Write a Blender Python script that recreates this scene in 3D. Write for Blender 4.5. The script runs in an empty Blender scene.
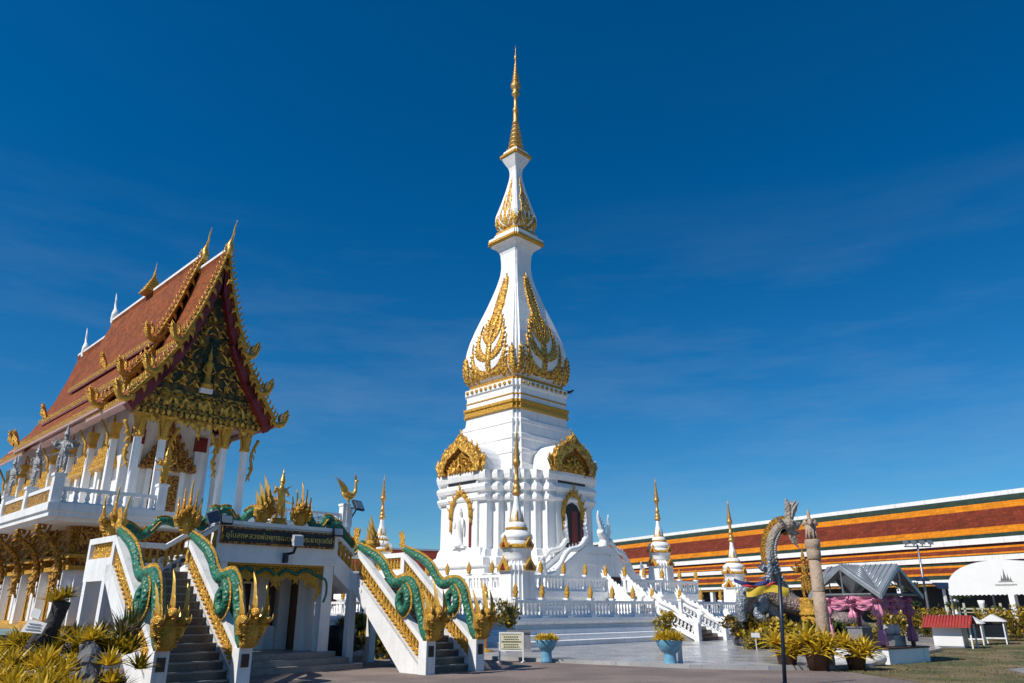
import bpy, math, random
from mathutils import Vector, Matrix, Quaternion
random.seed(7)
R = math.radians
SC = bpy.context.scene
COL = SC.collection

# ------------------------------------------------------------------ camera, sky, sun, exposure
EYE = 1.6
PITCH = math.atan((608 - 341.5) / 750.0)
cam = bpy.data.cameras.new('camera')
cam.sensor_width = 36.0
cam.lens = 36.0 * 750.0 / 1024.0
cam.clip_end = 3000
camo = bpy.data.objects.new('camera', cam)
camo.location = (0, 0, EYE)
camo.rotation_euler = (R(90) + PITCH, 0, 0)
COL.objects.link(camo)
SC.camera = camo

SUN_EL = R(45)
SUN_H = Vector((-0.83, -0.56, 0)).normalized()
TO_SUN = Vector((SUN_H.x * math.cos(SUN_EL), SUN_H.y * math.cos(SUN_EL), math.sin(SUN_EL)))
world = bpy.data.worlds.new('World')
SC.world = world
world.use_nodes = True
wn, wl = world.node_tree.nodes, world.node_tree.links
for n_ in list(wn):
    wn.remove(n_)
sky = wn.new('ShaderNodeTexSky')
sky.sky_type = 'NISHITA'
sky.sun_disc = False
sky.sun_elevation = SUN_EL
sky.sun_rotation = math.atan2(SUN_H.x, SUN_H.y)
sky.altitude = 0
sky.air_density = 1.0
sky.dust_density = 0.1
sky.ozone_density = 3.0
tint = wn.new('ShaderNodeMixRGB'); tint.blend_type = 'MULTIPLY'; tint.inputs[0].default_value = 1.0; tint.inputs[2].default_value = (0.62, 0.865, 1.05, 1)
hs = wn.new('ShaderNodeHueSaturation')
hs.inputs['Saturation'].default_value = 1.22
hs.inputs['Value'].default_value = 1.0
# thin cirrus veils high in the sky
tc = wn.new('ShaderNodeTexCoord')
mp = wn.new('ShaderNodeMapping'); mp.inputs['Scale'].default_value = (1.2, 1.2, 6.5); mp.inputs['Rotation'].default_value = (0.25, 0.2, 0.5)
nz = wn.new('ShaderNodeTexNoise'); nz.inputs['Scale'].default_value = 2.2; nz.inputs['Detail'].default_value = 9; nz.inputs['Roughness'].default_value = 0.62
rp = wn.new('ShaderNodeValToRGB')
rp.color_ramp.elements[0].position = 0.47; rp.color_ramp.elements[0].color = (0, 0, 0, 1)
rp.color_ramp.elements[1].position = 0.85; rp.color_ramp.elements[1].color = (0.24, 0.24, 0.24, 1)
mxw = wn.new('ShaderNodeMixRGB'); mxw.inputs[2].default_value = (4.2, 5.2, 6.4, 1)
bg = wn.new('ShaderNodeBackground'); bg.inputs['Strength'].default_value = 0.076
wo = wn.new('ShaderNodeOutputWorld')
wl.new(tc.outputs['Generated'], mp.inputs[0]); wl.new(mp.outputs[0], nz.inputs['Vector']); wl.new(nz.outputs['Fac'], rp.inputs[0])
wl.new(sky.outputs[0], tint.inputs[1]); wl.new(tint.outputs[0], hs.inputs['Color']); wl.new(hs.outputs[0], mxw.inputs[1]); sz = wn.new('ShaderNodeSeparateXYZ'); wl.new(tc.outputs['Generated'], sz.inputs[0])
mr = wn.new('ShaderNodeMapRange'); mr.inputs[1].default_value = 0.22; mr.inputs[2].default_value = 0.5; mr.inputs[3].default_value = 1.0; mr.inputs[4].default_value = 0.02
wl.new(sz.outputs[2], mr.inputs[0]); mu = wn.new('ShaderNodeMath'); mu.operation = 'MULTIPLY'; wl.new(rp.outputs[0], mu.inputs[0]); wl.new(mr.outputs[0], mu.inputs[1]); wl.new(mu.outputs[0], mxw.inputs[0])
wl.new(mxw.outputs[0], bg.inputs['Color']); wl.new(bg.outputs[0], wo.inputs[0])

sl = bpy.data.lights.new('sun', 'SUN')
sl.energy = 4.2
sl.angle = R(0.53)
sl.color = (1.0, 0.94, 0.85)
so = bpy.data.objects.new('sun', sl)
so.rotation_euler = TO_SUN.to_track_quat('Z', 'Y').to_euler()
so.location = (-30, -10, 60)
COL.objects.link(so)
SC.view_settings.view_transform = 'Standard'
SC.view_settings.look = 'None'
SC.view_settings.exposure = 0.22
SC.view_settings.gamma = 1.0
SC.render.engine = 'CYCLES'
SC.cycles.max_bounces = 6

# ------------------------------------------------------------------ materials
def mat(name, col, rough=0.6, metal=0.0, var=0.0, vscale=3.0, bump=0.0, bscale=20.0, btype='noise', spec=0.5, col2=None, mix=None, mscale=8.0, coat=0.0):
    """principled material; var = brightness wear noise, bump = relief, col2/mix = a second colour"""
    m = bpy.data.materials.new(name)
    m.use_nodes = True
    nt = m.node_tree; N, L = nt.nodes, nt.links
    p = N['Principled BSDF']
    p.inputs['Base Color'].default_value = (*col, 1)
    p.inputs['Roughness'].default_value = rough
    p.inputs['Metallic'].default_value = metal
    p.inputs['Specular IOR Level'].default_value = spec
    p.inputs['Coat Weight'].default_value = coat
    t = N.new('ShaderNodeTexCoord')
    out = None
    if col2 is not None:
        if mix == 'voronoi':
            v = N.new('ShaderNodeTexVoronoi'); v.feature = 'DISTANCE_TO_EDGE'; v.inputs['Scale'].default_value = mscale
            L.new(t.outputs['Object'], v.inputs['Vector']); f = v.outputs['Distance']; lo, hi = 0.03, 0.09
        elif mix == 'wave':
            v = N.new('ShaderNodeTexWave'); v.inputs['Scale'].default_value = mscale; v.inputs['Distortion'].default_value = 6.0; v.inputs['Detail'].default_value = 1.5; v.inputs['Detail Scale'].default_value = 1.6
            L.new(t.outputs['Object'], v.inputs['Vector']); f = v.outputs['Fac']; lo, hi = 0.45, 0.55
        else:
            v = N.new('ShaderNodeTexNoise'); v.inputs['Scale'].default_value = mscale; v.inputs['Detail'].default_value = 5
            L.new(t.outputs['Object'], v.inputs['Vector']); f = v.outputs['Fac']; lo, hi = 0.44, 0.58
        r = N.new('ShaderNodeValToRGB')
        r.color_ramp.elements[0].position = lo; r.color_ramp.elements[0].color = (*col2, 1)
        r.color_ramp.elements[1].position = hi; r.color_ramp.elements[1].color = (*col, 1)
        L.new(f, r.inputs[0]); out = r.outputs[0]
    if var > 0:
        n = N.new('ShaderNodeTexNoise'); n.inputs['Scale'].default_value = vscale; n.inputs['Detail'].default_value = 8; n.inputs['Roughness'].default_value = 0.65
        L.new(t.outputs['Object'], n.inputs['Vector'])
        r2 = N.new('ShaderNodeMapRange'); r2.inputs[1].default_value = 0.3; r2.inputs[2].default_value = 0.72; r2.inputs[3].default_value = 1 - var; r2.inputs[4].default_value = 1 + var * 0.35
        L.new(n.outputs['Fac'], r2.inputs[0])
        mm = N.new('ShaderNodeMixRGB'); mm.blend_type = 'MULTIPLY'; mm.inputs[0].default_value = 1.0
        if out is not None: L.new(out, mm.inputs[1])
        else: mm.inputs[1].default_value = (*col, 1)
        L.new(r2.outputs[0], mm.inputs[2]); out = mm.outputs[0]
    if out is not None:
        L.new(out, p.inputs['Base Color'])
    if bump > 0:
        if btype == 'voronoi':
            v = N.new('ShaderNodeTexVoronoi'); v.inputs['Scale'].default_value = bscale; f = v.outputs['Distance']
        elif btype == 'carve':
            v = N.new('ShaderNodeTexNoise'); v.inputs['Scale'].default_value = bscale; v.inputs['Detail'].default_value = 1.5; v.inputs['Distortion'].default_value = 2.5; f = v.outputs['Fac']
        else:
            v = N.new('ShaderNodeTexNoise'); v.inputs['Scale'].default_value = bscale; v.inputs['Detail'].default_value = 6; f = v.outputs['Fac']
        L.new(t.outputs['Object'], v.inputs['Vector'])
        b = N.new('ShaderNodeBump'); b.inputs['Strength'].default_value = min(1.0, bump); b.inputs['Distance'].default_value = 0.05
        L.new(f, b.inputs['Height']); L.new(b.outputs[0], p.inputs['Normal'])
    return m

def tile_mat(name, col, sx, sz, dark=0.55, var=0.35, axes='yz'):
    """rows of overlapping roof tiles"""
    m = bpy.data.materials.new(name); m.use_nodes = True
    N, L = m.node_tree.nodes, m.node_tree.links
    p = N['Principled BSDF']; p.inputs['Roughness'].default_value = 0.75; p.inputs['Specular IOR Level'].default_value = 0.25
    t = N.new('ShaderNodeTexCoord'); s = N.new('ShaderNodeSeparateXYZ'); c = N.new('ShaderNodeCombineXYZ')
    L.new(t.outputs['Object'], s.inputs[0])
    L.new(s.outputs[1 if axes[0] == 'y' else 0], c.inputs[0]); L.new(s.outputs[2], c.inputs[1])
    b = N.new('ShaderNodeTexBrick'); L.new(c.outputs[0], b.inputs['Vector'])
    b.inputs['Color1'].default_value = (*[x * (1 - var) for x in col], 1); b.inputs['Color2'].default_value = (*[x * (1 + var * 0.5) for x in col], 1)
    b.inputs['Mortar'].default_value = (*[x * dark for x in col], 1); b.inputs['Scale'].default_value = 1.0
    b.inputs['Brick Width'].default_value = sx; b.inputs['Row Height'].default_value = sz; b.inputs['Mortar Size'].default_value = min(sx, sz) * 0.09; b.inputs['Mortar Smooth'].default_value = 0.6
    n = N.new('ShaderNodeTexNoise'); n.inputs['Scale'].default_value = 1.3; n.inputs['Detail'].default_value = 8; L.new(t.outputs['Object'], n.inputs['Vector'])
    r = N.new('ShaderNodeMapRange'); r.inputs[1].default_value = 0.3; r.inputs[2].default_value = 0.7; r.inputs[3].default_value = 0.72; r.inputs[4].default_value = 1.12
    L.new(n.outputs['Fac'], r.inputs[0])
    mm = N.new('ShaderNodeMixRGB'); mm.blend_type = 'MULTIPLY'; mm.inputs[0].default_value = 1; L.new(b.outputs['Color'], mm.inputs[1]); L.new(r.outputs[0], mm.inputs[2])
    L.new(mm.outputs[0], p.inputs['Base Color'])
    bp = N.new('ShaderNodeBump'); bp.inputs['Strength'].default_value = 0.7; bp.inputs['Distance'].default_value = 0.06; bp.invert = True
    L.new(b.outputs['Fac'], bp.inputs['Height']); L.new(bp.outputs[0], p.inputs['Normal'])
    return m

def leaf_mat(name, col, col2, mscale=3.0, rough=0.45, trans=0.35, var=0.35):
    m = mat(name, col, rough, var=var, vscale=4, col2=col2, mix='noise', mscale=mscale)
    N, L = m.node_tree.nodes, m.node_tree.links
    p, o = N['Principled BSDF'], N['Material Output']
    src = p.inputs['Base Color'].links[0].from_socket
    t = N.new('ShaderNodeBsdfTranslucent'); L.new(src, t.inputs['Color'])
    x = N.new('ShaderNodeMixShader'); x.inputs[0].default_value = trans
    L.new(p.outputs[0], x.inputs[1]); L.new(t.outputs[0], x.inputs[2]); L.new(x.outputs[0], o.inputs['Surface'])
    return m
M = {}
M['white'] = mat('white_paint', (0.82, 0.82, 0.81), 0.55, var=0.14, vscale=1.6, bump=0.15, bscale=9)
def streaks(m, amt):
    N, L = m.node_tree.nodes, m.node_tree.links; p = N['Principled BSDF']; src = p.inputs['Base Color'].links[0].from_socket
    t = N.new('ShaderNodeTexCoord'); mp_ = N.new('ShaderNodeMapping'); mp_.inputs['Scale'].default_value = (5, 5, .22); L.new(t.outputs['Object'], mp_.inputs[0])
    n = N.new('ShaderNodeTexNoise'); n.inputs['Scale'].default_value = 1.0; n.inputs['Detail'].default_value = 7; n.inputs['Roughness'].default_value = .7; L.new(mp_.outputs[0], n.inputs['Vector'])
    r = N.new('ShaderNodeMapRange'); r.inputs[1].default_value = .52; r.inputs[2].default_value = .75; r.inputs[3].default_value = 0.0; r.inputs[4].default_value = amt; L.new(n.outputs['Fac'], r.inputs[0])
    x = N.new('ShaderNodeMixRGB'); x.inputs[2].default_value = (.36, .35, .32, 1); L.new(r.outputs[0], x.inputs[0]); L.new(src, x.inputs[1]); L.new(x.outputs[0], p.inputs['Base Color'])
streaks(M['white'], .55)
M['chedi_white'] = mat('lime_white', (0.86, 0.86, 0.85), 0.6, var=0.10, vscale=0.9, bump=0.2, bscale=6)
streaks(M['chedi_white'], .5)
M['gold'] = mat('gold_leaf', (0.76, 0.42, 0.06), 0.36, metal=0.42, var=0.3, vscale=9, bump=0.9, bscale=20, btype='carve')
M['gold_smooth'] = mat('gilded_plain', (0.78, 0.44, 0.08), 0.32, metal=0.45, var=0.2, vscale=8)
M['gold_carve'] = mat('gilded_carving', (0.72, 0.38, 0.045), 0.4, metal=0.4, var=0.2, vscale=4, bump=1.0, bscale=18, btype='carve', col2=(0.26, 0.12, 0.02), mix='noise', mscale=16)  # brown noise painted in for the shading among the carving
M['gold_mosaic'] = mat('gold_mosaic_on_red', (0.55, 0.31, 0.045), 0.4, metal=0.4, bump=0.8, bscale=14, btype='carve', col2=(0.16, 0.03, 0.015), mix='noise', mscale=14)
M['gold_green'] = mat('gold_and_green_mosaic', (0.50, 0.29, 0.04), 0.4, metal=0.4, bump=0.9, bscale=14, btype='carve', col2=(0.03, 0.045, 0.02), mix='noise', mscale=11)
M['gold_filigree'] = mat('gold_filigree', (0.84, 0.49, 0.075), 0.34, metal=0.4, bump=1.0, bscale=7, btype='carve', col2=(0.36, 0.17, 0.02), mix='noise', mscale=6.5)  # darker brown noise painted in as the shaded crevices of the relief
M['spire_gold'] = mat('aged_spire_gold', (0.66, 0.37, 0.10), 0.36, metal=0.5, var=0.4, vscale=7, bump=0.4, bscale=20)
M['gable_back'] = mat('dark_green_glass_ground', (0.20, 0.105, 0.018), 0.45, metal=0.25, var=0.3, vscale=6, bump=0.8, bscale=12, btype='carve', col2=(0.025, 0.04, 0.02), mix='noise', mscale=4.5)
M['teal'] = mat('teal_scales', (0.002, 0.165, 0.125), 0.42, var=0.3, vscale=5, bump=0.7, bscale=12, btype='voronoi', spec=0.35, col2=(0.10, 0.15, 0.03), mix='voronoi', mscale=12)
M['tile'] = tile_mat('terracotta_tiles', (0.29, 0.075, 0.017), 0.16, 0.13)
M['tile_red'] = tile_mat('dark_red_tiles', (0.24, 0.035, 0.02), 0.3, 0.25)
M['purple'] = mat('plum_trim', (0.24, 0.07, 0.085), 0.5, var=0.2)
M['soffit'] = mat('pale_pink_soffit', (0.52, 0.34, 0.33), 0.6, var=0.15)
M['red'] = mat('deep_red_lacquer', (0.20, 0.018, 0.015), 0.4, var=0.25)
M['granite'] = mat('dark_granite', (0.10, 0.098, 0.095), 0.32, var=0.45, vscale=14, bump=0.05, bscale=60)
M['granite_light'] = mat('grey_step_stone', (0.24, 0.24, 0.235), 0.4, var=0.35, vscale=9)
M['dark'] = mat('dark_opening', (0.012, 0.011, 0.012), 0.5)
M['glass'] = mat('dark_glass', (0.015, 0.02, 0.025), 0.08)
M['black'] = mat('black_metal', (0.02, 0.02, 0.022), 0.4)
M['steel'] = mat('grey_steel', (0.32, 0.33, 0.34), 0.4, metal=0.6, var=0.2)
M['panel_blue'] = mat('solar_cells', (0.02, 0.03, 0.06), 0.15)
M['silver'] = mat('weathered_silver_paint', (0.42, 0.42, 0.42), 0.45, metal=0.35, var=0.5, vscale=7, bump=0.8, bscale=14, btype='carve')
M['naga_stone'] = mat('old_painted_plaster', (0.34, 0.285, 0.235), 0.6, var=0.5, vscale=4, bump=0.9, bscale=9, btype='voronoi')
M['naga_brown'] = mat('brown_grey_scales', (0.27, 0.205, 0.185), 0.5, var=0.45, vscale=4, bump=0.9, bscale=12, btype='voronoi')
M['naga_silver'] = mat('blue_grey_scales', (0.27, 0.31, 0.36), 0.42, var=0.55, vscale=5, bump=1.0, bscale=11, btype='voronoi', metal=0.2)
M['pillar'] = mat('sandy_concrete', (0.42, 0.31, 0.225), 0.7, var=0.35, vscale=3.5, bump=0.5, bscale=14)
M['asphalt'] = mat('brown_grey_asphalt', (0.29, 0.225, 0.195), 0.85, var=0.4, vscale=14, bump=0.5, bscale=60, col2=(0.21, 0.165, 0.15), mix='noise', mscale=0.45)
M['concrete'] = mat('worn_concrete', (0.27, 0.255, 0.245), 0.75, var=0.3, vscale=0.8, bump=0.3, bscale=20)
M['grass'] = mat('dry_lawn', (0.11, 0.115, 0.035), 0.9, var=0.5, vscale=0.7, bump=0.8, bscale=30, col2=(0.24, 0.175, 0.085), mix='noise', mscale=0.5)
M['blade'] = mat('grass_blades', (0.09, 0.115, 0.03), 0.8, var=0.4, vscale=2, col2=(0.2, 0.16, 0.06), mix='noise', mscale=0.9)
M['blue_pot'] = mat('sky_blue_glaze', (0.16, 0.40, 0.58), 0.35, var=0.35, vscale=6, bump=0.25, bscale=8)
M['dark_pot'] = mat('dark_glazed_pot', (0.04, 0.055, 0.06), 0.25, var=0.4, vscale=5)
M['grey_pot'] = mat('grey_cement_planter', (0.22, 0.22, 0.24), 0.7, var=0.35, vscale=5, bump=0.3)
M['terracotta'] = mat('terracotta_pot', (0.11, 0.05, 0.03), 0.6, var=0.4, vscale=6)
M['yellow_leaf'] = leaf_mat('yellow_bromeliad_leaf', (0.72, 0.47, 0.025), (0.36, 0.29, 0.03), 2.6)
M['yellow_bright'] = leaf_mat('bright_yellow_leaf', (0.86, 0.60, 0.035), (0.62, 0.42, 0.025), 3.0)
M['bronze_leaf'] = leaf_mat('bronze_bromeliad_leaf', (0.13, 0.065, 0.04), (0.13, 0.115, 0.03), 3.0)
M['green_leaf'] = leaf_mat('green_leaf', (0.075, 0.125, 0.03), (0.05, 0.085, 0.02), 4.0)
M['olive_leaf'] = leaf_mat('olive_leaf', (0.20, 0.17, 0.045), (0.12, 0.105, 0.03), 4.0)
M['dark_leaf'] = mat('dark_tree_leaf', (0.018, 0.035, 0.012), 0.55, var=0.5, vscale=2)
M['croton'] = leaf_mat('croton_leaf', (0.60, 0.36, 0.03), (0.25, 0.20, 0.035), 1.8)
M['bark'] = mat('dark_bark', (0.045, 0.042, 0.045), 0.85, var=0.5, vscale=8, bump=1.0, bscale=16)
M['rock'] = mat('grey_rock', (0.17, 0.17, 0.18), 0.8, var=0.5, vscale=5, bump=0.8, bscale=7)
M['pink'] = mat('pink_satin', (0.62, 0.22, 0.34), 0.4, var=0.25, vscale=4)
M['plum_cloth'] = mat('magenta_satin', (0.42, 0.11, 0.22), 0.45, var=0.25, vscale=4)
M['zinc'] = mat('zinc_roof_sheet', (0.36, 0.39, 0.42), 0.35, metal=0.45, var=0.3, vscale=2)
M['red_roof'] = mat('red_sheet_roof', (0.42, 0.055, 0.04), 0.45, var=0.3, vscale=3)
M['canvas'] = mat('white_canvas', (0.78, 0.78, 0.77), 0.7, var=0.06, vscale=1.5)
M['grey_print'] = mat('grey_print', (0.16, 0.15, 0.15), 0.7)
M['cream'] = mat('cream_board', (0.72, 0.70, 0.52), 0.5, var=0.2)
M['wood'] = mat('brown_wood', (0.12, 0.06, 0.03), 0.6, var=0.4, vscale=6)
M['orange'] = tile_mat('orange_tiles', (0.66, 0.215, 0.005), 0.42, 0.22, dark=0.85, var=0.12, axes='xz')
M['brick_red'] = tile_mat('rust_red_tiles', (0.19, 0.033, 0.011), 0.42, 0.22, dark=0.7, var=0.28, axes='xz')
M['dark_green'] = tile_mat('dark_green_tiles', (0.022, 0.045, 0.03), 0.42, 0.22, dark=0.7, var=0.2, axes='xz')
M['flag_yellow'] = mat('yellow_flag_cloth', (0.58, 0.40, 0.03), 0.7)
M['flag_red'] = mat('red_cloth', (0.45, 0.02, 0.03), 0.7)
M['flag_blue'] = mat('navy_cloth', (0.02, 0.03, 0.14), 0.7)
M['teal_slab'] = mat('pale_teal_top', (0.30, 0.42, 0.40), 0.5, var=0.2)
M['pole_blue'] = mat('navy_painted_pole', (0.012, 0.025, 0.05), 0.4, var=0.3)
M['lamp_face'] = mat('lamp_glass', (0.45, 0.46, 0.47), 0.2)
M['text_gold'] = mat('gold_lettering', (0.75, 0.50, 0.12), 0.4, metal=0.4)

# polished pale paving of the chedi court: square slabs
def paving_mat():
    m = bpy.data.materials.new('polished_marble_paving'); m.use_nodes = True
    N, L = m.node_tree.nodes, m.node_tree.links; p = N['Principled BSDF']
    t = N.new('ShaderNodeTexCoord'); mp_ = N.new('ShaderNodeMapping'); mp_.inputs['Rotation'].default_value = (0, 0, R(45))
    L.new(t.outputs['Object'], mp_.inputs[0])
    b = N.new('ShaderNodeTexBrick'); b.offset = 0.0; L.new(mp_.outputs[0], b.inputs['Vector'])
    b.inputs['Scale'].default_value = 1.0; b.inputs['Brick Width'].default_value = 0.6; b.inputs['Row Height'].default_value = 0.6; b.inputs['Mortar Size'].default_value = 0.006
    b.inputs['Color1'].default_value = (0.36, 0.36, 0.365, 1); b.inputs['Color2'].default_value = (0.40, 0.395, 0.39, 1); b.inputs['Mortar'].default_value = (0.28, 0.28, 0.28, 1)
    n = N.new('ShaderNodeTexNoise'); n.inputs['Scale'].default_value = 0.8; n.inputs['Detail'].default_value = 8; L.new(t.outputs['Object'], n.inputs['Vector'])
    r = N.new('ShaderNodeMapRange'); r.inputs[1].default_value = 0.3; r.inputs[2].default_value = 0.7; r.inputs[3].default_value = 0.75; r.inputs[4].default_value = 1.08; L.new(n.outputs['Fac'], r.inputs[0])
    mm = N.new('ShaderNodeMixRGB'); mm.blend_type = 'MULTIPLY'; mm.inputs[0].default_value = 1; L.new(b.outputs['Color'], mm.inputs[1]); L.new(r.outputs[0], mm.inputs[2])
    L.new(mm.outputs[0], p.inputs['Base Color'])
    r3 = N.new('ShaderNodeMapRange'); r3.inputs[1].default_value = 0.3; r3.inputs[2].default_value = 0.7; r3.inputs[3].default_value = 0.12; r3.inputs[4].default_value = 0.34; L.new(n.outputs['Fac'], r3.inputs[0])
    L.new(r3.outputs[0], p.inputs['Roughness'])
    return m
M['paving'] = paving_mat()

# ------------------------------------------------------------------ mesh helpers
S2 = math.sqrt(0.5)
R45 = R(45)
def W(a, n, z=0.0):
    """temple axes (a along the fronts, n into the picture) to world"""
    return Vector(((a - n) * S2, (a + n) * S2, z))

class MB:
    def __init__(s): s.v, s.f, s.m, s.sm = [], [], [], []
    def add(s, vs, fs, m=0, smooth=False):
        k = len(s.v); s.v += [tuple(x) for x in vs]
        for f in fs:
            s.f.append(tuple(i + k for i in f)); s.m.append(m); s.sm.append(smooth)
    def box(s, x0, x1, y0, y1, z0, z1, m=0):
        s.add([(x0, y0, z0), (x1, y0, z0), (x1, y1, z0), (x0, y1, z0), (x0, y0, z1), (x1, y0, z1), (x1, y1, z1), (x0, y1, z1)],
              [(0, 3, 2, 1), (4, 5, 6, 7), (0, 1, 5, 4), (1, 2, 6, 5), (2, 3, 7, 6), (3, 0, 4, 7)], m)
    def cbox(s, c, d, m=0): s.box(c[0] - d[0] / 2, c[0] + d[0] / 2, c[1] - d[1] / 2, c[1] + d[1] / 2, c[2] - d[2] / 2, c[2] + d[2] / 2, m)
    def prism(s, poly, vec, m=0):
        """polygon (3d points) swept along vec"""
        n = len(poly); vec = Vector(vec)
        a = [Vector(p) for p in poly]; b = [p + vec for p in a]
        s.add(a + b, [tuple(range(n))[::-1], tuple(range(n, 2 * n))] + [(i, (i + 1) % n, n + (i + 1) % n, n + i) for i in range(n)], m)
    def lathe(s, prof, seg=16, c=(0, 0, 0), m=0, smooth=True, flute=0.0, nf=0):
        vs = []
        for r, z in prof:
            for i in range(seg):
                t = 2 * math.pi * i / seg; rr = r * (1 + flute * math.cos(nf * t)) if flute else r
                vs.append((c[0] + rr * math.cos(t), c[1] + rr * math.sin(t), c[2] + z))
        fs = [(j * seg + i, j * seg + (i + 1) % seg, (j + 1) * seg + (i + 1) % seg, (j + 1) * seg + i) for j in range(len(prof) - 1) for i in range(seg)]
        fs += [tuple(range(seg))[::-1], tuple(range((len(prof) - 1) * seg, len(prof) * seg))]
        s.add(vs, fs, m, smooth)
    def polylathe(s, poly, prof, c=(0, 0, 0), m=0, smooth=False):
        """polygonal plan scaled along a profile of (scale, z) or (scale, z, material)"""
        n = len(poly); vs = []
        for q in prof:
            vs += [(c[0] + x * q[0], c[1] + y * q[0], c[2] + q[1]) for x, y in poly]
        k = len(s.v); s.v += vs
        for j in range(len(prof) - 1):
            mm = prof[j][2] if len(prof[j]) > 2 else m
            for i in range(n):
                s.f.append((k + j * n + i, k + j * n + (i + 1) % n, k + (j + 1) * n + (i + 1) % n, k + (j + 1) * n + i)); s.m.append(mm); s.sm.append(smooth)
        s.f.append(tuple(k + i for i in range(n))[::-1]); s.m.append(m); s.sm.append(False)
        s.f.append(tuple(k + (len(prof) - 1) * n + i for i in range(n))); s.m.append(prof[-1][2] if len(prof[-1]) > 2 else m); s.sm.append(False)
    def tube(s, pts, r, seg=8, m=0, smooth=True, flat=1.0, up=None):
        """round (or flattened) tube along points; r a number or a list"""
        P = [Vector(p) for p in pts]; n = len(P)
        rs = r if isinstance(r, (list, tuple)) else [r] * n
        vs = []; prev = None
        for i in range(n):
            d = (P[min(i + 1, n - 1)] - P[max(i - 1, 0)])
            d = d.normalized() if d.length > 1e-9 else Vector((0, 0, 1))
            if prev is None:
                ref = Vector(up) if up else (Vector((0, 0, 1)) if abs(d.z) < 0.9 else Vector((1, 0, 0)))
                x = (ref - d * ref.dot(d)).normalized()
            else:
                x = prev - d * prev.dot(d); x = x.normalized() if x.length > 1e-6 else d.orthogonal().normalized()
            prev = x; y = d.cross(x)
            for k in range(seg):
                t = 2 * math.pi * k / seg
                vs.append(P[i] + x * (rs[i] * math.cos(t)) + y * (rs[i] * flat * math.sin(t)))
        fs = [(j * seg + i, j * seg + (i + 1) % seg, (j + 1) * seg + (i + 1) % seg, (j + 1) * seg + i) for j in range(n - 1) for i in range(seg)]
        fs += [tuple(range(seg))[::-1], tuple(range((n - 1) * seg, n * seg))]
        s.add(vs, fs, m, smooth)
    def bar(s, a, b, w, h=None, m=0):
        """square bar between two points"""
        s.tube([a, b], w * 0.7071, 4, m, False, 1.0)
    def flame(s, base, d, side, L, w, bend=0.3, m=0, thick=None, n=6, surf=None):
        """kanok flame: pointed, bent leaf with a raised spine; d = direction, side = in-plane sideways axis"""
        base, d, side = Vector(base), Vector(d).normalized(), Vector(side).normalized()
        nor = d.cross(side); th = thick if thick is not None else w * 0.35
        rows = []
        for i in range(n + 1):
            t = i / n
            ww = w * (math.sin(math.pi * min(1, t * 0.86 + 0.14)) ** 0.8) * (1 - t * 0.25) * 0.5
            if i == n: ww = 0.004
            c = base + d * (L * t) + side * (bend * L * (t ** 2) - bend * L * 0.35 * math.sin(math.pi * t))
            rows.append((c - side * ww, c + nor * th * (1 - t * 0.7), c + side * ww, c - nor * th * (1 - t * 0.7)))
        vs = [p for r_ in rows for p in r_]
        fs = [(j * 4 + i, j * 4 + (i + 1) % 4, (j + 1) * 4 + (i + 1) % 4, (j + 1) * 4 + i) for j in range(n) for i in range(4)]
        fs += [(3, 2, 1, 0), (n * 4, n * 4 + 1, n * 4 + 2, n * 4 + 3)]
        s.add(vs, fs, m, False)
    def leaf(s, base, d, L, w, droop=0.5, m=0, n=4, twist=0.0):
        """strap leaf: folded strip that arches over"""
        base, d = Vector(base), Vector(d).normalized()
        h = Vector((d.x, d.y, 0)); h = h.normalized() if h.length > 1e-4 else Vector((1, 0, 0))
        side = Vector((-h.y, h.x, 0)); vs = []; p = base.copy(); dd = d.copy()
        for i in range(n + 1):
            t = i / n; ww = w * 0.5 * (0.75 + 0.5 * math.sin(math.pi * min(t * 1.1, 1))) * (1 - t ** 3) if i < n else 0.002
            up = side.cross(dd).normalized() * -1
            vs += [p - side * ww - up * ww * 0.35, p, p + side * ww - up * ww * 0.35]
            p = p + dd * (L / n); dd = (dd + Vector((h.x * droop * 0.35, h.y * droop * 0.35, -droop * 0.55)) * (1.6 / n)).normalized()
        fs = []
        for j in range(n):
            fs += [(j * 3, j * 3 + 1, (j + 1) * 3 + 1, (j + 1) * 3), (j * 3 + 1, j * 3 + 2, (j + 1) * 3 + 2, (j + 1) * 3 + 1)]
        s.add(vs, fs, m, False)
    def rosette(s, c, n=26, L=0.45, w=0.07, m=0, droop=0.55, ms=None, up=0.35):
        c = Vector(c)
        for i in range(n):
            t = i / n; az = i * 2.39996 + random.uniform(-.2, .2)
            el = (0.15 + up * 0.5) + (1.35 - up * 0.5) * (t ** 1.3)
            d = Vector((math.cos(az) * math.cos(el), math.sin(az) * math.cos(el), math.sin(el)))
            s.leaf(c + d * 0.03, d, L * random.uniform(.75, 1.1) * (1 - 0.25 * t), w * random.uniform(.8, 1.1), droop * (1 - 0.5 * t), random.choice(ms) if ms else m)
    def sphere(s, c, r, seg=10, m=0, sc=(1, 1, 1)):
        prof = [(max(0.001, math.sin(math.pi * i / seg)), -math.cos(math.pi * i / seg)) for i in range(seg + 1)]
        k = len(s.v); s.lathe([(a * r, b * r) for a, b in prof], seg + 4, (0, 0, 0), m)
        for i in range(k, len(s.v)):
            x, y, z = s.v[i]; s.v[i] = (c[0] + x * sc[0], c[1] + y * sc[1], c[2] + z * sc[2])
    def xform(s, mtx, k=0):
        for i in range(k, len(s.v)): s.v[i] = tuple(mtx @ Vector(s.v[i]))

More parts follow.
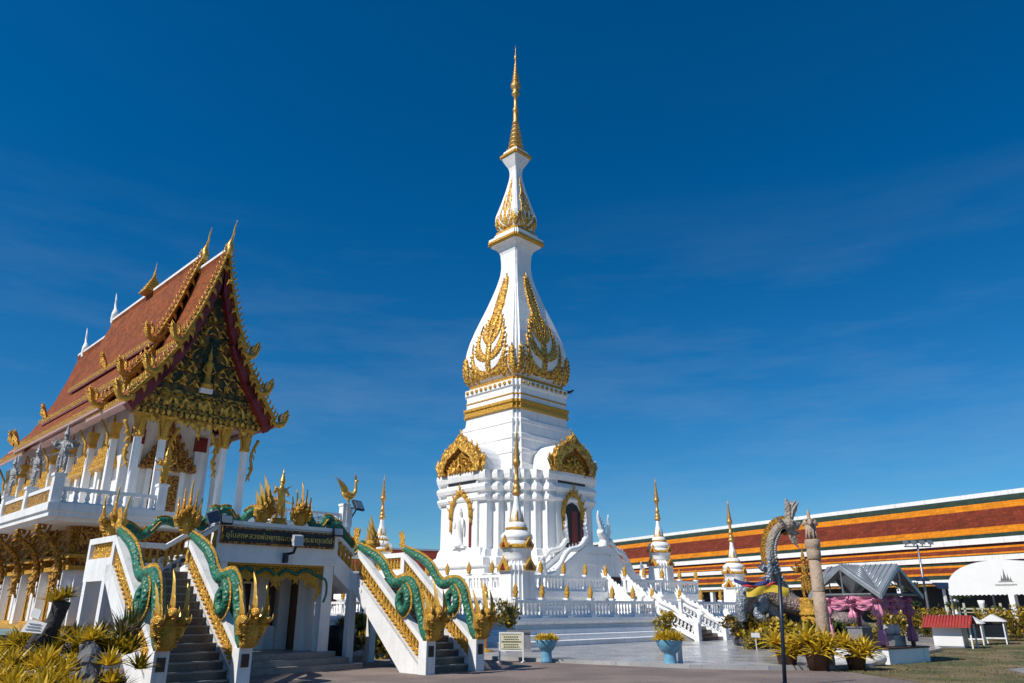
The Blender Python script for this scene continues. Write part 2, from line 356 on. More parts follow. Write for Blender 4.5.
ORG = {}
def link(o, parent=None):
    COL.objects.link(o)
    if parent is not None: o.parent = parent
    return o
def build(mb, name, mats, parent=None, at=None, bevel=0.0):
    """link mb as ONE mesh object; coordinates are (a, n, z) minus the parent's base"""
    o0 = Vector(ORG[parent.name]) if parent is not None else Vector((0, 0, 0))
    me = bpy.data.meshes.new(name)
    me.from_pydata([tuple(Vector(p) - o0) for p in mb.v], [], mb.f)
    for m in (mats if isinstance(mats, (list, tuple)) else [mats]): me.materials.append(M[m])
    me.polygons.foreach_set('material_index', mb.m)
    me.polygons.foreach_set('use_smooth', mb.sm)
    me.validate(); me.update()
    o = bpy.data.objects.new(name, me)
    link(o, parent)
    ORG[o.name] = tuple(o0)
    if bevel > 0:
        b = o.modifiers.new('bevel', 'BEVEL'); b.width = bevel; b.segments = 1; b.limit_method = 'ANGLE'; b.angle_limit = R(50)
    return o
def tag(o, label, cat, group=None, kind=None):
    if kind: o['kind'] = kind
    if label: o['label'] = label
    if cat: o['category'] = cat
    if group: o['group'] = group
    return o
def thing(name, label, cat, at, group=None, rot=R45, temple=True, local=False):
    """an Empty at the base of a thing. at in temple axes (temple) or world axes; local: parts are built about 0,0,0"""
    o = bpy.data.objects.new(name, None); o.empty_display_size = 0.3
    COL.objects.link(o)
    z = at[2] if len(at) > 2 else 0.0
    o.location = W(at[0], at[1], z) if temple else Vector((at[0], at[1], z))
    o.rotation_euler = (0, 0, rot)
    ORG[o.name] = (0, 0, 0) if local else (at[0], at[1], z)
    return tag(o, label, cat, group)
def solo(mb, name, m, at, label, cat, group=None, rot=R45, temple=True, local=False):
    """a thing that is one mesh"""
    at = Vector(at)
    if not local: mb.v = [tuple(Vector(p) - at) for p in mb.v]
    o = build(mb, name, m); o.location = W(*at) if temple else at; o.rotation_euler = (0, 0, rot)
    return tag(o, label, cat, group)
def copy_tree(o, parent=None):
    c = o.copy(); COL.objects.link(c)
    if parent is not None: c.parent = parent
    for ch in list(o.children): copy_tree(ch, c)
    return c
def struct(mb, name, mats):
    o = build(mb, name, mats); o['kind'] = 'structure'; return o
def spline(pts, sub=6):
    """Catmull-Rom through points"""
    P = [Vector(p) for p in pts]; out = []
    for i in range(len(P) - 1):
        p0, p1, p2, p3 = P[max(i - 1, 0)], P[i], P[i + 1], P[min(i + 2, len(P) - 1)]
        for k in range(sub):
            t = k / sub
            out.append(0.5 * ((2 * p1) + (p2 - p0) * t + (2 * p0 - 5 * p1 + 4 * p2 - p3) * t * t + (3 * p1 - p0 - 3 * p2 + p3) * t ** 3))
    out.append(P[-1]); return out
def interp(vals, n):
    out = []
    for i in range(n):
        t = i / (n - 1) * (len(vals) - 1); k = min(int(t), len(vals) - 2); out.append(vals[k] + (vals[k + 1] - vals[k]) * (t - k))
    return out
def flat_poly(pts, z):
    mb = MB(); mb.add([(x, y, z) for x, y in pts], [tuple(range(len(pts)))]); return mb

# ------------------------------------------------------------------ the setting
struct(flat_poly([(-900, -60), (900, -60), (900, 1400), (-900, 1400)], 0.0), 'ground', 'asphalt')
mb = MB()
pv = [(-6.0, 33.5), (-2.2, 27.8), (0.26, 26.0), (4.95, 22.8), (7.0, 22.3), (8.9, 22.5), (10.3, 23.3), (13.4, 27.3), (17.0, 32.0), (19.0, 36.5), (27, 47), (46, 72), (25, 95), (-40, 78)]
n_ = len(pv)
mb.add([(x, y, 0.0) for x, y in pv] + [(x, y, 0.11) for x, y in pv], [tuple(range(n_, 2 * n_))] + [(i, (i + 1) % n_, n_ + (i + 1) % n_, n_ + i) for i in range(n_)])
struct(mb, 'marble_paving', 'paving')
lawn = [(8.9, 22.2), (9.4, 18.0), (9.6, 14.0), (11.0, 14.0), (13.6, 22.6), (27.0, 33.0), (60, 58), (60, 70), (46, 71.5), (27, 46.6), (17.7, 36.2), (11.8, 27.2)]
struct(flat_poly(lawn, 0.006), 'lawn', 'grass')
struct(flat_poly([(11.06, 10), (11.06, 14.0), (13.66, 22.5), (27.05, 32.9), (60, 57.5), (60, 10)], 0.010), 'footpath', 'concrete')

def in_poly(x, y, P):
    c = False
    for i in range(len(P)):
        (x1, y1), (x2, y2) = P[i], P[i - 1]
        if (y1 > y) != (y2 > y) and x < (x2 - x1) * (y - y1) / (y2 - y1) + x1: c = not c
    return c
mb = MB()
for i in range(9000):
    y = 14 + 26 * random.random() ** 1.4; x = random.uniform(8.9, 32)
    if not in_poly(x, y, lawn): continue
    h = random.uniform(.03, .075); a_ = random.uniform(0, 6.28); w_ = random.uniform(.006, .012) * 2.2
    dx, dy = math.cos(a_) * w_, math.sin(a_) * w_; lx, ly = random.uniform(-.03, .03), random.uniform(-.03, .03)
    mb.add([(x - dx, y - dy, .004), (x + dx, y + dy, .004), (x + lx, y + ly, h)], [(0, 1, 2)])
o = build(mb, 'grass', 'blade'); tag(o, 'short dry grass of the lawn', None, None, 'stuff')

# ------------------------------------------------------------------ the great chedi
CA, CN, K = 34.2, 33.8, 1.0146
def zz(z): return EYE + (z - EYE) * K
def square_red(c=0.86, m_=0.93):
    q = [(1, c), (m_, c), (m_, m_), (c, m_), (c, 1)]
    out = []
    for k in range(4):
        for x, y in q:
            for _ in range(k): x, y = -y, x
            out.append((x, y))
    return out
SQ = square_red()
def cruci():
    q = [(x * 1.035, y * 1.035) for x, y in [(4.3, 1.95), (3.86, 1.95), (3.86, 2.42), (3.42, 2.42), (3.42, 2.9), (3.16, 2.9), (3.16, 3.16), (2.9, 3.16), (2.9, 3.42), (2.42, 3.42), (2.42, 3.86), (1.95, 3.86), (1.95, 4.3)]]
    out = []
    for k in range(4):
        for x, y in q:
            for _ in range(k): x, y = -y, x
            out.append((x, y))
    return out
CR = cruci()
chedi = thing('chedi_tower', 'towering white and gold chedi with a needle spire, standing on the terraces', 'chedi', (CA, CN, 2.4))
c0 = (CA, CN, 0)
mb = MB()
mb.polylathe(CR, [(1.17, 2.4), (1.17, 2.95), (1.13, 3.0), (1.13, 3.35), (1.07, 3.45), (1.05, 3.75), (1.10, 3.85), (1.10, 4.25), (1.05, 4.35), (1.03, 4.7), (1.0, 4.8), (1.0, 7.32)], c0)
build(mb, 'plinth', 'chedi_white', chedi)
mb = MB()
mb.polylathe(CR, [(1.0, 7.3), (1.0, 7.42), (1.045, 7.48), (1.06, 7.62), (1.05, 7.74), (1.005, 7.8), (1.005, 7.95), (1.055, 8.02), (1.07, 8.22), (1.055, 8.38), (1.01, 8.45), (1.01, 8.6), (1.06, 8.68), (1.075, 8.95), (1.07, 9.15), (1.0, 9.22), (0.78, 9.3)], c0)
build(mb, 'cornice', 'chedi_white', chedi)
q_ = 1 / 1.315 * K
mb = MB()
mb.polylathe(SQ, [(D * q_, zz(z)) for D, z in [(3.95, 9.25), (3.95, 9.55), (3.8, 9.62), (3.72, 10.2), (3.8, 10.25), (3.8, 10.45), (3.62, 10.55), (3.55, 11.1), (3.62, 11.15), (3.62, 11.42), (3.46, 11.5), (3.4, 12.1), (3.45, 12.14), (3.45, 12.35), (3.26, 12.45), (3.2, 13.0)]], c0)
build(mb, 'tower', 'chedi_white', chedi)
mb = MB()
mb.polylathe(SQ, [(D * q_, zz(z), k) for D, z, k in [(3.2, 13.0, 1), (3.38, 13.06, 1), (3.38, 13.18, 1), (3.3, 13.2, 1), (3.3, 13.4, 1), (3.4, 13.44, 1), (3.4, 13.6, 1), (3.22, 13.64, 0), (3.2, 13.92, 1), (3.25, 13.94, 1), (3.25, 14.02, 0), (3.2, 14.05, 0), (3.2, 14.4, 0), (3.32, 14.5, 0), (3.32, 14.88, 0), (3.1, 14.95, 1), (3.0, 15.05, 1), (3.06, 15.12, 1), (2.9, 15.2, 1), (2.7, 15.24, 1)]], c0)
build(mb, 'gilded_band', ['chedi_white', 'gold'], chedi)
for k in range(4):
    mb = MB()
    for i in range(10):
        t = (i + .5) / 10 * 2 - 1; x, y = t * 2.14 * K, 3.32 * q_
        for _ in range(k): x, y = -y, x
        mb.sphere((CA + x, CN + y, zz(14.69)), 0.13, 6)
    build(mb, 'gold_rosette_band', 'gold', chedi)
BUL = [(2.86, 15.2), (3.1, 15.4), (3.25, 15.6), (3.40, 16.0), (3.46, 16.4), (3.44, 16.85), (3.33, 17.5), (3.14, 18.19), (2.82, 19.0), (2.44, 19.84), (2.06, 20.65), (1.69, 21.53), (1.4, 22.2), (1.22, 22.73), (1.09, 23.2), (1.03, 23.7), (1.03, 24.2), (1.08, 24.75), (1.2, 25.05), (1.42, 25.25), (1.75, 25.45)]
BUL = [(d * (.975 if d > 1.5 else .99), z) for d, z in BUL]
SQB = square_red(0.88, 0.94)
mb = MB(); mb.polylathe(SQB, [(D * q_, zz(z)) for D, z in BUL], c0); build(mb, 'bulb', 'chedi_white', chedi)
def prof_at(P, z):
    for (d0, z0), (d1, z1) in zip(P, P[1:]):
        if z0 <= z <= z1: return d0 + (d1 - d0) * (z - z0) / (z1 - z0)
    return P[-1][0] if z > P[-1][1] else P[0][0]
def on_face(P, k, eps):
    """map (u metres across, z) onto face k of a curved square tower, standing eps proud"""
    def fn(u, z, e=0.0):
        s = prof_at(P, z) * q_; x, y = u, s + eps + e
        for _ in range(k): x, y = -y, x
        return (CA + x, CN + y, zz(z))
    return fn
def relief(mb, fn, base, ang, L, w, bend, thick=0.09, n=9, m=0):
    """flame-shaped relief laid on a face: base (u,z), ang from vertical"""
    bu, bz = base; du, dz = math.sin(ang), math.cos(ang); rows = []
    for i in range(n + 1):
        t = i / n
        ww = w * 0.5 * (math.sin(math.pi * min(1, t * 0.82 + 0.18)) ** 0.9) * (1 + 0.22 * math.sin(t * 19))
        if i == n: ww = 0.01
        off = bend * L * (t ** 2 - 0.5 * math.sin(math.pi * t) * .6)
        u, z = bu + du * L * t + dz * off, bz + dz * L * t - du * off
        rows.append([fn(u - dz * ww, z + du * ww, -.02), fn(u - dz * ww * .8, z + du * ww * .8, thick * .8), fn(u, z, thick * 1.25), fn(u + dz * ww * .8, z - du * ww * .8, thick * .8), fn(u + dz * ww, z - du * ww, -.02)])
    if n >= 9 and L > .9:      # lace-like side scrolls along the flame
        for i in range(1, int(L / .24)):
            t = i / int(L / .24) * .92; ww = w * .42 * (math.sin(math.pi * min(1, t * .82 + .18)) ** .9)
            off = bend * L * (t ** 2 - .5 * math.sin(math.pi * t) * .6); u, z = bu + du * L * t + dz * off, bz + dz * L * t - du * off
            for k in (-1, 1): relief(mb, fn, (u + k * dz * ww * .8, z - k * du * ww * .8), ang + k * .75, .12 + .14 * w, .09 + .04 * w, -k * .4, thick, 4, m)
    vs = [p for r_ in rows for p in r_]
    mb.add(vs, [(j * 5 + i, j * 5 + i + 1, (j + 1) * 5 + i + 1, (j + 1) * 5 + i) for j in range(n) for i in range(4)] + [(0, 1, 2, 3, 4)], m)
for k in range(4):
    fn = on_face(BUL, k, 0.0); mb = MB()
    relief(mb, fn, (0, 18.7), 0, 4.5, .92, 0.0, n=14)                      # the tall central flame
    relief(mb, fn, (0, 15.4), 0, 3.7, .42, 0.0)
    for sgn in (-1, 1):
        relief(mb, fn, (sgn * .08, 17.7), sgn * .42, 2.3, .56, -sgn * .32)
        relief(mb, fn, (sgn * .12, 16.6), sgn * .78, 2.5, .60, -sgn * .5)
        relief(mb, fn, (sgn * .15, 15.6), sgn * 1.08, 2.4, .60, -sgn * .6)
        relief(mb, fn, (sgn * 1.15, 15.3), sgn * .35, .9, .34, -sgn * .3)
        relief(mb, fn, (sgn * 2.14, 15.3), sgn * -.02, 1.9, .56, sgn * .05)
        relief(mb, fn, (sgn * 1.75, 15.3), -sgn * .35, 1.1, .34, sgn * .4)
        relief(mb, fn, (sgn * .35, 18.0), sgn * .55, .9, .34, -sgn * .3)
    build(mb, 'gilded_relief', 'gold_filigree', chedi)
mb = MB()
mb.polylathe(SQ, [(D * q_, zz(z), k) for D, z, k in [(1.75, 25.42, 1), (1.86, 25.5, 1), (1.95, 25.56, 1), (1.95, 25.72, 0), (1.9, 25.76, 0), (1.9, 25.9, 1), (1.78, 25.98, 0), (1.55, 26.05, 0), (1.5, 26.25, 1), (1.42, 26.3, 1), (1.38, 26.5, 1), (1.2, 26.55, 1), (1.13, 26.66, 1)]], c0)
build(mb, 'gilded_cornice', ['chedi_white', 'gold'], chedi)
UB = [(1.1, 26.62), (1.3, 26.9), (1.42, 27.2), (1.46, 27.46), (1.42, 27.8), (1.28, 28.18), (1.1, 28.7), (.93, 29.24), (.74, 29.85), (.58, 30.47), (.5, 30.8), (.45, 31.14), (.45, 31.5), (.52, 31.8), (.7, 32.07), (.88, 32.35), (1.03, 32.58)]
mb = MB(); mb.polylathe(SQB, [(D * q_, zz(z)) for D, z in UB], c0); build(mb, 'upper_bulb', 'chedi_white', chedi)
for k in range(4):
    fn = on_face(UB, k, 0.0); mb = MB()
    relief(mb, fn, (0, 28.4), 0, 2.6, .34, 0, .045, 8)
    relief(mb, fn, (0, 26.7), 0, 1.8, .3, 0, .045, 8)
    for sgn in (-1, 1):
        relief(mb, fn, (sgn * .1, 27.0), sgn * .45, 1.5, .28, -sgn * .3, .045, 8)
        relief(mb, fn, (sgn * .1, 28.0), sgn * .3, 1.5, .24, -sgn * .2, .045, 8)
        relief(mb, fn, (sgn * .12, 26.7), sgn * .9, 1.1, .3, -sgn * .4, .045, 8)
        relief(mb, fn, (sgn * .84, 26.7), -sgn * .02, 1.1, .34, -sgn * .12, .045, 8)
    build(mb, 'gilded_relief', 'gold_filigree', chedi)
mb = MB()
mb.polylathe(SQ, [(D * q_, zz(z), k) for D, z, k in [(1.03, 32.56, 1), (1.16, 32.66, 1), (1.16, 32.8, 0), (1.08, 32.84, 1), (1.0, 32.95, 1), (.92, 33.0, 0), (.88, 33.15, 1), (.72, 33.2, 1), (.68, 33.4, 1), (.6, 33.45, 1)]], c0)
build(mb, 'spire_base', ['chedi_white', 'gold'], chedi)
mb = MB(); pr = []
for i in range(6):
    t = i / 6; r = .60 - .34 * t; z = 33.4 + 2.25 * t
    pr += [(r * .58, zz(z)), (r, zz(z + .1)), (r * .96, zz(z + .2)), (r * .6, zz(z + .3))]
mb.lathe(pr, 14, c0, 0)
mb.lathe([(.22, zz(35.6)), (.26, zz(35.8)), (.19, zz(35.95)), (.2, zz(36.85)), (.25, zz(36.95)), (.15, zz(37.1)), (.14, zz(38.1)), (.3, zz(38.3)), (.31, zz(38.42)), (.18, zz(38.55)), (.3, zz(38.8)), (.39, zz(39.05)), (.39, zz(39.2))], 14, c0, 0)
pr = [(.36, zz(39.2))]
for i in range(7):
    t = i / 7; r = .34 - .26 * t; z = 39.2 + 2.0 * t
    pr += [(r * .66, zz(z + .03)), (r, zz(z + .1)), (r * .7, zz(z + .22))]
pr += [(.06, zz(41.3)), (.05, zz(41.55)), (.12, zz(41.7)), (.1, zz(41.9)), (.04, zz(42.05)), (.02, zz(42.6)), (.004, zz(43.0))]
mb.lathe(pr, 12, c0, 0)
build(mb, 'spire', 'spire_gold', chedi)
mb = MB()
for i in range(6):
    t = (i + .5) / 6; r = .57 - .3 * t; z = 33.4 + 2.25 * t
    mb.lathe([(r * .7, zz(z + .22)), (r * .82, zz(z + .27)), (r * .82, zz(z + .31)), (r * .7, zz(z + .36))], 14, c0, 0)
build(mb, 'white_ring', 'chedi_white', chedi)

def face_pt(k, x, y, z):
    for _ in range(k): x, y = -y, x
    return (CA + x, CN + y, z)
def tx(mb, k):
    """turn geometry built for the +y face about the chedi's axis"""
    for i, p in enumerate(mb.v): mb.v[i] = face_pt(k, *p)
for k in range(4):
    panel = MB(); panel.box(-1.36, 1.36, 4.0, 4.6, 4.82, 9.1)
    panel.box(-1.8, 1.8, 4.0, 4.72, 4.3, 4.82)
    tx(panel, k); pan = build(panel, 'porch_panel', 'chedi_white', chedi)
    vault = MB()
    arc = [(1.75 * math.cos(math.pi * i / 14), 9.24 + 1.75 * math.sin(math.pi * i / 14)) for i in range(15)]
    vault.prism([(x, 2.6, z) for x, z in arc], (0, 1.95, 0)); tx(vault, k); build(vault, 'barrel_vault', 'chedi_white', chedi)
    slot = MB(); slot.box(-1.22, 1.22, 4.4, 4.63, 8.5, 8.98); tx(slot, k); build(slot, 'dark_slot', 'black', chedi)
    # pediment: pointed gilded gable with flame crest
    PZ = lambda x, z: (x * .8, 9.12 + (z - 8.86) * .76)
    out = [PZ(*q) for q in [(-2.05, 8.86), (-2.3, 9.3), (-2.28, 9.8), (-2.0, 10.3), (-1.75, 10.72), (-1.2, 11.05), (-.6, 11.4), (0, 12.0), (.6, 11.4), (1.2, 11.05), (1.75, 10.72), (2.0, 10.3), (2.28, 9.8), (2.3, 9.3), (2.05, 8.86)]]
    inn = [(x * .7, 9.13 + (z - 9.12) * .66) for x, z in out]
    ped = MB()
    ped.add([(x, 4.55, z) for x, z in out] + [(x, 4.95, z) for x, z in out] + [(x, 5.0, z) for x, z in inn] + [(x, 4.72, z) for x, z in inn],
            [(i, i + 1, 15 + i + 1, 15 + i) for i in range(14)] + [(15 + i, 15 + i + 1, 30 + i + 1, 30 + i) for i in range(14)] + [(30 + i, 30 + i + 1, 45 + i + 1, 45 + i) for i in range(14)] + [tuple(range(15))])
    for i in range(1, 14):
        x, z = out[i]; nx = x * .9; d = Vector((nx * .35, 0, 1.0))
        ped.flame((x * .97, 4.76, z - .08), d, (1 if x > 0 else -1, 0, 0), .42, .26, -.3, thick=.1)
    for i in range(13):     # kanok scrolls covering the frame
        for h in (.25, .75):
            a_, b_ = out[i + 1 if i < 13 else 13], inn[i + 1 if i < 13 else 13]; a2, b2 = out[min(i + 2, 14)], inn[min(i + 2, 14)]
            px_, pz_ = (a_[0] * .4 + b_[0] * .6) * (1 - h) + (a2[0] * .4 + b2[0] * .6) * h, (a_[1] * .4 + b_[1] * .6) * (1 - h) + (a2[1] * .4 + b2[1] * .6) * h
            ped.flame((px_, 4.93, pz_), (px_ * .6, 0, 1), (1 if (i % 2) else -1, 0, 0), .46, .2, .4, thick=.1)
    for sgn in (-1, 1):
        for j in range(4): ped.flame((sgn * (1.9 + .05 * j), 4.78, 9.08 + .1 * j), (sgn * (.4 - .18 * j), 0, 1), (sgn, 0, 0), .8, .3, .2, thick=.1)
    tx(ped, k); pd = build(ped, 'pediment', 'gold_filigree', chedi)
    inb = MB(); inb.add([(x, 4.74, z) for x, z in inn], [tuple(range(15))]); tx(inb, k); build(inb, 'tympanum', 'gold_carve', pd)
    rim = MB(); rim.tube([(x * 1.02, 4.86, z) for x, z in inn], .05, 6); tx(rim, k); build(rim, 'red_rim', 'red', pd)
    car = MB()
    for i in range(9):
        t = (i - 4) / 4; car.flame((t * .95, 4.8, 9.16), (t * .55, 0, 1), (1 if t > 0 else -1, 0, 0), .85 - .35 * abs(t), .3, .4, thick=.11)
    for i in range(14):
        a_ = math.pi * (i + .5) / 14; car.flame((.78 * math.cos(a_), 4.82, 9.2 + .7 * math.sin(a_)), (math.cos(a_ + i), 0, math.sin(a_ + i)), (-math.sin(a_ + i), 0, math.cos(a_ + i)), .36, .18, .5, thick=.11)
    for i in range(9):
        a_ = math.pi * (i + .5) / 9; car.flame((.36 * math.cos(a_), 4.86, 9.25 + .4 * math.sin(a_)), (math.cos(a_ * 3), 0, math.sin(a_ * 3)), (-math.sin(a_ * 3), 0, math.cos(a_ * 3)), .34, .2, .5, thick=.11)
    car.lathe([(.1, 9.2), (.14, 9.3), (.09, 9.5), (.13, 9.7), (.05, 9.82), (.07, 9.92), (.02, 10.15)], 8, (0, 4.9, 0))
    tx(car, k); build(car, 'carving', 'gold_filigree', pd)
    # arched niche with gilded frame
    arch = [(x * .86, 4.9 + (z - 4.86) * .97) for x, z in [(-1.02, 6.55), (-1.0, 6.95), (-.88, 7.35), (-.6, 7.7), (-.25, 7.9), (0, 8.22), (.25, 7.9), (.6, 7.7), (.88, 7.35), (1.0, 6.95), (1.02, 6.55)]]
    fr = MB(); fr.tube([(x, 4.66, z) for x, z in arch], .14, 8)
    for x, z in arch[1:-1]: fr.flame((x, 4.8, z + .04), (x * .8, 0, 1), (1 if x > 0 else -1, 0, 0), .34, .2, .15, thick=.07)
    fr.tube([(.87, 4.66, 6.6), (.86, 4.66, 5.8)], .08, 6); fr.tube([(-.87, 4.66, 6.6), (-.9, 4.66, 6.2)], .08, 6)
    tx(fr, k); build(fr, 'niche_frame', 'gold', chedi)
    jb = MB(); jb.box(-.9, -.76, 4.5, 4.68, 4.86, 6.5); tx(jb, k); build(jb, 'red_jamb', 'red', chedi)
    if k == 2:      # the door facing the stairs (towards the viewer's right)
        dr = MB(); dr.prism([(-.72, 4.55, 4.86), (.72, 4.55, 4.86), (.72, 4.55, 6.9), (.42, 4.55, 7.3), (0, 4.55, 7.45), (-.42, 4.55, 7.3), (-.72, 4.55, 6.9)], (0, .065, 0)); tx(dr, k); build(dr, 'doorway', 'dark', chedi)
        dr = MB(); dr.box(-.4, .1, 4.5, 4.63, 4.88, 6.95); tx(dr, k); build(dr, 'door_leaf', 'red', chedi)
    else:           # standing figure in white relief
        st = MB()
        st.lathe([(.28, 4.9), (.3, 5.05), (.2, 5.1), (.17, 5.6), (.2, 6.0), (.26, 6.35), (.24, 6.55), (.1, 6.62), (.14, 6.75), (.14, 6.9), (.07, 7.05), (.015, 7.25)], 10, (0, 4.7, 0))
        st.tube([(.26, 4.74, 6.5), (.34, 4.8, 6.2), (.22, 4.9, 5.95)], .07, 6); st.tube([(-.26, 4.74, 6.5), (-.33, 4.76, 6.1), (-.28, 4.78, 5.7)], .07, 6)
        st.box(-.55, .55, 4.6, 4.85, 4.84, 4.96)
        tx(st, k); build(st, 'standing_figure', 'chedi_white', chedi)

# terraces ------------------------------------------------------------------------------------------
def moulded_base(x0, x1, y0, y1, prof, name, parent):
    """rectangular base with stepped mouldings: prof of (outset, z)"""
    mb = MB(); vs = []
    for e, z in prof: vs += [(x0 - e, y0 - e, z), (x1 + e, y0 - e, z), (x1 + e, y1 + e, z), (x0 - e, y1 + e, z)]
    n = len(prof)
    mb.add(vs, [(j * 4 + i, j * 4 + (i + 1) % 4, (j + 1) * 4 + (i + 1) % 4, (j + 1) * 4 + i) for j in range(n - 1) for i in range(4)] + [((n - 1) * 4, (n - 1) * 4 + 1, (n - 1) * 4 + 2, (n - 1) * 4 + 3)])
    return build(mb, name, 'chedi_white', parent)
def baluster(mb, x, y, z0, h, r=.05, seg=6):
    mb.lathe([(r, z0), (r, z0 + h * .1), (r * .5, z0 + h * .17), (r * .95, z0 + h * .36), (r * .55, z0 + h * .7), (r * .5, z0 + h * .82), (r * .9, z0 + h * .9), (r * .9, z0 + h)], seg, (x, y, 0))
def rail_run(p0, p1, z, parent, h=.72, npost=6, posts=True, last=True, mats='chedi_white', fin='gold'):
    """balustrade from p0 to p1 on a terrace at z, with lotus-bud posts"""
    p0, p1 = Vector(p0), Vector(p1); d = p1 - p0; L = d.length; u = d / L; s = Vector((-u.y, u.x)); mb = MB()
    def slab(a, b, w, z0, z1):
        A, B = p0 + u * a, p0 + u * b
        mb.add([(*(A - s * w), z0), (*(B - s * w), z0), (*(B + s * w), z0), (*(A + s * w), z0), (*(A - s * w), z1), (*(B - s * w), z1), (*(B + s * w), z1), (*(A + s * w), z1)], [(0, 3, 2, 1), (4, 5, 6, 7), (0, 1, 5, 4), (1, 2, 6, 5), (2, 3, 7, 6), (3, 0, 4, 7)])
    slab(0, L, .10, z, z + .13); slab(0, L, .105, z + h - .12, z + h)
    nb = int(L / .235)
    for i in range(nb):
        p = p0 + u * ((i + .5) * L / nb); baluster(mb, p.x, p.y, z + .12, h - .23, .062)
    r = build(mb, 'balustrade', mats, parent)
    if posts:
        for i in range(npost + (1 if last else 0)):
            p = p0 + u * (L * i / npost); pm = MB()
            pm.polylathe([(1, 1), (-1, 1), (-1, -1), (1, -1)], [(.19, z), (.19, z + .08), (.15, z + .1), (.13, z + .2), (.085, z + .22), (.085, z + h + .02), (.13, z + h + .04), (.13, z + h + .1)], (p.x, p.y, 0))
            po = build(pm, 'baluster_post', mats, parent)
            fm = MB(); fm.lathe([(.05, z + h + .1), (.13, z + h + .16), (.08, z + h + .2), (.12, z + h + .25), (.14, z + h + .33), (.09, z + h + .4), (.11, z + h + .44), (.09, z + h + .52), (.04, z + h + .6), (.012, z + h + .72)], 8, (p.x, p.y, 0)); build(fm, 'lotus_bud', fin, po)
    return r
LO = (23.5, 46.1, 23.3, 45.5)
UP = (26.5, 42.2, 26.2, 41.4)
lower = thing('terrace_platform', 'lower white terrace around the chedi with gold lotus buds on its posts', 'terrace', ((LO[0] + LO[1]) / 2, (LO[2] + LO[3]) / 2, .1))
moulded_base(*LO, [(1.0, .1), (1.0, .3), (.98, .32), (.7, .33), (.68, .52), (.66, .54), (.42, .55), (.38, .74), (.1, .78), (.06, .9), (.22, .95), (.25, 1.04), (.34, 1.06), (.34, 1.2)], 'base', lower)
upper = thing('terrace_platform', 'upper smaller white terrace directly under the chedi body', 'terrace', ((UP[0] + UP[1]) / 2, (UP[2] + UP[3]) / 2, 1.2))
moulded_base(*UP, [(.35, 1.2), (.35, 1.5), (.22, 1.55), (.2, 1.7), (.05, 1.75), (.05, 2.05), (.2, 2.12), (.2, 2.4)], 'base', upper)
LST = (33.35, 35.85); UST = (33.3, 35.0)
rail_run((LO[0], LO[2]), (LST[0], LO[2]), 1.2, lower, npost=6)
rail_run((LST[1], LO[2]), (LO[1], LO[2]), 1.2, lower, npost=5)
rail_run((LO[0], LO[3]), (LO[0], LO[2]), 1.2, lower, npost=12, last=False)
rail_run((LO[1], LO[2]), (LO[1], LO[3]), 1.2, lower, npost=8, posts=False)
rail_run((UP[0], UP[2]), (UST[0], UP[2]), 2.4, upper, npost=4)
rail_run((UST[1], UP[2]), (UP[1], UP[2]), 2.4, upper, npost=4)
rail_run((UP[0], UP[3]), (UP[0], UP[2]), 2.4, upper, npost=9, last=False)
rail_run((UP[1], UP[2]), (UP[1], UP[3]), 2.4, upper, npost=8, posts=False)

def naga_rail(mb, hb, x, pts, r=.12, head=.5, wave=.14, sd=(0, -1), nw=3):
    """white naga lying on a stair coping: waving body ending in a raised crested head. pts along (n,z) from top to foot"""
    P = [Vector((x, n, z)) for n, z in pts]; L = []
    S_ = spline(P, 8); N_ = len(S_)
    for i, p in enumerate(S_):
        t = i / (N_ - 1); L.append(p + Vector((0, 0, wave * (0.5 + .5 * math.sin(t * nw * 2 * math.pi - 1.2)) * min(1, t * 5) * min(1, (1 - t) * 5))))
    mb.tube(L, interp([r * .8, r, r, r * 1.05, r], N_), 8)
    for i in range(2, N_ - 2, 2): mb.flame(L[i] + Vector((0, 0, r * .7)), (0, .25, 1), (0, 1, 0), r * 1.5, r * 1.2, .2, thick=r * .3)
    e = L[-1]; d = Vector((0, sd[1], 0))
    hb.tube([e - d * .02, e + d * .1 + Vector((0, 0, .1)), e + d * .12 + Vector((0, 0, head * .55)), e + d * .2 + Vector((0, 0, head * .85)), e + d * .38 + Vector((0, 0, head * .82))], [r, r * 1.25, r * 1.1, r * 1.2, r * .4], 8)
    for j in range(3): hb.flame(e + d * (.06 + .06 * j) + Vector((0, 0, head * (.7 + .08 * j))), (0, -.15 * d.y * (1 - j), 1), (0, d.y, 0), head * (.65 - .1 * j), r * 1.5, .18, thick=r * .4)

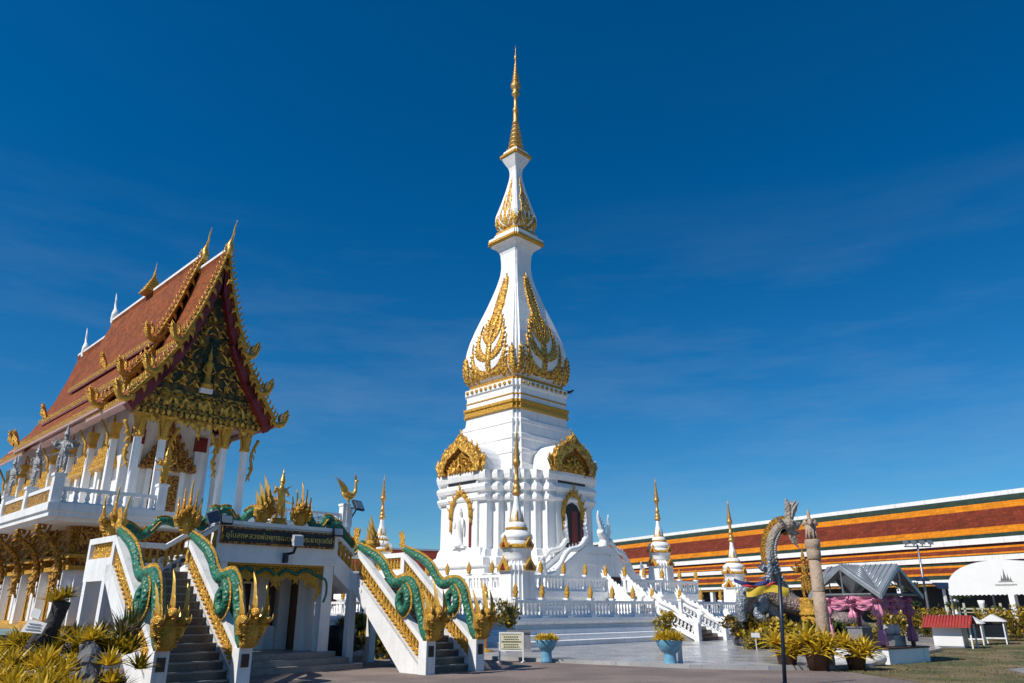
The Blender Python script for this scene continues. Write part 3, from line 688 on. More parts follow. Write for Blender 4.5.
def white_stair(name, label, a0, a1, n_top, n_foot, z_top, z_foot, steps, lattice=False, stepmat='granite_light'):
    t = thing(name, label, 'stairs', ((a0 + a1) / 2, n_foot, z_foot))
    mb = MB()
    for i in range(steps):
        n0 = n_foot + (n_top - n_foot) * i / steps; mb.box(a0, a1, n0, n_top, z_foot + (z_top - z_foot) * i / steps, z_foot + (z_top - z_foot) * (i + 1) / steps)
    build(mb, 'steps', stepmat, t)
    if lattice:
        mb = MB(); mb.box(a0 + .75, a1 - .75, n_foot - .0, n_top, z_foot, z_foot + .001)
        for i in range(steps):
            n0 = n_foot + (n_top - n_foot) * i / steps; z1 = z_foot + (z_top - z_foot) * (i + 1) / steps; n1 = n_foot + (n_top - n_foot) * (i + 1) / steps
            mb.box(a0 + .55, a1 - .55, n0 - .012, n1 - .012, z1 - (z_top - z_foot) / steps, z1 + .012)
        build(mb, 'red_carpet', 'wood', t)
    for x in (a0, a1):
        mb = MB(); w = .09
        if lattice:
            poly = [(x - w, n_foot - .05, z_foot), (x - w, n_top, z_top - .12), (x - w, n_top, z_top + .04), (x - w, n_foot - .05, z_foot + .2)]
            mb.prism(poly, (2 * w, 0, 0)); poly = [(x - w, n_foot - .05, z_foot + .62), (x - w, n_top, z_top + .52), (x - w, n_top, z_top + .66), (x - w, n_foot - .05, z_foot + .74)]; mb.prism(poly, (2 * w, 0, 0))
            for i in range(11):
                f = (i + .5) / 11; n0 = n_foot + (n_top - n_foot) * f; z0 = z_foot + (z_top - z_foot) * f
                ring = [(x, n0 + .15 * math.cos(q), z0 + .4 + .2 * math.sin(q)) for q in [j * math.pi / 5 for j in range(11)]]; mb.tube(ring, .035, 5)
            mb.box(x - .13, x + .13, n_foot - .2, n_foot + .06, z_foot, z_foot + .8)
        else:
            mb.prism([(x - w, n_foot - .15, z_foot), (x - w, n_top, z_foot), (x - w, n_top, z_top + .55), (x - w, n_foot - .15, z_foot + .45)], (2 * w, 0, 0))
        st = build(mb, 'stringer', 'chedi_white', t)
        b, h = MB(), MB()
        dz = .74 if lattice else .5
        naga_rail(b, h, x, [(n_top + .25, z_top + dz + .1), (n_top - .1, z_top + dz + .05), ((n_top + n_foot) / 2, (z_top + z_foot) / 2 + dz), (n_foot + .1, z_foot + dz + .03), (n_foot - .1, z_foot + dz + .02)], r=.11, head=.55)
        nb = build(b, 'naga_body', 'chedi_white', t); build(h, 'naga_head', 'chedi_white', nb)
        # a crested tail finial at the top
        tl = MB()
        for j in range(3): tl.flame((x, n_top + .2 + .05 * j, z_top + dz + .05), (0, .2 * j, 1), (0, 1, 0), .8 - .15 * j, .22, .15, thick=.06)
        build(tl, 'tail_finial', 'chedi_white', t)
    return t
white_stair('terrace_staircase', 'white lower staircase with pierced naga balustrades rising to the lower terrace', LST[0], LST[1], 23.1, 20.9, 1.2, .11, 7, True)
white_stair('terrace_staircase', 'short white naga staircase between the lower and the upper terrace', UST[0], UST[1], 26.0, 24.2, 2.4, 1.2, 6)

# double flight in front of the chedi door
ds = thing('door_staircase', 'white double staircase with crested nagas in front of the dark chedi door', 'stairs', (34.1, 28.2, 2.4))
mb = MB(); F0, F1 = 27.45, 28.9
mb.prism([(30.1, F0, 2.4), (38.0, F0, 2.4), (38.0, F0, 2.75), (35.4, F0, 4.55), (33.2, F0, 4.55), (30.1, F0, 2.75)], (0, F1 - F0, 0)); build(mb, 'stair_block', 'chedi_white', ds)
mb = MB()
mb.prism([(29.95, F0 - .12, 2.95), (33.15, F0 - .12, 4.85), (35.45, F0 - .12, 4.85), (38.15, F0 - .12, 2.95), (38.15, F0 - .12, 2.65), (35.3, F0 - .12, 4.5), (33.3, F0 - .12, 4.5), (29.95, F0 - .12, 2.65)], (0, .24, 0))
mb.prism([(29.95, F1 - .1, 2.95), (33.15, F1 - .1, 4.85), (33.3, F1 - .1, 4.5), (29.95, F1 - .1, 2.65)], (0, .22, 0))
build(mb, 'coping', 'chedi_white', ds)
mb = MB(); mb.box(35.35, 36.2, F0 - .06, F0 + .1, 2.75, 3.25); build(mb, 'plaque', 'glass', ds)
mb = MB(); mb.box(33.2, 35.4, F0 - .06, F0 + .1, 3.85, 4.4); build(mb, 'frieze', 'chedi_white', ds)
for (yy, xa, xb, s_) in ((F0, 33.0, 29.9, -1), (F1, 33.0, 29.9, -1), (F0, 35.6, 38.2, 1)):
    b, h = MB(), MB()
    S_ = spline([(xa - s_ * .3, yy, 4.98), (xa, yy, 4.9), ((xa * 2 + xb) / 3, yy, 4.28 + .12), ((xa + 2 * xb) / 3, yy, 3.62), (xb, yy, 2.95)], 8); N_ = len(S_)
    S_ = [p + Vector((0, 0, .12 + .13 * math.sin(i / N_ * 14))) for i, p in enumerate(S_)]
    b.tube(S_, .15, 8)
    for i in range(1, N_ - 1, 2): b.flame(S_[i] + Vector((0, 0, .1)), (-.2 * s_, 0, 1), (s_, 0, 0), .2, .16, .2, thick=.04)
    e = S_[-1]; d = Vector((s_, 0, 0))
    h.tube([e, e + d * .16 + Vector((0, 0, .1)), e + d * .18 + Vector((0, 0, .45)), e + d * .3 + Vector((0, 0, .6)), e + d * .5 + Vector((0, 0, .55))], [.15, .18, .15, .17, .05], 8)
    for j in range(3): h.flame(e + d * (.1 + .06 * j) + Vector((0, 0, .5)), (.1 * (j - 1) * s_, 0, 1), (s_, 0, 0), .55 - .1 * j, .2, .15, thick=.05)
    e2 = S_[0]      # tall crested tail at the top
    for j in range(5): h.flame(e2 + Vector((s_ * (.05 * j - .1), 0, .0 + .22 * j)), (s_ * (.3 - .15 * j), 0, 1), (s_, 0, 0), .75, .34 - .03 * j, .2, thick=.09)
    nb = build(b, 'naga_body', 'chedi_white', ds); build(h, 'naga_head', 'chedi_white', nb)
mb = MB()       # tall crested naga raised above the landing
mb.tube(spline([(34.9, F0 + .1, 4.85), (35.0, F0 + .1, 5.3), (34.75, F0 + .1, 5.6), (34.6, F0 + .05, 5.75)], 6), interp([.3, .26, .24, .2], 19), 8)
for j in range(6): mb.flame((34.85 - .06 * j, F0 + .08, 5.3 + .17 * j), (.25 - .1 * j, 0, 1), (1, 0, 0), .75, .42 - .05 * j, .18, thick=.11)
build(mb, 'crested_naga', 'chedi_white', ds)

# small corner chedis ----------------------------------------------------------------------------------
oct_r = [(x, y) for k in range(4) for x, y in [((1, .5), (.86, .5), (.86, .68), (.72, .68), (.72, .72), (.68, .72), (.68, .86), (.5, .86), (.5, 1))[i] if k == 0 else [(-((1, .5), (.86, .5), (.86, .68), (.72, .68), (.72, .72), (.68, .72), (.68, .86), (.5, .86), (.5, 1))[i][1], ((1, .5), (.86, .5), (.86, .68), (.72, .68), (.72, .72), (.68, .72), (.68, .86), (.5, .86), (.5, 1))[i][0]), (-((1, .5), (.86, .5), (.86, .68), (.72, .68), (.72, .72), (.68, .72), (.68, .86), (.5, .86), (.5, 1))[i][0], -((1, .5), (.86, .5), (.86, .68), (.72, .68), (.72, .72), (.68, .72), (.68, .86), (.5, .86), (.5, 1))[i][1]), (((1, .5), (.86, .5), (.86, .68), (.72, .68), (.72, .72), (.68, .72), (.68, .86), (.5, .86), (.5, 1))[i][1], -((1, .5), (.86, .5), (.86, .68), (.72, .68), (.72, .72), (.68, .72), (.68, .86), (.5, .86), (.5, 1))[i][0])][k - 1] for i in range(9)]]
def small_chedi(label, a, n, z, first=[None]):
    if first[0] is not None:
        o = copy_tree(first[0]); o.location = W(a, n, z); o['label'] = label; return o
    t = thing('small_chedi', label, 'chedi', (0, 0, 0), 'small corner chedis on the terraces', local=True)
    t.location = W(a, n, z); first[0] = t
    mb = MB(); mb.polylathe(oct_r, [(.86, 0), (.86, .25), (.8, .28), (.76, .5), (.8, .53), (.8, .62), (.7, .68), (.66, 1.75), (.72, 1.8), (.72, 1.98), (.6, 2.05), (.5, 2.2)]); build(mb, 'base', 'chedi_white', t)
    mb = MB(); mb.lathe([(.56, 2.1), (.62, 2.3), (.6, 2.55), (.66, 2.6), (.66, 2.95), (.6, 3.0), (.68, 3.05), (.66, 3.2), (.5, 3.35), (.42, 3.4), (.44, 3.55), (.36, 3.7), (.2, 3.78)], 20); build(mb, 'drum', 'chedi_white', t)
    mb = MB()
    for k in range(4):
        for (r, z0, w, h) in ((.70, 1.78, .3, .5), (.66, 2.68, .22, .42)):
            q = [(-w, r, z0), (-w * 1.05, r, z0 + h * .25), (-w * .55, r, z0 + h * .6), (0, r, z0 + h), (w * .55, r, z0 + h * .6), (w * 1.05, r, z0 + h * .25), (w, r, z0)]
            s = MB(); s.prism(q, (0, .1, 0))
            for xx in (-w, w): s.flame((xx, r + .05, z0), (xx, 0, .8), (xx, 0, 0), .2, .13, .2, thick=.04)
            s.flame((0, r + .05, z0 + h * .8), (0, 0, 1), (1, 0, 0), .2, .12, 0, thick=.04)
            mb.add([Matrix.Rotation(k * math.pi / 2, 3, 'Z') @ Vector(p) for p in s.v], s.f)
    mb.lathe([(.62, 2.62), (.7, 2.68), (.7, 2.8), (.64, 2.84)], 20)
    mb.lathe([(.42, 3.38), (.47, 3.44), (.47, 3.5), (.4, 3.54)], 16)
    g = build(mb, 'gilded_gables', 'gold', t)
    mb = MB()
    for k in range(4):
        for (r, z0, w, h) in ((.77, 1.82, .14, .27), (.735, 2.72, .1, .2)):
            s = MB(); s.prism([(-w, r, z0), (0, r, z0 + h), (w, r, z0)], (0, .06, 0)); mb.add([Matrix.Rotation(k * math.pi / 2, 3, 'Z') @ Vector(p) for p in s.v], s.f)
    build(mb, 'red_niche', 'red', g)
    mb = MB(); mb.lathe([(.2, 3.6), (.27, 3.72), (.25, 3.95), (.17, 4.3), (.115, 4.65), (.11, 4.85), (.06, 4.9)], 16, m=0); build(mb, 'bell', 'chedi_white', t)
    mb = MB()
    mb.lathe([(.22, 3.5), (.32, 3.55), (.34, 3.66), (.3, 3.74), (.28, 3.76)], 14)
    for i in range(8):
        q = i * math.pi / 4; d = Vector((math.cos(q), math.sin(q), 0)); s_ = Vector((-math.sin(q), math.cos(q), 0)); mb.flame(d * .29 + Vector((0, 0, 3.62)), d * -.1 + Vector((0, 0, 1)), s_, .62 if i % 2 else .32, .15, 0, thick=.035)
    mb.lathe([(.12, 4.82), (.18, 4.88), (.19, 5.0), (.13, 5.06), (.17, 5.14), (.14, 5.24), (.1, 5.36), (.13, 5.42), (.13, 5.52), (.085, 5.6), (.08, 6.0), (.11, 6.06), (.17, 6.16), (.18, 6.28), (.13, 6.36), (.15, 6.42), (.11, 6.52), (.13, 6.58), (.095, 6.7), (.11, 6.76), (.075, 6.9), (.09, 6.96), (.055, 7.1), (.07, 7.15), (.04, 7.4), (.055, 7.48), (.028, 7.55), (.018, 7.75), (.008, 7.85)], 12)
    build(mb, 'spire', 'spire_gold', t)
    return t
small_chedi('small white chedi at the near corner of the lower terrace, before the tower', 25.05, 24.75, 1.2).scale = (1.1, 1.1, 1.1)
small_chedi('small white gold-spired chedi on the upper terrace, above the naga stairs', 40.4, 27.5, 2.4).scale = (1, 1, .9)
small_chedi('small white gold-spired chedi beside the flags and the grey naga sculpture', 44.6, 24.9, 1.2).scale = (1, 1, .9)
small_chedi('small white chedi rising behind the teal nagas of the far temple staircase', 27.7, 39.0, 2.4).scale = (1, 1, .9)
small_chedi('small gold-spired chedi whose tip alone shows behind the porch parapet', 25.1, 43.6, 1.2).scale = (1, 1, .9)

# ------------------------------------------------------------------ the temple on its raised terrace
TA = 10.5
temple = thing('temple_hall', 'ornate temple hall with steep tiled roofs and gilded gable on a raised terrace', 'temple', (TA, 33, 0))
# lower storey
mb = MB(); mb.box(7.0, 14.0, 24.6, 45, 0, 3.85); build(mb, 'lower_wall', 'white', temple)
mb = MB(); mb.box(6.93, 14.07, 24.53, 45.05, 2.75, 3.84); build(mb, 'carved_frieze', 'gold_mosaic', temple)
mb = MB(); mb.box(6.6, 14.4, 24.3, 45.2, 0.0, 1.0); mb.box(6.45, 14.5, 24.2, 45.3, 0.0, .5); build(mb, 'lower_plinth', 'white', temple)
mb = MB(); mb.box(6.5, 14.45, 24.25, 45.2, 1.0, 1.14); mb.box(6.75, 14.2, 24.45, 45.1, 2.62, 2.74); mb.box(6.7, 14.2, 24.4, 45.1, 2.95, 3.05); build(mb, 'gilded_moulding', 'gold', temple)
for i in range(9):      # lower pilasters, windows and brackets along the side facing left
    n0 = 24.75 + i * 2.15
    mb = MB(); mb.box(6.72, 7.02, n0, n0 + .34, 1.14, 2.62); build(mb, 'pilaster', 'white', temple)
    mb = MB(); mb.box(6.68, 7.0, n0 - .05, n0 + .39, 2.62, 2.8)
    bp_ = spline([(6.7, n0 + .17, 1.9), (6.6, n0 + .17, 2.3), (6.62, n0 + .17, 2.75), (6.4, n0 + .17, 3.25), (6.0, n0 + .17, 3.6), (5.9, n0 + .17, 3.85)], 5)     # curving gilded bracket under the terrace edge
    mb.tube(bp_, interp([.02, .07, .1, .08, .07, .08], len(bp_)), 8)
    for q in range(3, len(bp_) - 2, 2):
        mb.flame(bp_[q], (-.6, 0, -.8), (0, 1, 0), .24, .16, .2, thick=.05); mb.flame(bp_[q] + Vector((.1, 0, .05)), (.3, 0, 1), (0, 1, 0), .3, .2, .1, thick=.06)
    mb.polylathe([(1, 1), (-1, 1), (-1, -1), (1, -1)], [(.16, 2.8), (.19, 2.9), (.16, 3.05), (.21, 3.3), (.17, 3.45), (.24, 3.83)], (6.92, n0 + .17, 0))
    build(mb, 'gilded_bracket', 'gold_carve', temple)
    if i < 8:
        w0 = n0 + .75
        mb = MB(); mb.box(6.94, 7.06, w0, w0 + .95, 1.2, 2.45); wi = build(mb, 'window', 'red', temple); mb = MB(); mb.box(6.80, 6.9, w0 + .05, w0 + .3, 1.2, 2.5); build(mb, 'white_reveal', 'white', wi)
        mb = MB()
        for q in (w0 - .08, w0 + .92): mb.box(6.86, 7.0, q, q + .11, 1.14, 2.56)
        mb.box(6.84, 7.0, w0 - .12, w0 + 1.06, 2.45, 2.58); mb.box(6.8, 7.0, w0 - .12, w0 + 1.06, 1.1, 1.22)
        for j in range(5): mb.flame((6.86, w0 + .12 + .18 * j, 2.56), (0, 0, 1), (0, 1, 0), .34 - .06 * abs(j - 2), .2, 0, thick=.06)
        build(mb, 'window_frame', 'gold', wi)
        mb = MB(); mb.box(6.90, 6.95, w0 + .72, w0 + .9, 1.25, 2.4); build(mb, 'shutter', 'gold_carve', wi)
# terrace slab with cornice
mb = MB()
def slabring(prof): 
    vs = []
    for e, z in prof: vs += [(5.75 - e, 23.5 - e, z), (15.25 + e, 23.5 - e, z), (15.25 + e, 46 + e, z), (5.75 - e, 46 + e, z)]
    n = len(prof)
    mb.add(vs, [(j * 4 + i, j * 4 + (i + 1) % 4, (j + 1) * 4 + (i + 1) % 4, (j + 1) * 4 + i) for j in range(n - 1) for i in range(4)] + [(3, 2, 1, 0), ((n - 1) * 4, (n - 1) * 4 + 1, (n - 1) * 4 + 2, (n - 1) * 4 + 3)])
slabring([(-.4, 3.84), (-.14, 3.86), (-.1, 3.92), (0, 3.96), (0, 4.08), (.06, 4.11), (.06, 4.32)])
build(mb, 'terrace_slab', 'white', temple)
def rail_post(mb, a, n, z0, z1, w=.13): mb.box(a - w, a + w, n - w, n + w, z0, z1); mb.box(a - w - .03, a + w + .03, n - w - .03, n + w + .03, z1, z1 + .08)
mb = MB()
for (a0, a1) in ((5.95, 8.62), (12.4, 15.05)):
    mb.box(a0, a1, 23.58, 23.72, 4.68, 4.78); mb.box(a0, a1, 23.6, 23.7, 4.32, 4.38)
    nb = int((a1 - a0) / .27)
    for i in range(nb): baluster(mb, a0 + (i + .5) * (a1 - a0) / nb, 23.65, 4.37, .32, .075, 8)
    build(mb, 'front_balustrade', 'white', temple); mb = MB()
for a in (5.87, 8.68, 12.34, 15.13): mb = MB(); rail_post(mb, a, 23.65, 4.32, 5.05); build(mb, 'rail_post', 'white', temple)
for i in range(1, 8):
    for a in (5.87, 15.13): mb = MB(); rail_post(mb, a, 23.65 + i * 2.7, 4.32, 4.95); build(mb, 'rail_post', 'white', temple)
mb = MB()
mb.box(5.8, 5.94, 23.7, 45, 4.72, 4.82); mb.box(5.8, 5.94, 23.7, 45, 4.32, 4.38); mb.box(15.06, 15.2, 23.7, 45, 4.72, 4.82)
build(mb, 'side_rail', 'white', temple)
mb = MB(); mb.box(5.83, 5.91, 23.8, 45, 4.385, 4.715); build(mb, 'gilded_rail_panel', 'gold_carve', temple)
# hall walls
mb = MB(); mb.box(8.95, 12.05, 28.6, 44, 4.3, 8.9); mb.box(8.3, 12.7, 28.3, 44.3, 4.3, 4.55); build(mb, 'hall_wall', 'white', temple)
mb = MB()
for n0 in (28.62, 31.0, 33.4, 35.8, 38.2, 40.6, 43.0):
    for a in (8.58, 12.42):
        mb = MB(); mb.box(a - .11, a + .11, n0 - .11, n0 + .11, 4.3, 7.3); cl = build(mb, 'side_column', 'white', temple); mb = MB()
        mb.polylathe([(1, 1), (-1, 1), (-1, -1), (1, -1)], [(.12, 7.25), (.14, 7.3), (.125, 7.45), (.16, 7.7), (.18, 7.85)], (a, n0, 0))
        s_ = -1 if a < 10 else 1
        mb.tube([(a + s_ * .12, n0, 6.9), (a + s_ * .2, n0, 7.1), (a + s_ * .22, n0, 7.4), (a + s_ * .5, n0, 7.9)], [.02, .06, .05, .04], 6)
        mb.flame((a + s_ * .17, n0, 6.95), (s_ * .1, 0, -1), (0, 1, 0), .3, .12, .1, thick=.04)
        build(mb, 'capital', 'gold', cl)
for n0 in (29.8, 32.2, 34.6, 37.0, 39.4, 41.8):     # windows with gilded mondop crowns
    mb = MB(); mb.box(8.86, 8.97, n0 - .32, n0 + .32, 4.75, 6.25); wi = build(mb, 'window', 'gold_mosaic', temple)
    mb = MB(); mb.box(8.8, 8.94, n0 - .52, n0 - .34, 4.6, 6.35); mb.box(8.8, 8.94, n0 + .34, n0 + .52, 4.6, 6.35); mb.box(8.72, 8.94, n0 - .62, n0 + .62, 4.5, 4.66); build(mb, 'window_frame', 'white', wi)
    mb = MB()
    for j in range(5):
        w = .84 - .15 * j; z0 = 6.35 + .27 * j; mb.box(8.5 + .07 * j, 8.94, n0 - w, n0 + w, z0, z0 + .1); mb.box(8.56 + .07 * j, 8.94, n0 - w + .06, n0 + w - .06, z0 + .1, z0 + .24)
        for q in range(-3, 4): mb.flame((8.52 + .07 * j, n0 + q * w / 3.3, z0 + .08), (-.1, 0, 1), (0, 1, 0), .2, .12, 0, thick=.04)
    mb.lathe([(.16, 7.65), (.1, 7.85), (.06, 8.05), (.01, 8.4)], 8, (8.86, n0, 0))
    build(mb, 'mondop_crown', 'gold', wi)
# front door, porch columns and gilded lintel
mb = MB(); mb.box(10.0, 11.0, 28.5, 28.62, 4.5, 6.2); do = build(mb, 'door', 'gold_mosaic', temple)
mb = MB(); mb.box(9.8, 9.98, 28.42, 28.6, 4.4, 6.35); mb.box(11.02, 11.2, 28.42, 28.6, 4.4, 6.35); build(mb, 'door_frame', 'white', do)
mb = MB()
for j in range(5):
    w = 1.0 - .17 * j; z0 = 6.35 + .27 * j; mb.box(10.5 - w, 10.5 + w, 28.2 + .05 * j, 28.6, z0, z0 + .11); mb.box(10.5 - w + .08, 10.5 + w - .08, 28.26 + .05 * j, 28.6, z0 + .11, z0 + .27)
    for q in range(-3, 4): mb.flame((10.5 + q * w / 3.3, 28.22 + .05 * j, z0 + .08), (0, -.1, 1), (1, 0, 0), .24, .15, 0, thick=.05)
mb.lathe([(.2, 7.65), (.12, 7.9), (.07, 8.1), (.01, 8.5)], 8, (10.5, 28.45, 0))
build(mb, 'mondop_crown', 'gold_mosaic', do)
for a in (9.35, 11.65):
    mb = MB(); mb.box(a - .2, a + .2, 28.45, 28.6, 4.4, 7.2); p_ = build(mb, 'pilaster', 'white', temple)
    mb = MB(); mb.box(a - .22, a + .22, 28.42, 28.6, 7.2, 7.75); build(mb, 'red_capital', 'red', p_)
for a in (8.62, 9.42, 11.58, 12.38):
    mb = MB(); mb.box(a - .105, a + .105, 26.2, 26.41, 4.3, 7.15); cl = build(mb, 'porch_column', 'white', temple, bevel=.02)
    mb = MB(); mb.polylathe([(1, 1), (-1, 1), (-1, -1), (1, -1)], [(.12, 7.0), (.15, 7.06), (.125, 7.14), (.13, 7.4), (.19, 7.68), (.22, 7.8)], (a, 26.3, 0))
    for q in range(4):
        x, y = [(1, 0), (-1, 0), (0, 1), (0, -1)][q]
        mb.flame((a + x * .12, 26.3 + y * .12, 7.0), (x * .15, y * .15, 1), (-y, x, 0), .7, .18, 0, thick=.04)
    build(mb, 'capital', 'gold', cl)
for a, s_ in ((8.62, -1), (12.38, 1), (9.42, 1), (11.58, -1)):     # hanging gilded brackets beside the columns
    mb = MB(); mb.tube(spline([(a + s_ * .17, 26.3, 5.95), (a + s_ * .34, 26.3, 6.4), (a + s_ * .27, 26.3, 6.9), (a + s_ * .5, 26.3, 7.5)], 5), interp([.02, .07, .05, .07], 16), 6)
    for j in range(5): mb.flame((a + s_ * (.2 + .03 * j), 26.3, 6.2 + .26 * j), (s_ * .5, 0, -.8), (0, 1, 0), .28, .16, .2, thick=.05)
    build(mb, 'hanging_bracket', 'gold', temple)
mb = MB(); mb.box(8.3, 12.7, 26.05, 26.55, 7.8, 8.0); mb.box(8.2, 12.8, 25.98, 26.55, 8.0, 8.1); mb.box(8.15, 12.85, 25.95, 26.55, 8.62, 8.74); mb.box(8.25, 12.75, 26.02, 26.5, 8.1, 8.62); 
build(mb, 'lintel', 'gold_green', temple)
mb = MB()
for i in range(22):
    x = 8.35 + i * .205; mb.flame((x, 26.0, 8.12), (.1 * math.sin(i * 2), 0, 1), (1 if i % 2 else -1, 0, 0), .46, .17, .35, thick=.05)
    mb.flame((x, 25.96, 7.98), (0, 0, -1), (1, 0, 0), .2, .16, 0, thick=.04)
for i in range(11):      # scalloped valance with a drop in the middle
    t = (i - 5) / 5; L_ = .42 - .2 * abs(t) if abs(t) > .15 else .72; mb.flame((10.5 + t * 1.0, 26.1, 7.84), (0, 0, -1), (1, 0, 0), L_, .24, .1, thick=.05)
for s0 in (8.85, 12.05):
    for i in range(3): mb.flame((s0 + i * .12, 26.1, 7.84), (0, 0, -1), (1, 0, 0), .35, .18, 0, thick=.05)
build(mb, 'gilded_valance', 'gold_filigree', temple)
# porch ceiling and eave soffits
mb = MB(); mb.box(8.4, 12.6, 26.25, 43.6, 8.75, 8.85); mb.box(7.98, 8.4, 26.3, 37.4, 8.1, 8.18); mb.box(12.6, 13.02, 26.3, 37.4, 8.1, 8.18); build(mb, 'soffit', 'soffit', temple)

T1 = [(0, 14.3), (.28, 13.1), (.70, 11.7), (1.18, 10.5)]
T2 = [(.86, 11.05), (1.36, 10.02), (1.88, 9.2)]
T3 = [(1.5, 9.78), (2.06, 8.86), (2.62, 8.12)]
def roof(n0, n1, dz, da, names='roof', gable=True, back=False):
    """one telescoped roof section of three tiers, both slopes, with gilded barge boards on its front edge"""
    for s_ in (-1, 1):
        for ti, T in enumerate((T1, T2, T3)):
            e = da * (1 if ti else 1); P = [(x + (e if (i or ti) else 0), z + dz * (1, .62, .3)[ti]) for i, (x, z) in enumerate(T)]
            m0, m1 = n0 + (0, .25, .5)[ti] * (0 if gable else 1), n1 + (0, .5, 1.0)[ti]
            mb = MB(); th = .11
            top = [Vector((TA + s_ * x, 0, z)) for x, z in P]
            for i in range(len(P) - 1):
                a_, b_ = top[i], top[i + 1]; nr = Vector((-(b_ - a_).z * -s_ * -1, 0, 0))
                d = (b_ - a_).normalized(); nr = Vector((-d.z, 0, d.x)); nr = nr if nr.z < 0 else -nr
                q = [a_, b_, b_ + nr * th, a_ + nr * th]
                mb.prism([(p.x, m0, p.z) for p in q], (0, m1 - m0, 0))
            rf = build(mb, 'roof_slope', 'tile', temple)
            # eave edge: plum board with a row of gold dentils
            x, z = TA + s_ * P[-1][0], P[-1][1]
            mb = MB(); mb.box(min(x - .02, x + .05 * s_), max(x + .02, x + .05 * s_), m0 + .02, m1 - .02, z - .2, z + .03); build(mb, 'eave_board', 'purple' if ti < 2 else 'soffit', rf)
            mb = MB()
            nn = int((m1 - m0) / .17)
            for i in range(nn): mb.box(x + s_ * .04 - .03, x + s_ * .04 + .03, m0 + .04 + i * .17, m0 + .14 + i * .17, z - .08, z + .07)
            mb.box(x + s_ * .035 - .03, x + s_ * .035 + .03, m0, m1, z - .13, z - .10)
            build(mb, 'eave_dentils', 'gold', rf)
            if back: continue
            # barge board (lamyong) with flame teeth and a curled end
            PS = [Vector((TA + s_ * xx, m0 - .06, zz_)) for xx, zz_ in P]
            C_ = spline(PS, 8 if ti == 0 else 6); N_ = len(C_)
            mb = MB(); mb.tube([p + Vector((0, 0, .10)) for p in C_], .05, 6, 0)
            mb.tube([p + Vector((0, 0, -.02)) for p in C_], .035, 6, 0)
            LT = sum((C_[i + 1] - C_[i]).length for i in range(N_ - 1)); NT_ = int(LT / .2)
            for k in range(NT_):
                q = (k + .5) / NT_ * (N_ - 1); i = min(int(q), N_ - 2)
                d = (C_[i + 1] - C_[i]).normalized(); nr = Vector((-d.z, 0, d.x)); nr = nr if nr.z > 0 else -nr
                mb.flame(C_[i] + (C_[i + 1] - C_[i]) * (q - i) + Vector((0, 0, .1)), nr * 1.0 + Vector((0, 0, .8)), (s_, 0, 0), .3, .1, -.25, thick=.045)
            # wavy lower edge
            for i in range(2, N_ - 1, 3):
                d = (C_[i + 1] - C_[i]).normalized(); nr = Vector((-d.z, 0, d.x)); nr = -nr if nr.z > 0 else nr
                mb.flame(C_[i], nr, d, .24, .2, .6, thick=.05)
            b_ = build(mb, 'barge_board', 'gold', rf)
            mb = MB(); p = PS[-1]; hk = spline([p + Vector((-s_ * .12, 0, .02)), p + Vector((s_ * .08, 0, -.1)), p + Vector((s_ * .28, 0, -.04)), p + Vector((s_ * .4, 0, .2)), p + Vector((s_ * .47, 0, .52))], 5)
            mb.tube(hk, interp([.07, .1, .1, .09, .012], len(hk)), 6)
            for j in (-1, 0, 1): mb.flame(p + Vector((s_ * (.3 - .08 * abs(j)), .13 * j, .05)), (s_ * .12, .25 * j, 1), (s_, 0, 0), .55 - .1 * abs(j), .16, .2, thick=.06)
            for i in range(6, len(hk) - 3, 2): mb.flame(hk[i], (s_ * .6, 0, .5), (0, 1, 0), .22, .12, .2, thick=.04)
            for i in range(8, len(hk) - 3, 2): mb.flame(hk[i], (-s_ * .8, 0, .6), (0, 1, 0), .2, .12, .2, thick=.04)
            build(mb, 'curled_finial', 'gold', b_)
    # board closing the front of the section
    mb = MB(); q = [(TA - 1.5 - da, n0 + .7, 9.5), (TA - 1.05 - da, n0 + .7, 10.4 + dz), (TA - .62, n0 + .7, 11.55 + dz), (TA - .22, n0 + .7, 13.0 + dz), (TA, n0 + .7, 14.05 + dz), (TA + .22, n0 + .7, 13.0 + dz), (TA + .62, n0 + .7, 11.55 + dz), (TA + 1.05 + da, n0 + .7, 10.4 + dz), (TA + 1.5 + da, n0 + .7, 9.5)]
    mb.prism(q, (0, .1, 0)); build(mb, 'gable_backing', 'red', temple)
    # ridge
    mb = MB(); mb.box(TA - .09, TA + .09, n0 + .05, n1, 14.3 + dz - .06, 14.3 + dz + .1); build(mb, 'ridge_cap', 'white', temple)
def chofa(n, z, lean=-1, name='chofa', m='gold_smooth', sc=1.0):
    mb = MB(); b = Vector((TA, n, z))
    q = [b + Vector((0, lean * y * sc, h * sc)) for y, h in [(.02, -.15), (.05, .1), (-.02, .38), (.1, .68), (.24, .95), (.27, 1.25), (.45, 1.62)]]
    S_ = spline(q, 5); mb.tube(S_, interp([.13 * sc, .16 * sc, .17 * sc, .07 * sc, .05 * sc, .045 * sc, .006], len(S_)), 8)
    mb.flame(b + Vector((0, lean * .12 * sc, .8 * sc)), (0, lean * 1.0, .5), (0, 0, 1), .3 * sc, .1, .2, thick=.03)
    return build(mb, name, m, temple)
roof(25.65, 28.6, 0, 0)
roof(28.0, 38.2, .6, .1)
roof(38.0, 43.0, -.1, 0, back=True)
chofa(25.55, 14.22, sc=.76); chofa(27.9, 14.82, sc=.76)
chofa(38.2, 14.9, 1, m='chedi_white'); chofa(42.2, 14.1, 1, m='chedi_white')
mb = MB()      # tiered gilded spirelet on the ridge
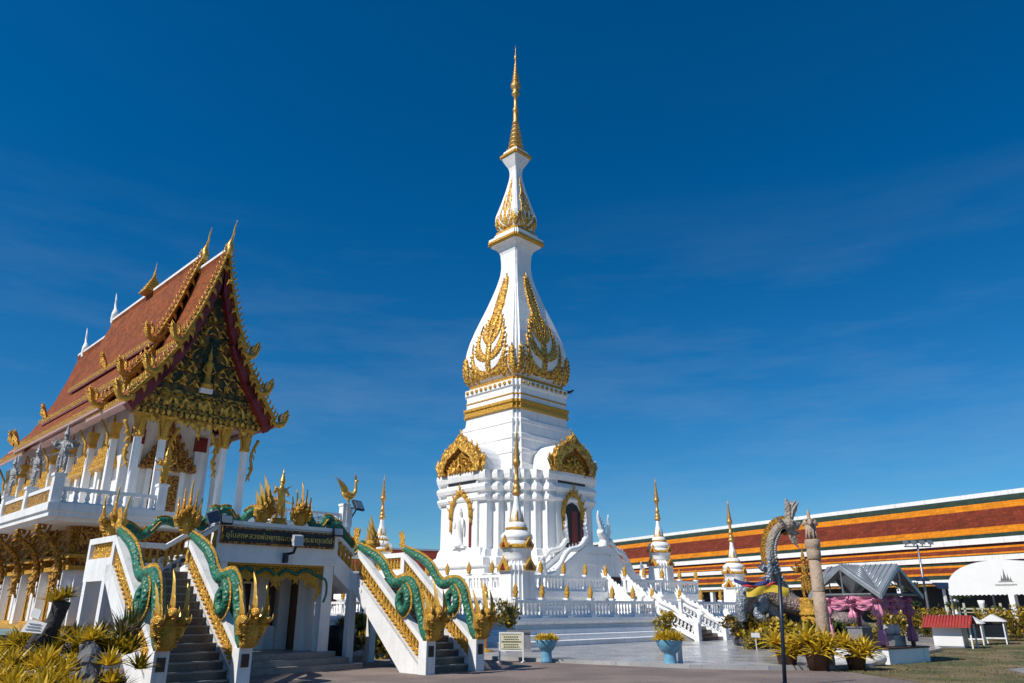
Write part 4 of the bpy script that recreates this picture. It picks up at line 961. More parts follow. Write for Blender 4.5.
for j in range(6): mb.box(TA - .42 + .065 * j, TA + .42 - .065 * j, 33.4 - .42 + .065 * j, 33.4 + .42 - .065 * j, 14.9 + .14 * j, 14.97 + .14 * j); mb.box(TA - .34 + .06 * j, TA + .34 - .06 * j, 33.4 - .34 + .06 * j, 33.4 + .34 - .06 * j, 14.83 + .14 * j, 14.9 + .14 * j)
mb.lathe([(.1, 15.65), (.06, 15.85), (.025, 16.1), (.004, 16.45)], 8, (TA, 33.4, 0)); build(mb, 'ridge_spirelet', 'gold', temple)
# rear hang-hong finials seen along the left eaves
for n0, x, z in ((38.3, 2.0, 9.7), (38.8, 2.75, 8.45), (33.2, 1.35, 11.1), (43.6, 2.0, 9.3), (44.0, 2.7, 8.2)):
    mb = MB()
    for j in range(5): mb.flame((TA - x - .05 * j, n0 + .03 * (j - 2), z - .15 + .07 * j), (-.3 + .12 * j, 0, 1), (-1, 0, 0), .75 - .05 * j, .22, .18, thick=.07)
    build(mb, 'corner_finial', 'gold', temple)
# gable board (pediment) with scrollwork and a seated deity in a niche
gz = lambda x: 14.05 - 3.75 * (abs(x) / 1.18) ** .85 if abs(x) < 1.18 else 10.3 - (abs(x) - 1.18) * 1.68
xs = [-2.08 + 4.16 * i / 24 for i in range(25)]
poly = [(TA + x, 26.0, min(13.9, gz(x) - .12)) for x in xs]
mb = MB(); mb.prism([(TA - 2.08, 26.0, 8.74)] + poly + [(TA + 2.08, 26.0, 8.74)], (0, .16, 0)); gb = build(mb, 'gable_board', 'gable_back', temple)
mb = MB(); rnd = random.Random(3)
for row in range(9):
    z0 = 8.95 + row * .5
    hw = max(.12, [x for x in [2.05 - .01 * q for q in range(205)] if gz(x) - .35 > z0 + .2][0] if gz(.02) - .35 > z0 + .2 else .12)
    k_ = max(1, int(hw * 2 / .42))
    for i in range(k_ + 1):
        x = -hw + 2 * hw * i / k_
        if abs(x) < .3 and 9.0 < z0 < 10.6: continue
        if z0 + .4 > gz(x) - .1: continue
        s_ = 1 if x > 0 else -1
        mb.flame((TA + x, 25.97, z0), (s_ * .35 * math.cos(row), 0, 1), (s_ * (1 if row % 2 else -1), 0, 0), .5, .15, .5, thick=.06)
        mb.flame((TA + x + s_ * .17, 25.97, z0 + .22), (-s_ * .5, 0, .8), (s_, 0, 0), .26, .1, .5, thick=.05); mb.flame((TA + x - s_ * .1, 25.97, z0 + .05), (-s_ * .8, 0, .5), (s_, 0, 0), .22, .09, .4, thick=.05)
        ring = [(TA + x + s_ * .1 + .12 * math.cos(q), 25.97, z0 + .16 + .12 * math.sin(q)) for q in [j * 2 * math.pi / 9 * .8 for j in range(10)]]; mb.tube(ring, .026, 5)
build(mb, 'scrollwork', 'gold_filigree', gb)
mb = MB(); mb.box(TA - .22, TA + .22, 25.84, 26.1, 8.8, 8.96); build(mb, 'niche_base', 'white', gb)
mb = MB(); mb.prism([(TA - .28, 25.99, 8.98), (TA + .28, 25.99, 8.98), (TA + .24, 25.99, 10.1), (TA, 25.99, 10.9), (TA - .24, 25.99, 10.1)], (0, -.04, 0)); build(mb, 'niche_back', 'dark_green', gb)
mb = MB(); mb.lathe([(.2, 8.98), (.22, 9.1), (.12, 9.2), (.1, 9.5), (.14, 9.75), (.15, 9.9), (.06, 9.98), (.08, 10.08), (.07, 10.2), (.02, 10.4), (.004, 10.6)], 10, (TA, 25.9, 0)); mb.tube([(TA + .13, 25.88, 9.85), (TA + .22, 25.85, 9.6), (TA + .1, 25.8, 9.5)], .035, 5); mb.tube([(TA - .13, 25.88, 9.85), (TA - .22, 25.85, 9.6), (TA - .1, 25.8, 9.5)], .035, 5); build(mb, 'deity_relief', 'gold', gb)
# red under-boards of the right hand tiers
for s_ in (-1, 1):
    mb = MB()
    for T in (T1, T2, T3):
        for (x0, z0), (x1, z1) in zip(T, T[1:]):
            mb.prism([(TA + s_ * x0, 25.7, z0 - .14), (TA + s_ * x1, 25.7, z1 - .14), (TA + s_ * (x1 - .22), 25.7, z1 - .12 - .26), (TA + s_ * max(0, x0 - .22), 25.7, z0 - .12 - .26)], (0, .42, 0))
    build(mb, 'red_underboard', 'red', temple)

# ------------------------------------------------------------------ entrance porch with name board
porch = thing('entrance_porch', 'white entrance porch with gold and black name board and carved valance', 'porch', (TA, 20, 0))
PA0, PA1 = 8.92, 12.6
mb = MB()
for i in range(3): mb.box(PA0 - .5 + .2 * i, PA1 + .55 - .25 * i, 19.05 + .32 * i, 24, .15 * i, .15 * (i + 1))
build(mb, 'steps', 'granite_light', porch)
for a, n, w in ((PA0 + .22, 19.95, .16), (PA1 - .22, 19.95, .16), (PA0 + 1.2, 21.9, .17), (PA1 - 1.2, 21.9, .17), (PA1 - .45, 21.9, .17), (PA0 + .45, 21.9, .17), (PA1 - .3, 20.75, .2)):
    mb = MB(); mb.box(a - w, a + w, n, n + .32, .45, 2.78); build(mb, 'column', 'white', porch)
mb = MB(); mb.box(PA0, PA1, 19.9, 20.3, 2.75, 3.72); mb.box(PA0, PA0 + .3, 20.3, 24.2, 2.75, 3.0); mb.box(PA1 - .3, PA1, 20.3, 24.2, 2.75, 3.0); mb.box(PA0 - .02, PA1 + .02, 19.84, 20.34, 3.72, 3.82); build(mb, 'beam', 'white', porch)
mb = MB(); mb.box(PA0, PA1, 20.3, 23.6, 2.8, 3.02); build(mb, 'roof_slab', 'white', porch)
mb = MB(); mb.box(PA0 + .2, PA1 - .2, 22.3, 22.4, .45, 2.8); build(mb, 'inner_wall', 'red', porch)
mb = MB(); mb.box(PA1 - .25, PA1 - .15, 21.3, 24.6, .45, 2.8); build(mb, 'added_side_wall', 'wood', porch)  # wall added so that the gap between the pillars reads dark
mb = MB(); mb.box(10.0, 11.1, 22.2, 22.32, .45, 2.3); build(mb, 'doorway', 'dark', porch)
mb = MB()
for a in (10.0, 10.45, 10.9): mb.box(a - .035, a + .035, 21.55, 21.6, .45, 2.3)
for z in (.62, 1.0, 2.27): mb.box(10.0, 10.9, 21.55, 21.6, z, z + .05)
build(mb, 'glass_door', 'white', porch)
mb = MB(); mb.box(11.35, 11.95, 22.18, 22.32, 1.2, 2.45); pic = build(mb, 'altar_picture', 'wood', porch)
mb = MB(); mb.lathe([(.14, 1.35), (.15, 1.5), (.1, 1.7), (.16, 1.9), (.06, 2.05), (.09, 2.15), (.05, 2.28)], 8, (11.65, 22.16, 0)); build(mb, 'picture_figure', 'gold_smooth', pic)
mb = MB(); mb.box(11.2, 12.2, 22.1, 22.3, .45, 1.1); build(mb, 'altar_base', 'white', porch)
# carved valance between the columns
mb = MB(); mb.box(PA0 + .38, PA1 - .38, 20.02, 20.12, 2.55, 2.75); 
va = build(mb, 'valance_board', 'gold_green', porch)
mb = MB(); w = (PA1 - PA0 - .76) / 2; mid = (PA0 + PA1) / 2
mb.box(PA0 + .36, PA1 - .36, 19.98, 20.02, 2.69, 2.75)
for i in range(25):
    t = (i - 12) / 12; d = .16 + .5 * abs(t) ** 3 + (.22 if abs(t) < .12 else 0) + .07 * math.sin(i * 1.9)
    mb.flame((mid + t * w, 20.03, 2.62), (.2 * math.sin(i * 1.3), 0, -1), (1 if i % 2 else -1, 0, 0), d + .16, .22, .3, thick=.05)
    ring = [(mid + t * w + .07 * math.cos(q), 20.0, 2.6 + .07 * math.sin(q)) for q in [j * .8 for j in range(9)]]; mb.tube(ring, .02, 5)
build(mb, 'valance_scrolls', 'gold', va)
mb = MB()
for s_ in (-1, 1):
    mb.tube(spline([(mid + s_ * x, 19.97, z) for x, z in [(.05, 2.45), (.3, 2.6), (.6, 2.5), (.9, 2.62), (1.25, 2.48), (1.55, 2.35), (1.6, 2.0), (1.52, 1.75)]], 5), .045, 6)
build(mb, 'green_vine', 'teal', va)
# name board
mb = MB(); mb.box(8.98, 12.42, 19.8, 19.9, 3.22, 3.66); nb_ = build(mb, 'name_board', 'gold_mosaic', porch)
mb = MB(); mb.box(9.04, 12.36, 19.785, 19.80, 3.27, 3.61); build(mb, 'board_face', 'dark', nb_)
def text(body, name, size, loc, parent, m, rot=(R(90), 0, 0), align='CENTER', ext=.004, xs=1.0):
    cu = bpy.data.curves.new(name, 'FONT'); cu.body = body; cu.size = size; cu.align_x = align; cu.align_y = 'CENTER'; cu.extrude = ext
    cu.materials.append(M[m]); o = bpy.data.objects.new(name, cu); link(o, parent)
    o.location = Vector(loc) - Vector(ORG[parent.name]); o.rotation_euler = rot; o.scale = (xs, 1, 1)
    bpy.context.view_layer.update()
    me = bpy.data.meshes.new_from_object(o.evaluated_get(bpy.context.evaluated_depsgraph_get())); q = bpy.data.objects.new(name, me)
    loc_, rot_, sc_ = o.location.copy(), o.rotation_euler.copy(), o.scale.copy(); bpy.data.objects.remove(o); link(q, parent); q.location, q.rotation_euler, q.scale = loc_, rot_, sc_; q.name = name
    return q
text('อุโบสถหลวงพ่อพุทธเมตตา  พระธาตุเจดีย์', 'lettering', .2, (10.7, 19.778, 3.43), nb_, 'text_gold')

# upper flights from the porch roof down to the two landings, and the two staircases
def stair_rail_panel(mb_w, mb_g, p0, p1, h, thick, axis, inset=.12, drop=.62):
    """parallelogram rail panel from p0 to p1 (tops), white frame, gold balusters inside"""
    p0, p1 = Vector(p0), Vector(p1); t = Vector((thick, 0, 0)) if axis == 'a' else Vector((0, thick, 0)); dz = Vector((0, 0, 1))
    mb_w.prism([p0 - t / 2, p1 - t / 2, p1 - t / 2 - dz * inset, p0 - t / 2 - dz * inset], t)
    mb_w.prism([p0 - t / 2 - dz * drop, p1 - t / 2 - dz * drop, p1 - t / 2 - dz * h, p0 - t / 2 - dz * h], t)
    L = (p1 - p0).length; n = max(2, int(L / .17))
    for i in range(n):
        p = p0 + (p1 - p0) * ((i + .5) / n); baluster(mb_g, p.x, p.y, p.z - drop, drop - inset, .07, 8)
def staircase(label, a0, a1, side):
    t = thing('naga_staircase', label, 'stairs', ((a0 + a1) / 2, 16.4, 0))
    NF, NT, NB, ZL = 16.35, 19.7, 21.5, 2.45
    mb = MB(); k = 14
    for i in range(k):
        n0 = NF + .12 + (NT - NF - .12) * i / k; z1 = ZL * (i + 1) / k
        mb.box(a0 + .1, a1 - .1, n0, n0 + (NT - NF) / k + .02, max(0, z1 - .36), z1 - .03)
    build(mb, 'steps', 'granite', t)
    mb = MB()
    for i in range(k):
        n0 = NF + .12 + (NT - NF - .12) * i / k; z1 = ZL * (i + 1) / k; mb.box(a0 + .1, a1 - .1, n0 - .025, n0 + (NT - NF) / k, z1 - .03, z1)
    build(mb, 'tread', 'granite_light', t)
    mb = MB(); mb.box(a0 - .05, a1 + .05, NT + .05, NB - .05, ZL - .2, ZL); build(mb, 'landing_slab', 'white', t)
    for a in (a0, a1):
        for n in (NT + .25, NB - .2): mb = MB(); mb.box(a - .11, a + .11, n - .11, n + .11, 0, ZL - .2); build(mb, 'landing_post', 'white', t)
    sl_ = (3.2 - .85) / (19.6 - 16.42)
    for a in (a0, a1):
        w, g = MB(), MB(); T_ = .2
        # stringer beam under the rail
        w.prism([(a - T_ / 2, NF + .05, 0), (a - T_ / 2, NF + .95, 0), (a - T_ / 2, NT + .25, ZL - .2), (a - T_ / 2, NT + .25, ZL + .12), (a - T_ / 2, NT, ZL + .12), (a - T_ / 2, NF + .05, .22)], (T_, 0, 0))
        stair_rail_panel(w, g, (a, 16.4, .84), (a, 19.62, 3.22), .74, T_, 'a', .17, .66)
        # newel
        w.box(a - .15, a + .15, 16.16, 16.48, 0, .80)
        # landing rail along the depth
        if not (side * (a - (a0 + a1) / 2) < 0):
            w.box(a - T_ / 2, a + T_ / 2, 19.6, NB, 3.1, 3.24); w.box(a - T_ / 2, a + T_ / 2, 19.6, NB, ZL - .24, 2.74); w.box(a - T_ / 2, a + T_ / 2, 19.6, 19.78, 2.74, 3.1); w.box(a - T_ / 2, a + T_ / 2, NB - .15, NB, 2.74, 3.1)
            for i in range(9): baluster(g, a, 19.88 + i * .165, 2.74, .36, .07, 8)
        sw = build(w, 'stringer', 'white', t); build(g, 'gilded_balusters', 'gold', sw)
        mb = MB(); mb.box(a - .085, a + .085, 16.14, 16.162, .42, .68); build(mb, 'lamp_plate', 'glass', sw)
    w, g = MB(), MB()      # back rail of the landing
    w.box(a0, a1, NB - .14, NB + .06, 3.1, 3.24); w.box(a0, a1, NB - .14, NB + .06, ZL - .1, 2.72)
    for i in range(9): baluster(g, a0 + .15 + i * (a1 - a0 - .3) / 8, NB - .04, 2.72, .38, .06, 8)
    bk = build(w, 'landing_rail', 'white', t); build(g, 'gilded_balusters', 'gold', bk)
    # upper flight to the porch roof
    mb = MB(); e0, e1 = (a1 + .05, PA0 + .1) if side < 0 else (a0 - .05, PA1 - .1)
    for i in range(4):
        x0 = e0 + (e1 - e0) * i / 4; x1 = e0 + (e1 - e0) * (i + 1) / 4; mb.box(min(x0, x1), max(x0, x1), 20.1, 21.4, ZL - .2 + .14 * i, ZL + .14 * (i + 1))
    build(mb, 'upper_steps', 'granite', t)
    w, g = MB(), MB()
    pa, pb = ((a1, 20.02, 3.2), (PA0 + .05, 20.02, 3.74)) if side < 0 else ((a0, 20.02, 3.2), (PA1 - .05, 20.02, 3.74))
    stair_rail_panel(w, g, pa, pb, .95, .2, 'n', .13, .6)
    q0, q1 = Vector(pa) - Vector((0, 0, .95)), Vector(pb) - Vector((0, 0, .95)); w.prism([q0 + Vector((0, -.1, 0)), q1 + Vector((0, -.1, 0)), q1 + Vector((0, -.1, -.25)), q0 + Vector((0, -.1, -.25))], (0, 1.4, 0))
    up_ = build(w, 'upper_rail', 'white', t); build(g, 'gilded_balusters', 'gold', up_)
    w, g = MB(), MB(); stair_rail_panel(w, g, Vector(pa) + Vector((0, 1.44, 0)), Vector(pb) + Vector((0, 1.44, 0)), .95, .18, 'n', .13, .6)
    up2 = build(w, 'upper_rail', 'white', t); build(g, 'gilded_balusters', 'gold', up2)
    return t
ST1, ST2 = (6.42, 8.17), (13.22, 14.94)
staircase('near white staircase with teal nagas and dark granite steps, left of the porch', *ST1, -1)
staircase('far white staircase with teal nagas, between the porch and the chedi', *ST2, 1)

# ------------------------------------------------------------------ nagas
def naga_heads(parent, c, face, s=1.0, heads=5, hood_m='gold'):
    """raised golden hood with a fan of crested heads; c = foot of the neck, face = horizontal direction it looks"""
    c = Vector(c); f = Vector(face).normalized(); r_ = Vector((-f.y, f.x, 0)); up = Vector((0, 0, 1))
    hd = MB(); rows = []
    prof = [(0, .18, .2), (.12, .23, .26), (.28, .25, .27), (.44, .265, .24), (.58, .27, .2), (.7, .23, .15), (.78, .15, .10)]
    for z, w, d in prof:
        ctr = c + up * (z * s) + f * (s * (.16 * math.sin(z * 2.6)))
        rows.append([ctr + r_ * (w * s * math.cos(q)) + f * (d * s * math.sin(q)) for q in [k * math.pi / 6 for k in range(12)]])
    vs = [p for R_ in rows for p in R_]
    hd.add(vs, [(j * 12 + i, j * 12 + (i + 1) % 12, (j + 1) * 12 + (i + 1) % 12, (j + 1) * 12 + i) for j in range(len(prof) - 1) for i in range(12)] + [tuple(range(12))[::-1], tuple(range(len(vs) - 12, len(vs)))], 0, True)
    for i in range(5):
        hd.tube([c + up * (s * (.12 + .12 * i)) + f * (s * (.22 + .1 * math.sin((.12 + .12 * i) * 2.6))) + r_ * (s * (.26 + .02 * i) * k) for k in (-1, -.5, 0, .5, 1)], .03 * s, 5)   # belly folds
    for k in (-1, 1):
        for i in range(4): hd.flame(c + up * (s * (.1 + .15 * i)) + r_ * (s * k * (.2 + .02 * i)) + f * (.12 * s), r_ * k * .55 + up * 1.0, f, .36 * s, .2 * s, .25, thick=.06 * s)
    for i in range(4):      # kanok scrolls on the breast
        for k in (-1, 1): hd.flame(c + up * (s * (.06 + .14 * i)) + r_ * (s * k * .09) + f * (s * (.24 + .05 * math.sin(i))), r_ * k * .7 + up * .8, up, .26 * s, .13 * s, .45 * k, thick=.06 * s)
    hood = build(hd, 'hood', hood_m, parent)
    wd = .5 / max(2, heads - 1) * (1.0 if heads == 3 else 1.15)
    for h in range(heads):
        t = h - (heads - 1) / 2; ang = t * (.95 / max(1, (heads - 1) / 2)) * .3
        b = c + up * (s * (.48 - .08 * abs(t))) + r_ * (s * wd * t) + f * (.12 * s)
        d = (up * math.cos(ang) + r_ * math.sin(ang)).normalized()
        L = s * (.46 - .1 * abs(t)); m_ = MB()
        neck = spline([b, b + d * L * .55 + f * .05 * s, b + d * L * .95 + f * .12 * s, b + d * L * 1.02 + f * .26 * s, b + d * (L * .92) + f * .38 * s], 4)
        m_.tube(neck, interp([.18 * s, .17 * s, .18 * s, .145 * s, .07 * s], len(neck)), 8)
        hp = b + d * L + f * .16 * s
        m_.tube([hp - up * .05 * s, hp + f * .16 * s - up * .13 * s, hp + f * .24 * s - up * .12 * s], [.075 * s, .05 * s, .02 * s], 6)      # lower jaw
        for e in (-1, 1): m_.sphere(hp + f * .05 * s + up * .08 * s + r_ * (.09 * s * e), .04 * s, 6)
        hdm = build(m_, 'head', hood_m, hood)
        cr = MB(); top = hp + up * .04 * s
        cr.flame(top - f * .08 * s, d * .6 + up * 1.2 - f * .1, f, s * (1.12 - .17 * abs(t)), .23 * s, -.14, thick=.08 * s)
        cr.flame(top + f * .05 * s, d * .6 + up, f, s * .5, .15 * s, -.12, thick=.05 * s)
        cr.flame(b + d * L * .6, d * .4 - f * .6 + up * .5, d, s * .4, .2 * s, .2, thick=.05 * s)
        cr.flame(hp + f * .38 * s, f * .5 + up, f, s * .2, .08 * s, -.2, thick=.03 * s)
        if abs(t) > .4: cr.flame(hp, r_ * (.5 if t > 0 else -.5) + up * .9, up, s * .3, .12 * s, .3, thick=.04 * s)
        for k in (-1, 1): cr.flame(hp + up * .02 - f * .02 * s, r_ * k * .35 - f * .3 + up * .8, up, s * .22, .13 * s, .25, thick=.03 * s)
        # crest joined to its head
        o_ = build(cr, 'crest', 'gold_smooth', hood)
    mt = MB()
    for h in range(heads):
        t = h - (heads - 1) / 2; ang = t * (.95 / max(1, (heads - 1) / 2)) * .3; d = (up * math.cos(ang) + r_ * math.sin(ang)).normalized()
        L = s * (.46 - .1 * abs(t)); hp = c + up * (s * (.48 - .08 * abs(t))) + r_ * (s * wd * t) + f * (.12 * s) + d * L + f * .16 * s
        q = MB(); q.tube([hp + f * .1 * s - up * .06 * s, hp + f * .26 * s - up * .085 * s], [.05 * s, .025 * s], 6); build(q, 'mouth', 'red', hood)
def naga_body(parent, pts, r, name='body', fin=True, m='teal', sub=8, fm='gold'):
    S_ = spline(pts, sub); N_ = len(S_); mb = MB(); mb.tube(S_, interp(r, N_) if isinstance(r, list) else r, 12)
    b = build(mb, name, m, parent)
    if fin:
        fb = MB(); rr = interp(r, N_) if isinstance(r, list) else [r] * N_
        for i in range(1, N_ - 1):
            d = (S_[i + 1] - S_[i - 1]).normalized()
            lat = Vector((1, 0, 0)) if abs(d.x) < .75 else Vector((0, 1, 0))
            nr = d.cross(lat); 
            if i == 1: keep = nr if nr.z > 0 else -nr
            else: keep = nr if nr.dot(keep) > 0 else -nr
            keep = keep.normalized()
            for h in (0, .5):
                p = S_[i] + (S_[min(i + 1, N_ - 1)] - S_[i]) * h; fb.flame(p + keep * rr[i] * .82, keep + d * -.6, d, rr[i] * .85, rr[i] * .6, .12, thick=rr[i] * .2, n=3)
        build(fb, 'dorsal_crest', fm, b)
    return b
def stair_naga(label, a):
    t = thing('naga_statue', label, 'naga', (a, 16.4, .85))
    naga_body(t, [(a, 19.75, 3.36), (a, 19.3, 3.2), (a, 18.75, 2.98), (a, 18.35, 2.72), (a, 18.08, 2.42), (a, 17.8, 2.25), (a, 17.45, 2.3), (a, 17.12, 2.28), (a, 16.86, 2.05), (a, 16.72, 1.7), (a, 16.55, 1.3), (a, 16.4, 1.0), (a, 16.24, .86)], [.08, .11, .125, .13, .13, .135, .135, .135, .135, .135, .14, .15, .15])
    naga_body(t, [(a - .12, 17.25, 2.18), (a - .14, 17.05, 1.95), (a - .16, 17.0, 1.68), (a - .16, 17.2, 1.52), (a - .15, 17.4, 1.66), (a - .13, 17.42, 1.9), (a - .08, 17.3, 2.08)], [.1, .115, .115, .115, .11, .11, .09], 'coil')
    naga_heads(t, (a, 16.16, .80), (0, -1, 0), .74, 3)
    mb = MB()
    for j in range(4): mb.flame((a, 19.78 + .05 * j, 3.3 + .06 * j), (0, .35 - .22 * j, 1), (0, 1, 0), .62 - .06 * j, .24, .15, thick=.08)
    build(mb, 'tail_finial', 'gold', t)
stair_naga('teal naga with golden heads on the near staircase coping beside the flower bed', ST1[0])
stair_naga('teal naga with golden heads on the near staircase coping nearest the porch doorway', ST1[1])
stair_naga('teal naga with golden heads on the far staircase coping nearest the porch doorway', ST2[0])
stair_naga('teal naga with golden heads on the far staircase coping nearest the chedi', ST2[1])
def rail_naga(label, tail, head, s, face, heads=5, mid=None):
    t = thing('naga_statue', label, 'naga', head)
    h, e = Vector(head), Vector(tail); pts = []
    k = 7
    for i in range(k + 1):
        f = i / k; p = e + (h - e) * f; p.z += .16 + .16 * math.sin(f * math.pi * 3.2 - .6) * (1 if 0 < i < k else .3); pts.append(p)
    naga_body(t, pts, [.07, .1, .11, .115, .115, .12, .13, .13])
    naga_heads(t, head, face, s, heads)
rail_naga('teal naga whose golden crown of heads rises from the near landing corner', (8.35, 21.4, 3.6), (6.75, 21.3, 3.22), .66, (-.5, -1, 0), 3)
rail_naga('teal naga with a five-headed golden fan at the top of the near staircase', (9.0, 20.1, 3.86), (8.12, 20.0, 3.4), .66, (-.5, -1, 0))
rail_naga('teal naga on the parapet, its golden heads just left of the crowned deity', (8.85, 20.1, 3.8), (10.12, 20.05, 3.8), .66, (.3, -1, 0))
rail_naga('teal naga on the parapet, its golden heads just right of the crowned deity', (12.6, 20.1, 3.8), (11.35, 20.05, 3.8), .62, (-.3, -1, 0))
rail_naga('teal naga looping over the far landing with upright golden heads', (13.3, 21.4, 3.25), (14.7, 21.4, 3.25), .62, (.6, -1, 0))
t = thing('naga_statue', 'teal naga body descending the rail from the parapet corner to the far landing', 'naga', (12.9, 20.05, 3.2))
naga_body(t, [(12.3, 20.05, 3.9), (12.6, 20.05, 3.92), (12.9, 20.05, 3.66), (13.2, 20.05, 3.4)], [.12, .14, .13, .08])
mb = MB()
for j in range(4): mb.flame((13.22 + .03 * j, 20.05, 3.3 + .08 * j), (.2, 0, 1), (1, 0, 0), .55 - .05 * j, .26, .2, thick=.08)
build(mb, 'tail_finial', 'gold', t)

# ------------------------------------------------------------------ statues
def statue(label, a, n, z, H, m, face=(0, -1), wings=False, name='deity_statue', crown=1.0):
    """slender standing figure with tiered crown: one continuous body of revolution with arms grown in"""
    t = thing(name, label, 'statue', (a, n, z)); s = H / 2.0
    f = Vector((face[0], face[1], 0)).normalized(); r_ = Vector((-f.y, f.x, 0)); c = Vector((a, n, z)); up = Vector((0, 0, 1))
    P = lambda x, y, h: c + r_ * (x * s) + f * (y * s) + up * (h * s)
    me = bpy.data.meshes.new('figure'); 
    V = [((0, 0, .82), .16), ((0, 0, 1.0), .13), ((0, 0, 1.18), .17), ((0, .0, 1.32), .07), ((0, .02, 1.44), .1), ((0, .02, 1.52), .09),
         ((.1, 0, .7), .11), ((.13, .06, .4), .09), ((.12, .0, .08), .06), ((.13, .12, .03), .05), ((-.1, 0, .7), .11), ((-.13, .0, .4), .09), ((-.12, -.04, .08), .06), ((-.13, .08, .03), .05),
         ((.2, 0, 1.2), .07), ((.33, .04, 1.0), .05), ((.14, .2, .98), .04), ((-.2, 0, 1.2), .07), ((-.36, .06, 1.02), .05), ((-.3, .12, 1.3), .04)]
    E_ = [(0, 1), (1, 2), (2, 3), (3, 4), (4, 5), (0, 6), (6, 7), (7, 8), (8, 9), (0, 10), (10, 11), (11, 12), (12, 13), (2, 14), (14, 15), (15, 16), (2, 17), (17, 18), (18, 19)]
    me.from_pydata([tuple(P(*v) - c) for v, _ in V], E_, []); me.materials.append(M[m])
    o = bpy.data.objects.new('figure', me); link(o, t); ORG[o.name] = ORG[t.name]
    sk = o.modifiers.new('skin', 'SKIN'); sk.use_smooth_shade = True
    sv = me.skin_vertices[0].data
    for i, (_, r) in enumerate(V): sv[i].radius = (r * s, r * s)
    sv[0].use_root = True
    sb = o.modifiers.new('subdivision', 'SUBSURF'); sb.levels = 1; sb.render_levels = 1
    mb = MB(); q = [(.1, 1.5), (.13, 1.53), (.1, 1.57), (.105, 1.63), (.07, 1.67), (.075, 1.74), (.045, 1.78), (.05, 1.84), (.025, 1.9), (.004, 2.0 + .1 * crown)]
    mb.lathe([(r * s, z + h * s) for r, h in q], 10, (a + f.x * .02 * s, n + f.y * .02 * s, 0)); build(mb, 'crown', m if m != 'gold' else 'gold_smooth', t)
    mb = MB()
    for k in (-1, 1):
        mb.flame(P(.16 * k, 0, .8), r_ * k * .8 + up * -.3, f, .42 * s, .2 * s, .3, thick=.05 * s); mb.flame(P(.2 * k, 0, 1.25), r_ * k + up * .7, f, .25 * s, .14 * s, .2, thick=.04 * s)
        if wings:
            for j in range(3): mb.flame(P(.12 * k, -.1, 1.05), r_ * k * (.6 - .12 * j) + up * (.2 + .35 * j), up, (.5 - .05 * j) * s, .2 * s, .15, thick=.04 * s)
    mb.flame(P(0, .06, .84), -up, r_, .7 * s, .3 * s, 0, thick=.06 * s)
    build(mb, 'regalia', m, t)
    return t
statue('golden crowned deity standing between naga heads on the porch parapet', 10.72, 20.1, 3.95, 1.42, 'gold_smooth')
mb = MB(); mb.lathe([(.24, 3.8), (.26, 3.86), (.2, 3.92), (.22, 4.0)], 12, (10.72, 20.1, 0)); solo(mb, 'lotus_pedestal', 'gold', (10.72, 20.1, 3.82), 'low gold lotus pedestal under the crowned deity on the parapet', 'pedestal')
statue('golden kinnara statue with spread arms on the post beside the porch landing', 8.68, 23.65, 5.13, 1.12, 'gold', wings=True)
statue('silver-grey winged guardian statue on the front corner post of the temple terrace', 5.87, 23.65, 5.13, 1.4, 'silver', (-.6, -1), True)
statue('silver-grey winged guardian statue on the second side post of the temple terrace', 5.87, 26.35, 5.03, 1.35, 'silver', (-1, -.2), True)
statue('silver-grey winged guardian statue on the third side post, at the left picture edge', 5.87, 29.05, 5.03, 1.35, 'silver', (-1, -.2), True)
t = thing('swan_finial', 'golden mythical swan with raised tail on a white post', 'statue', (15.25, 23.6, 4.32))
mb = MB(); mb.box(15.13, 15.37, 23.48, 23.72, 4.32, 4.95); mb.box(15.1, 15.4, 23.45, 23.75, 4.95, 5.02); build(mb, 'post', 'white', t)
mb = MB(); mb.tube([(15.25, 23.6, 5.0), (15.25, 23.6, 5.5)], [.06, .05], 6)
S_ = spline([(14.85, 23.6, 5.62), (15.0, 23.6, 5.55), (15.25, 23.6, 5.5), (15.5, 23.6, 5.6), (15.62, 23.6, 5.85), (15.6, 23.6, 6.15), (15.66, 23.6, 6.25), (15.8, 23.6, 6.2)], 5); mb.tube(S_, interp([.05, .13, .17, .13, .08, .06, .075, .01], len(S_)), 8)
for j in range(5): mb.flame((14.9 + .05 * j, 23.6, 5.6), (-.5 + .14 * j, 0, 1), (-1, 0, 0), .85 - .12 * j, .2, .2, thick=.05)
for j in range(3): mb.flame((15.62, 23.6, 6.2), (-.1 - .2 * j, 0, 1), (1, 0, 0), .42 - .08 * j, .1, -.1, thick=.03)
for k in (-1, 1): mb.flame((15.35, 23.6 + .12 * k, 5.55), (-.8, .3 * k, .4), (0, k, 0), .5, .26, .1, thick=.05)
mb.v = [(15.25 + (x - 15.25) * .72, 23.6 + (y - 23.6) * .72, 5.0 + (z - 5.0) * .8) for x, y, z in mb.v]
build(mb, 'swan', 'gold_smooth', t)

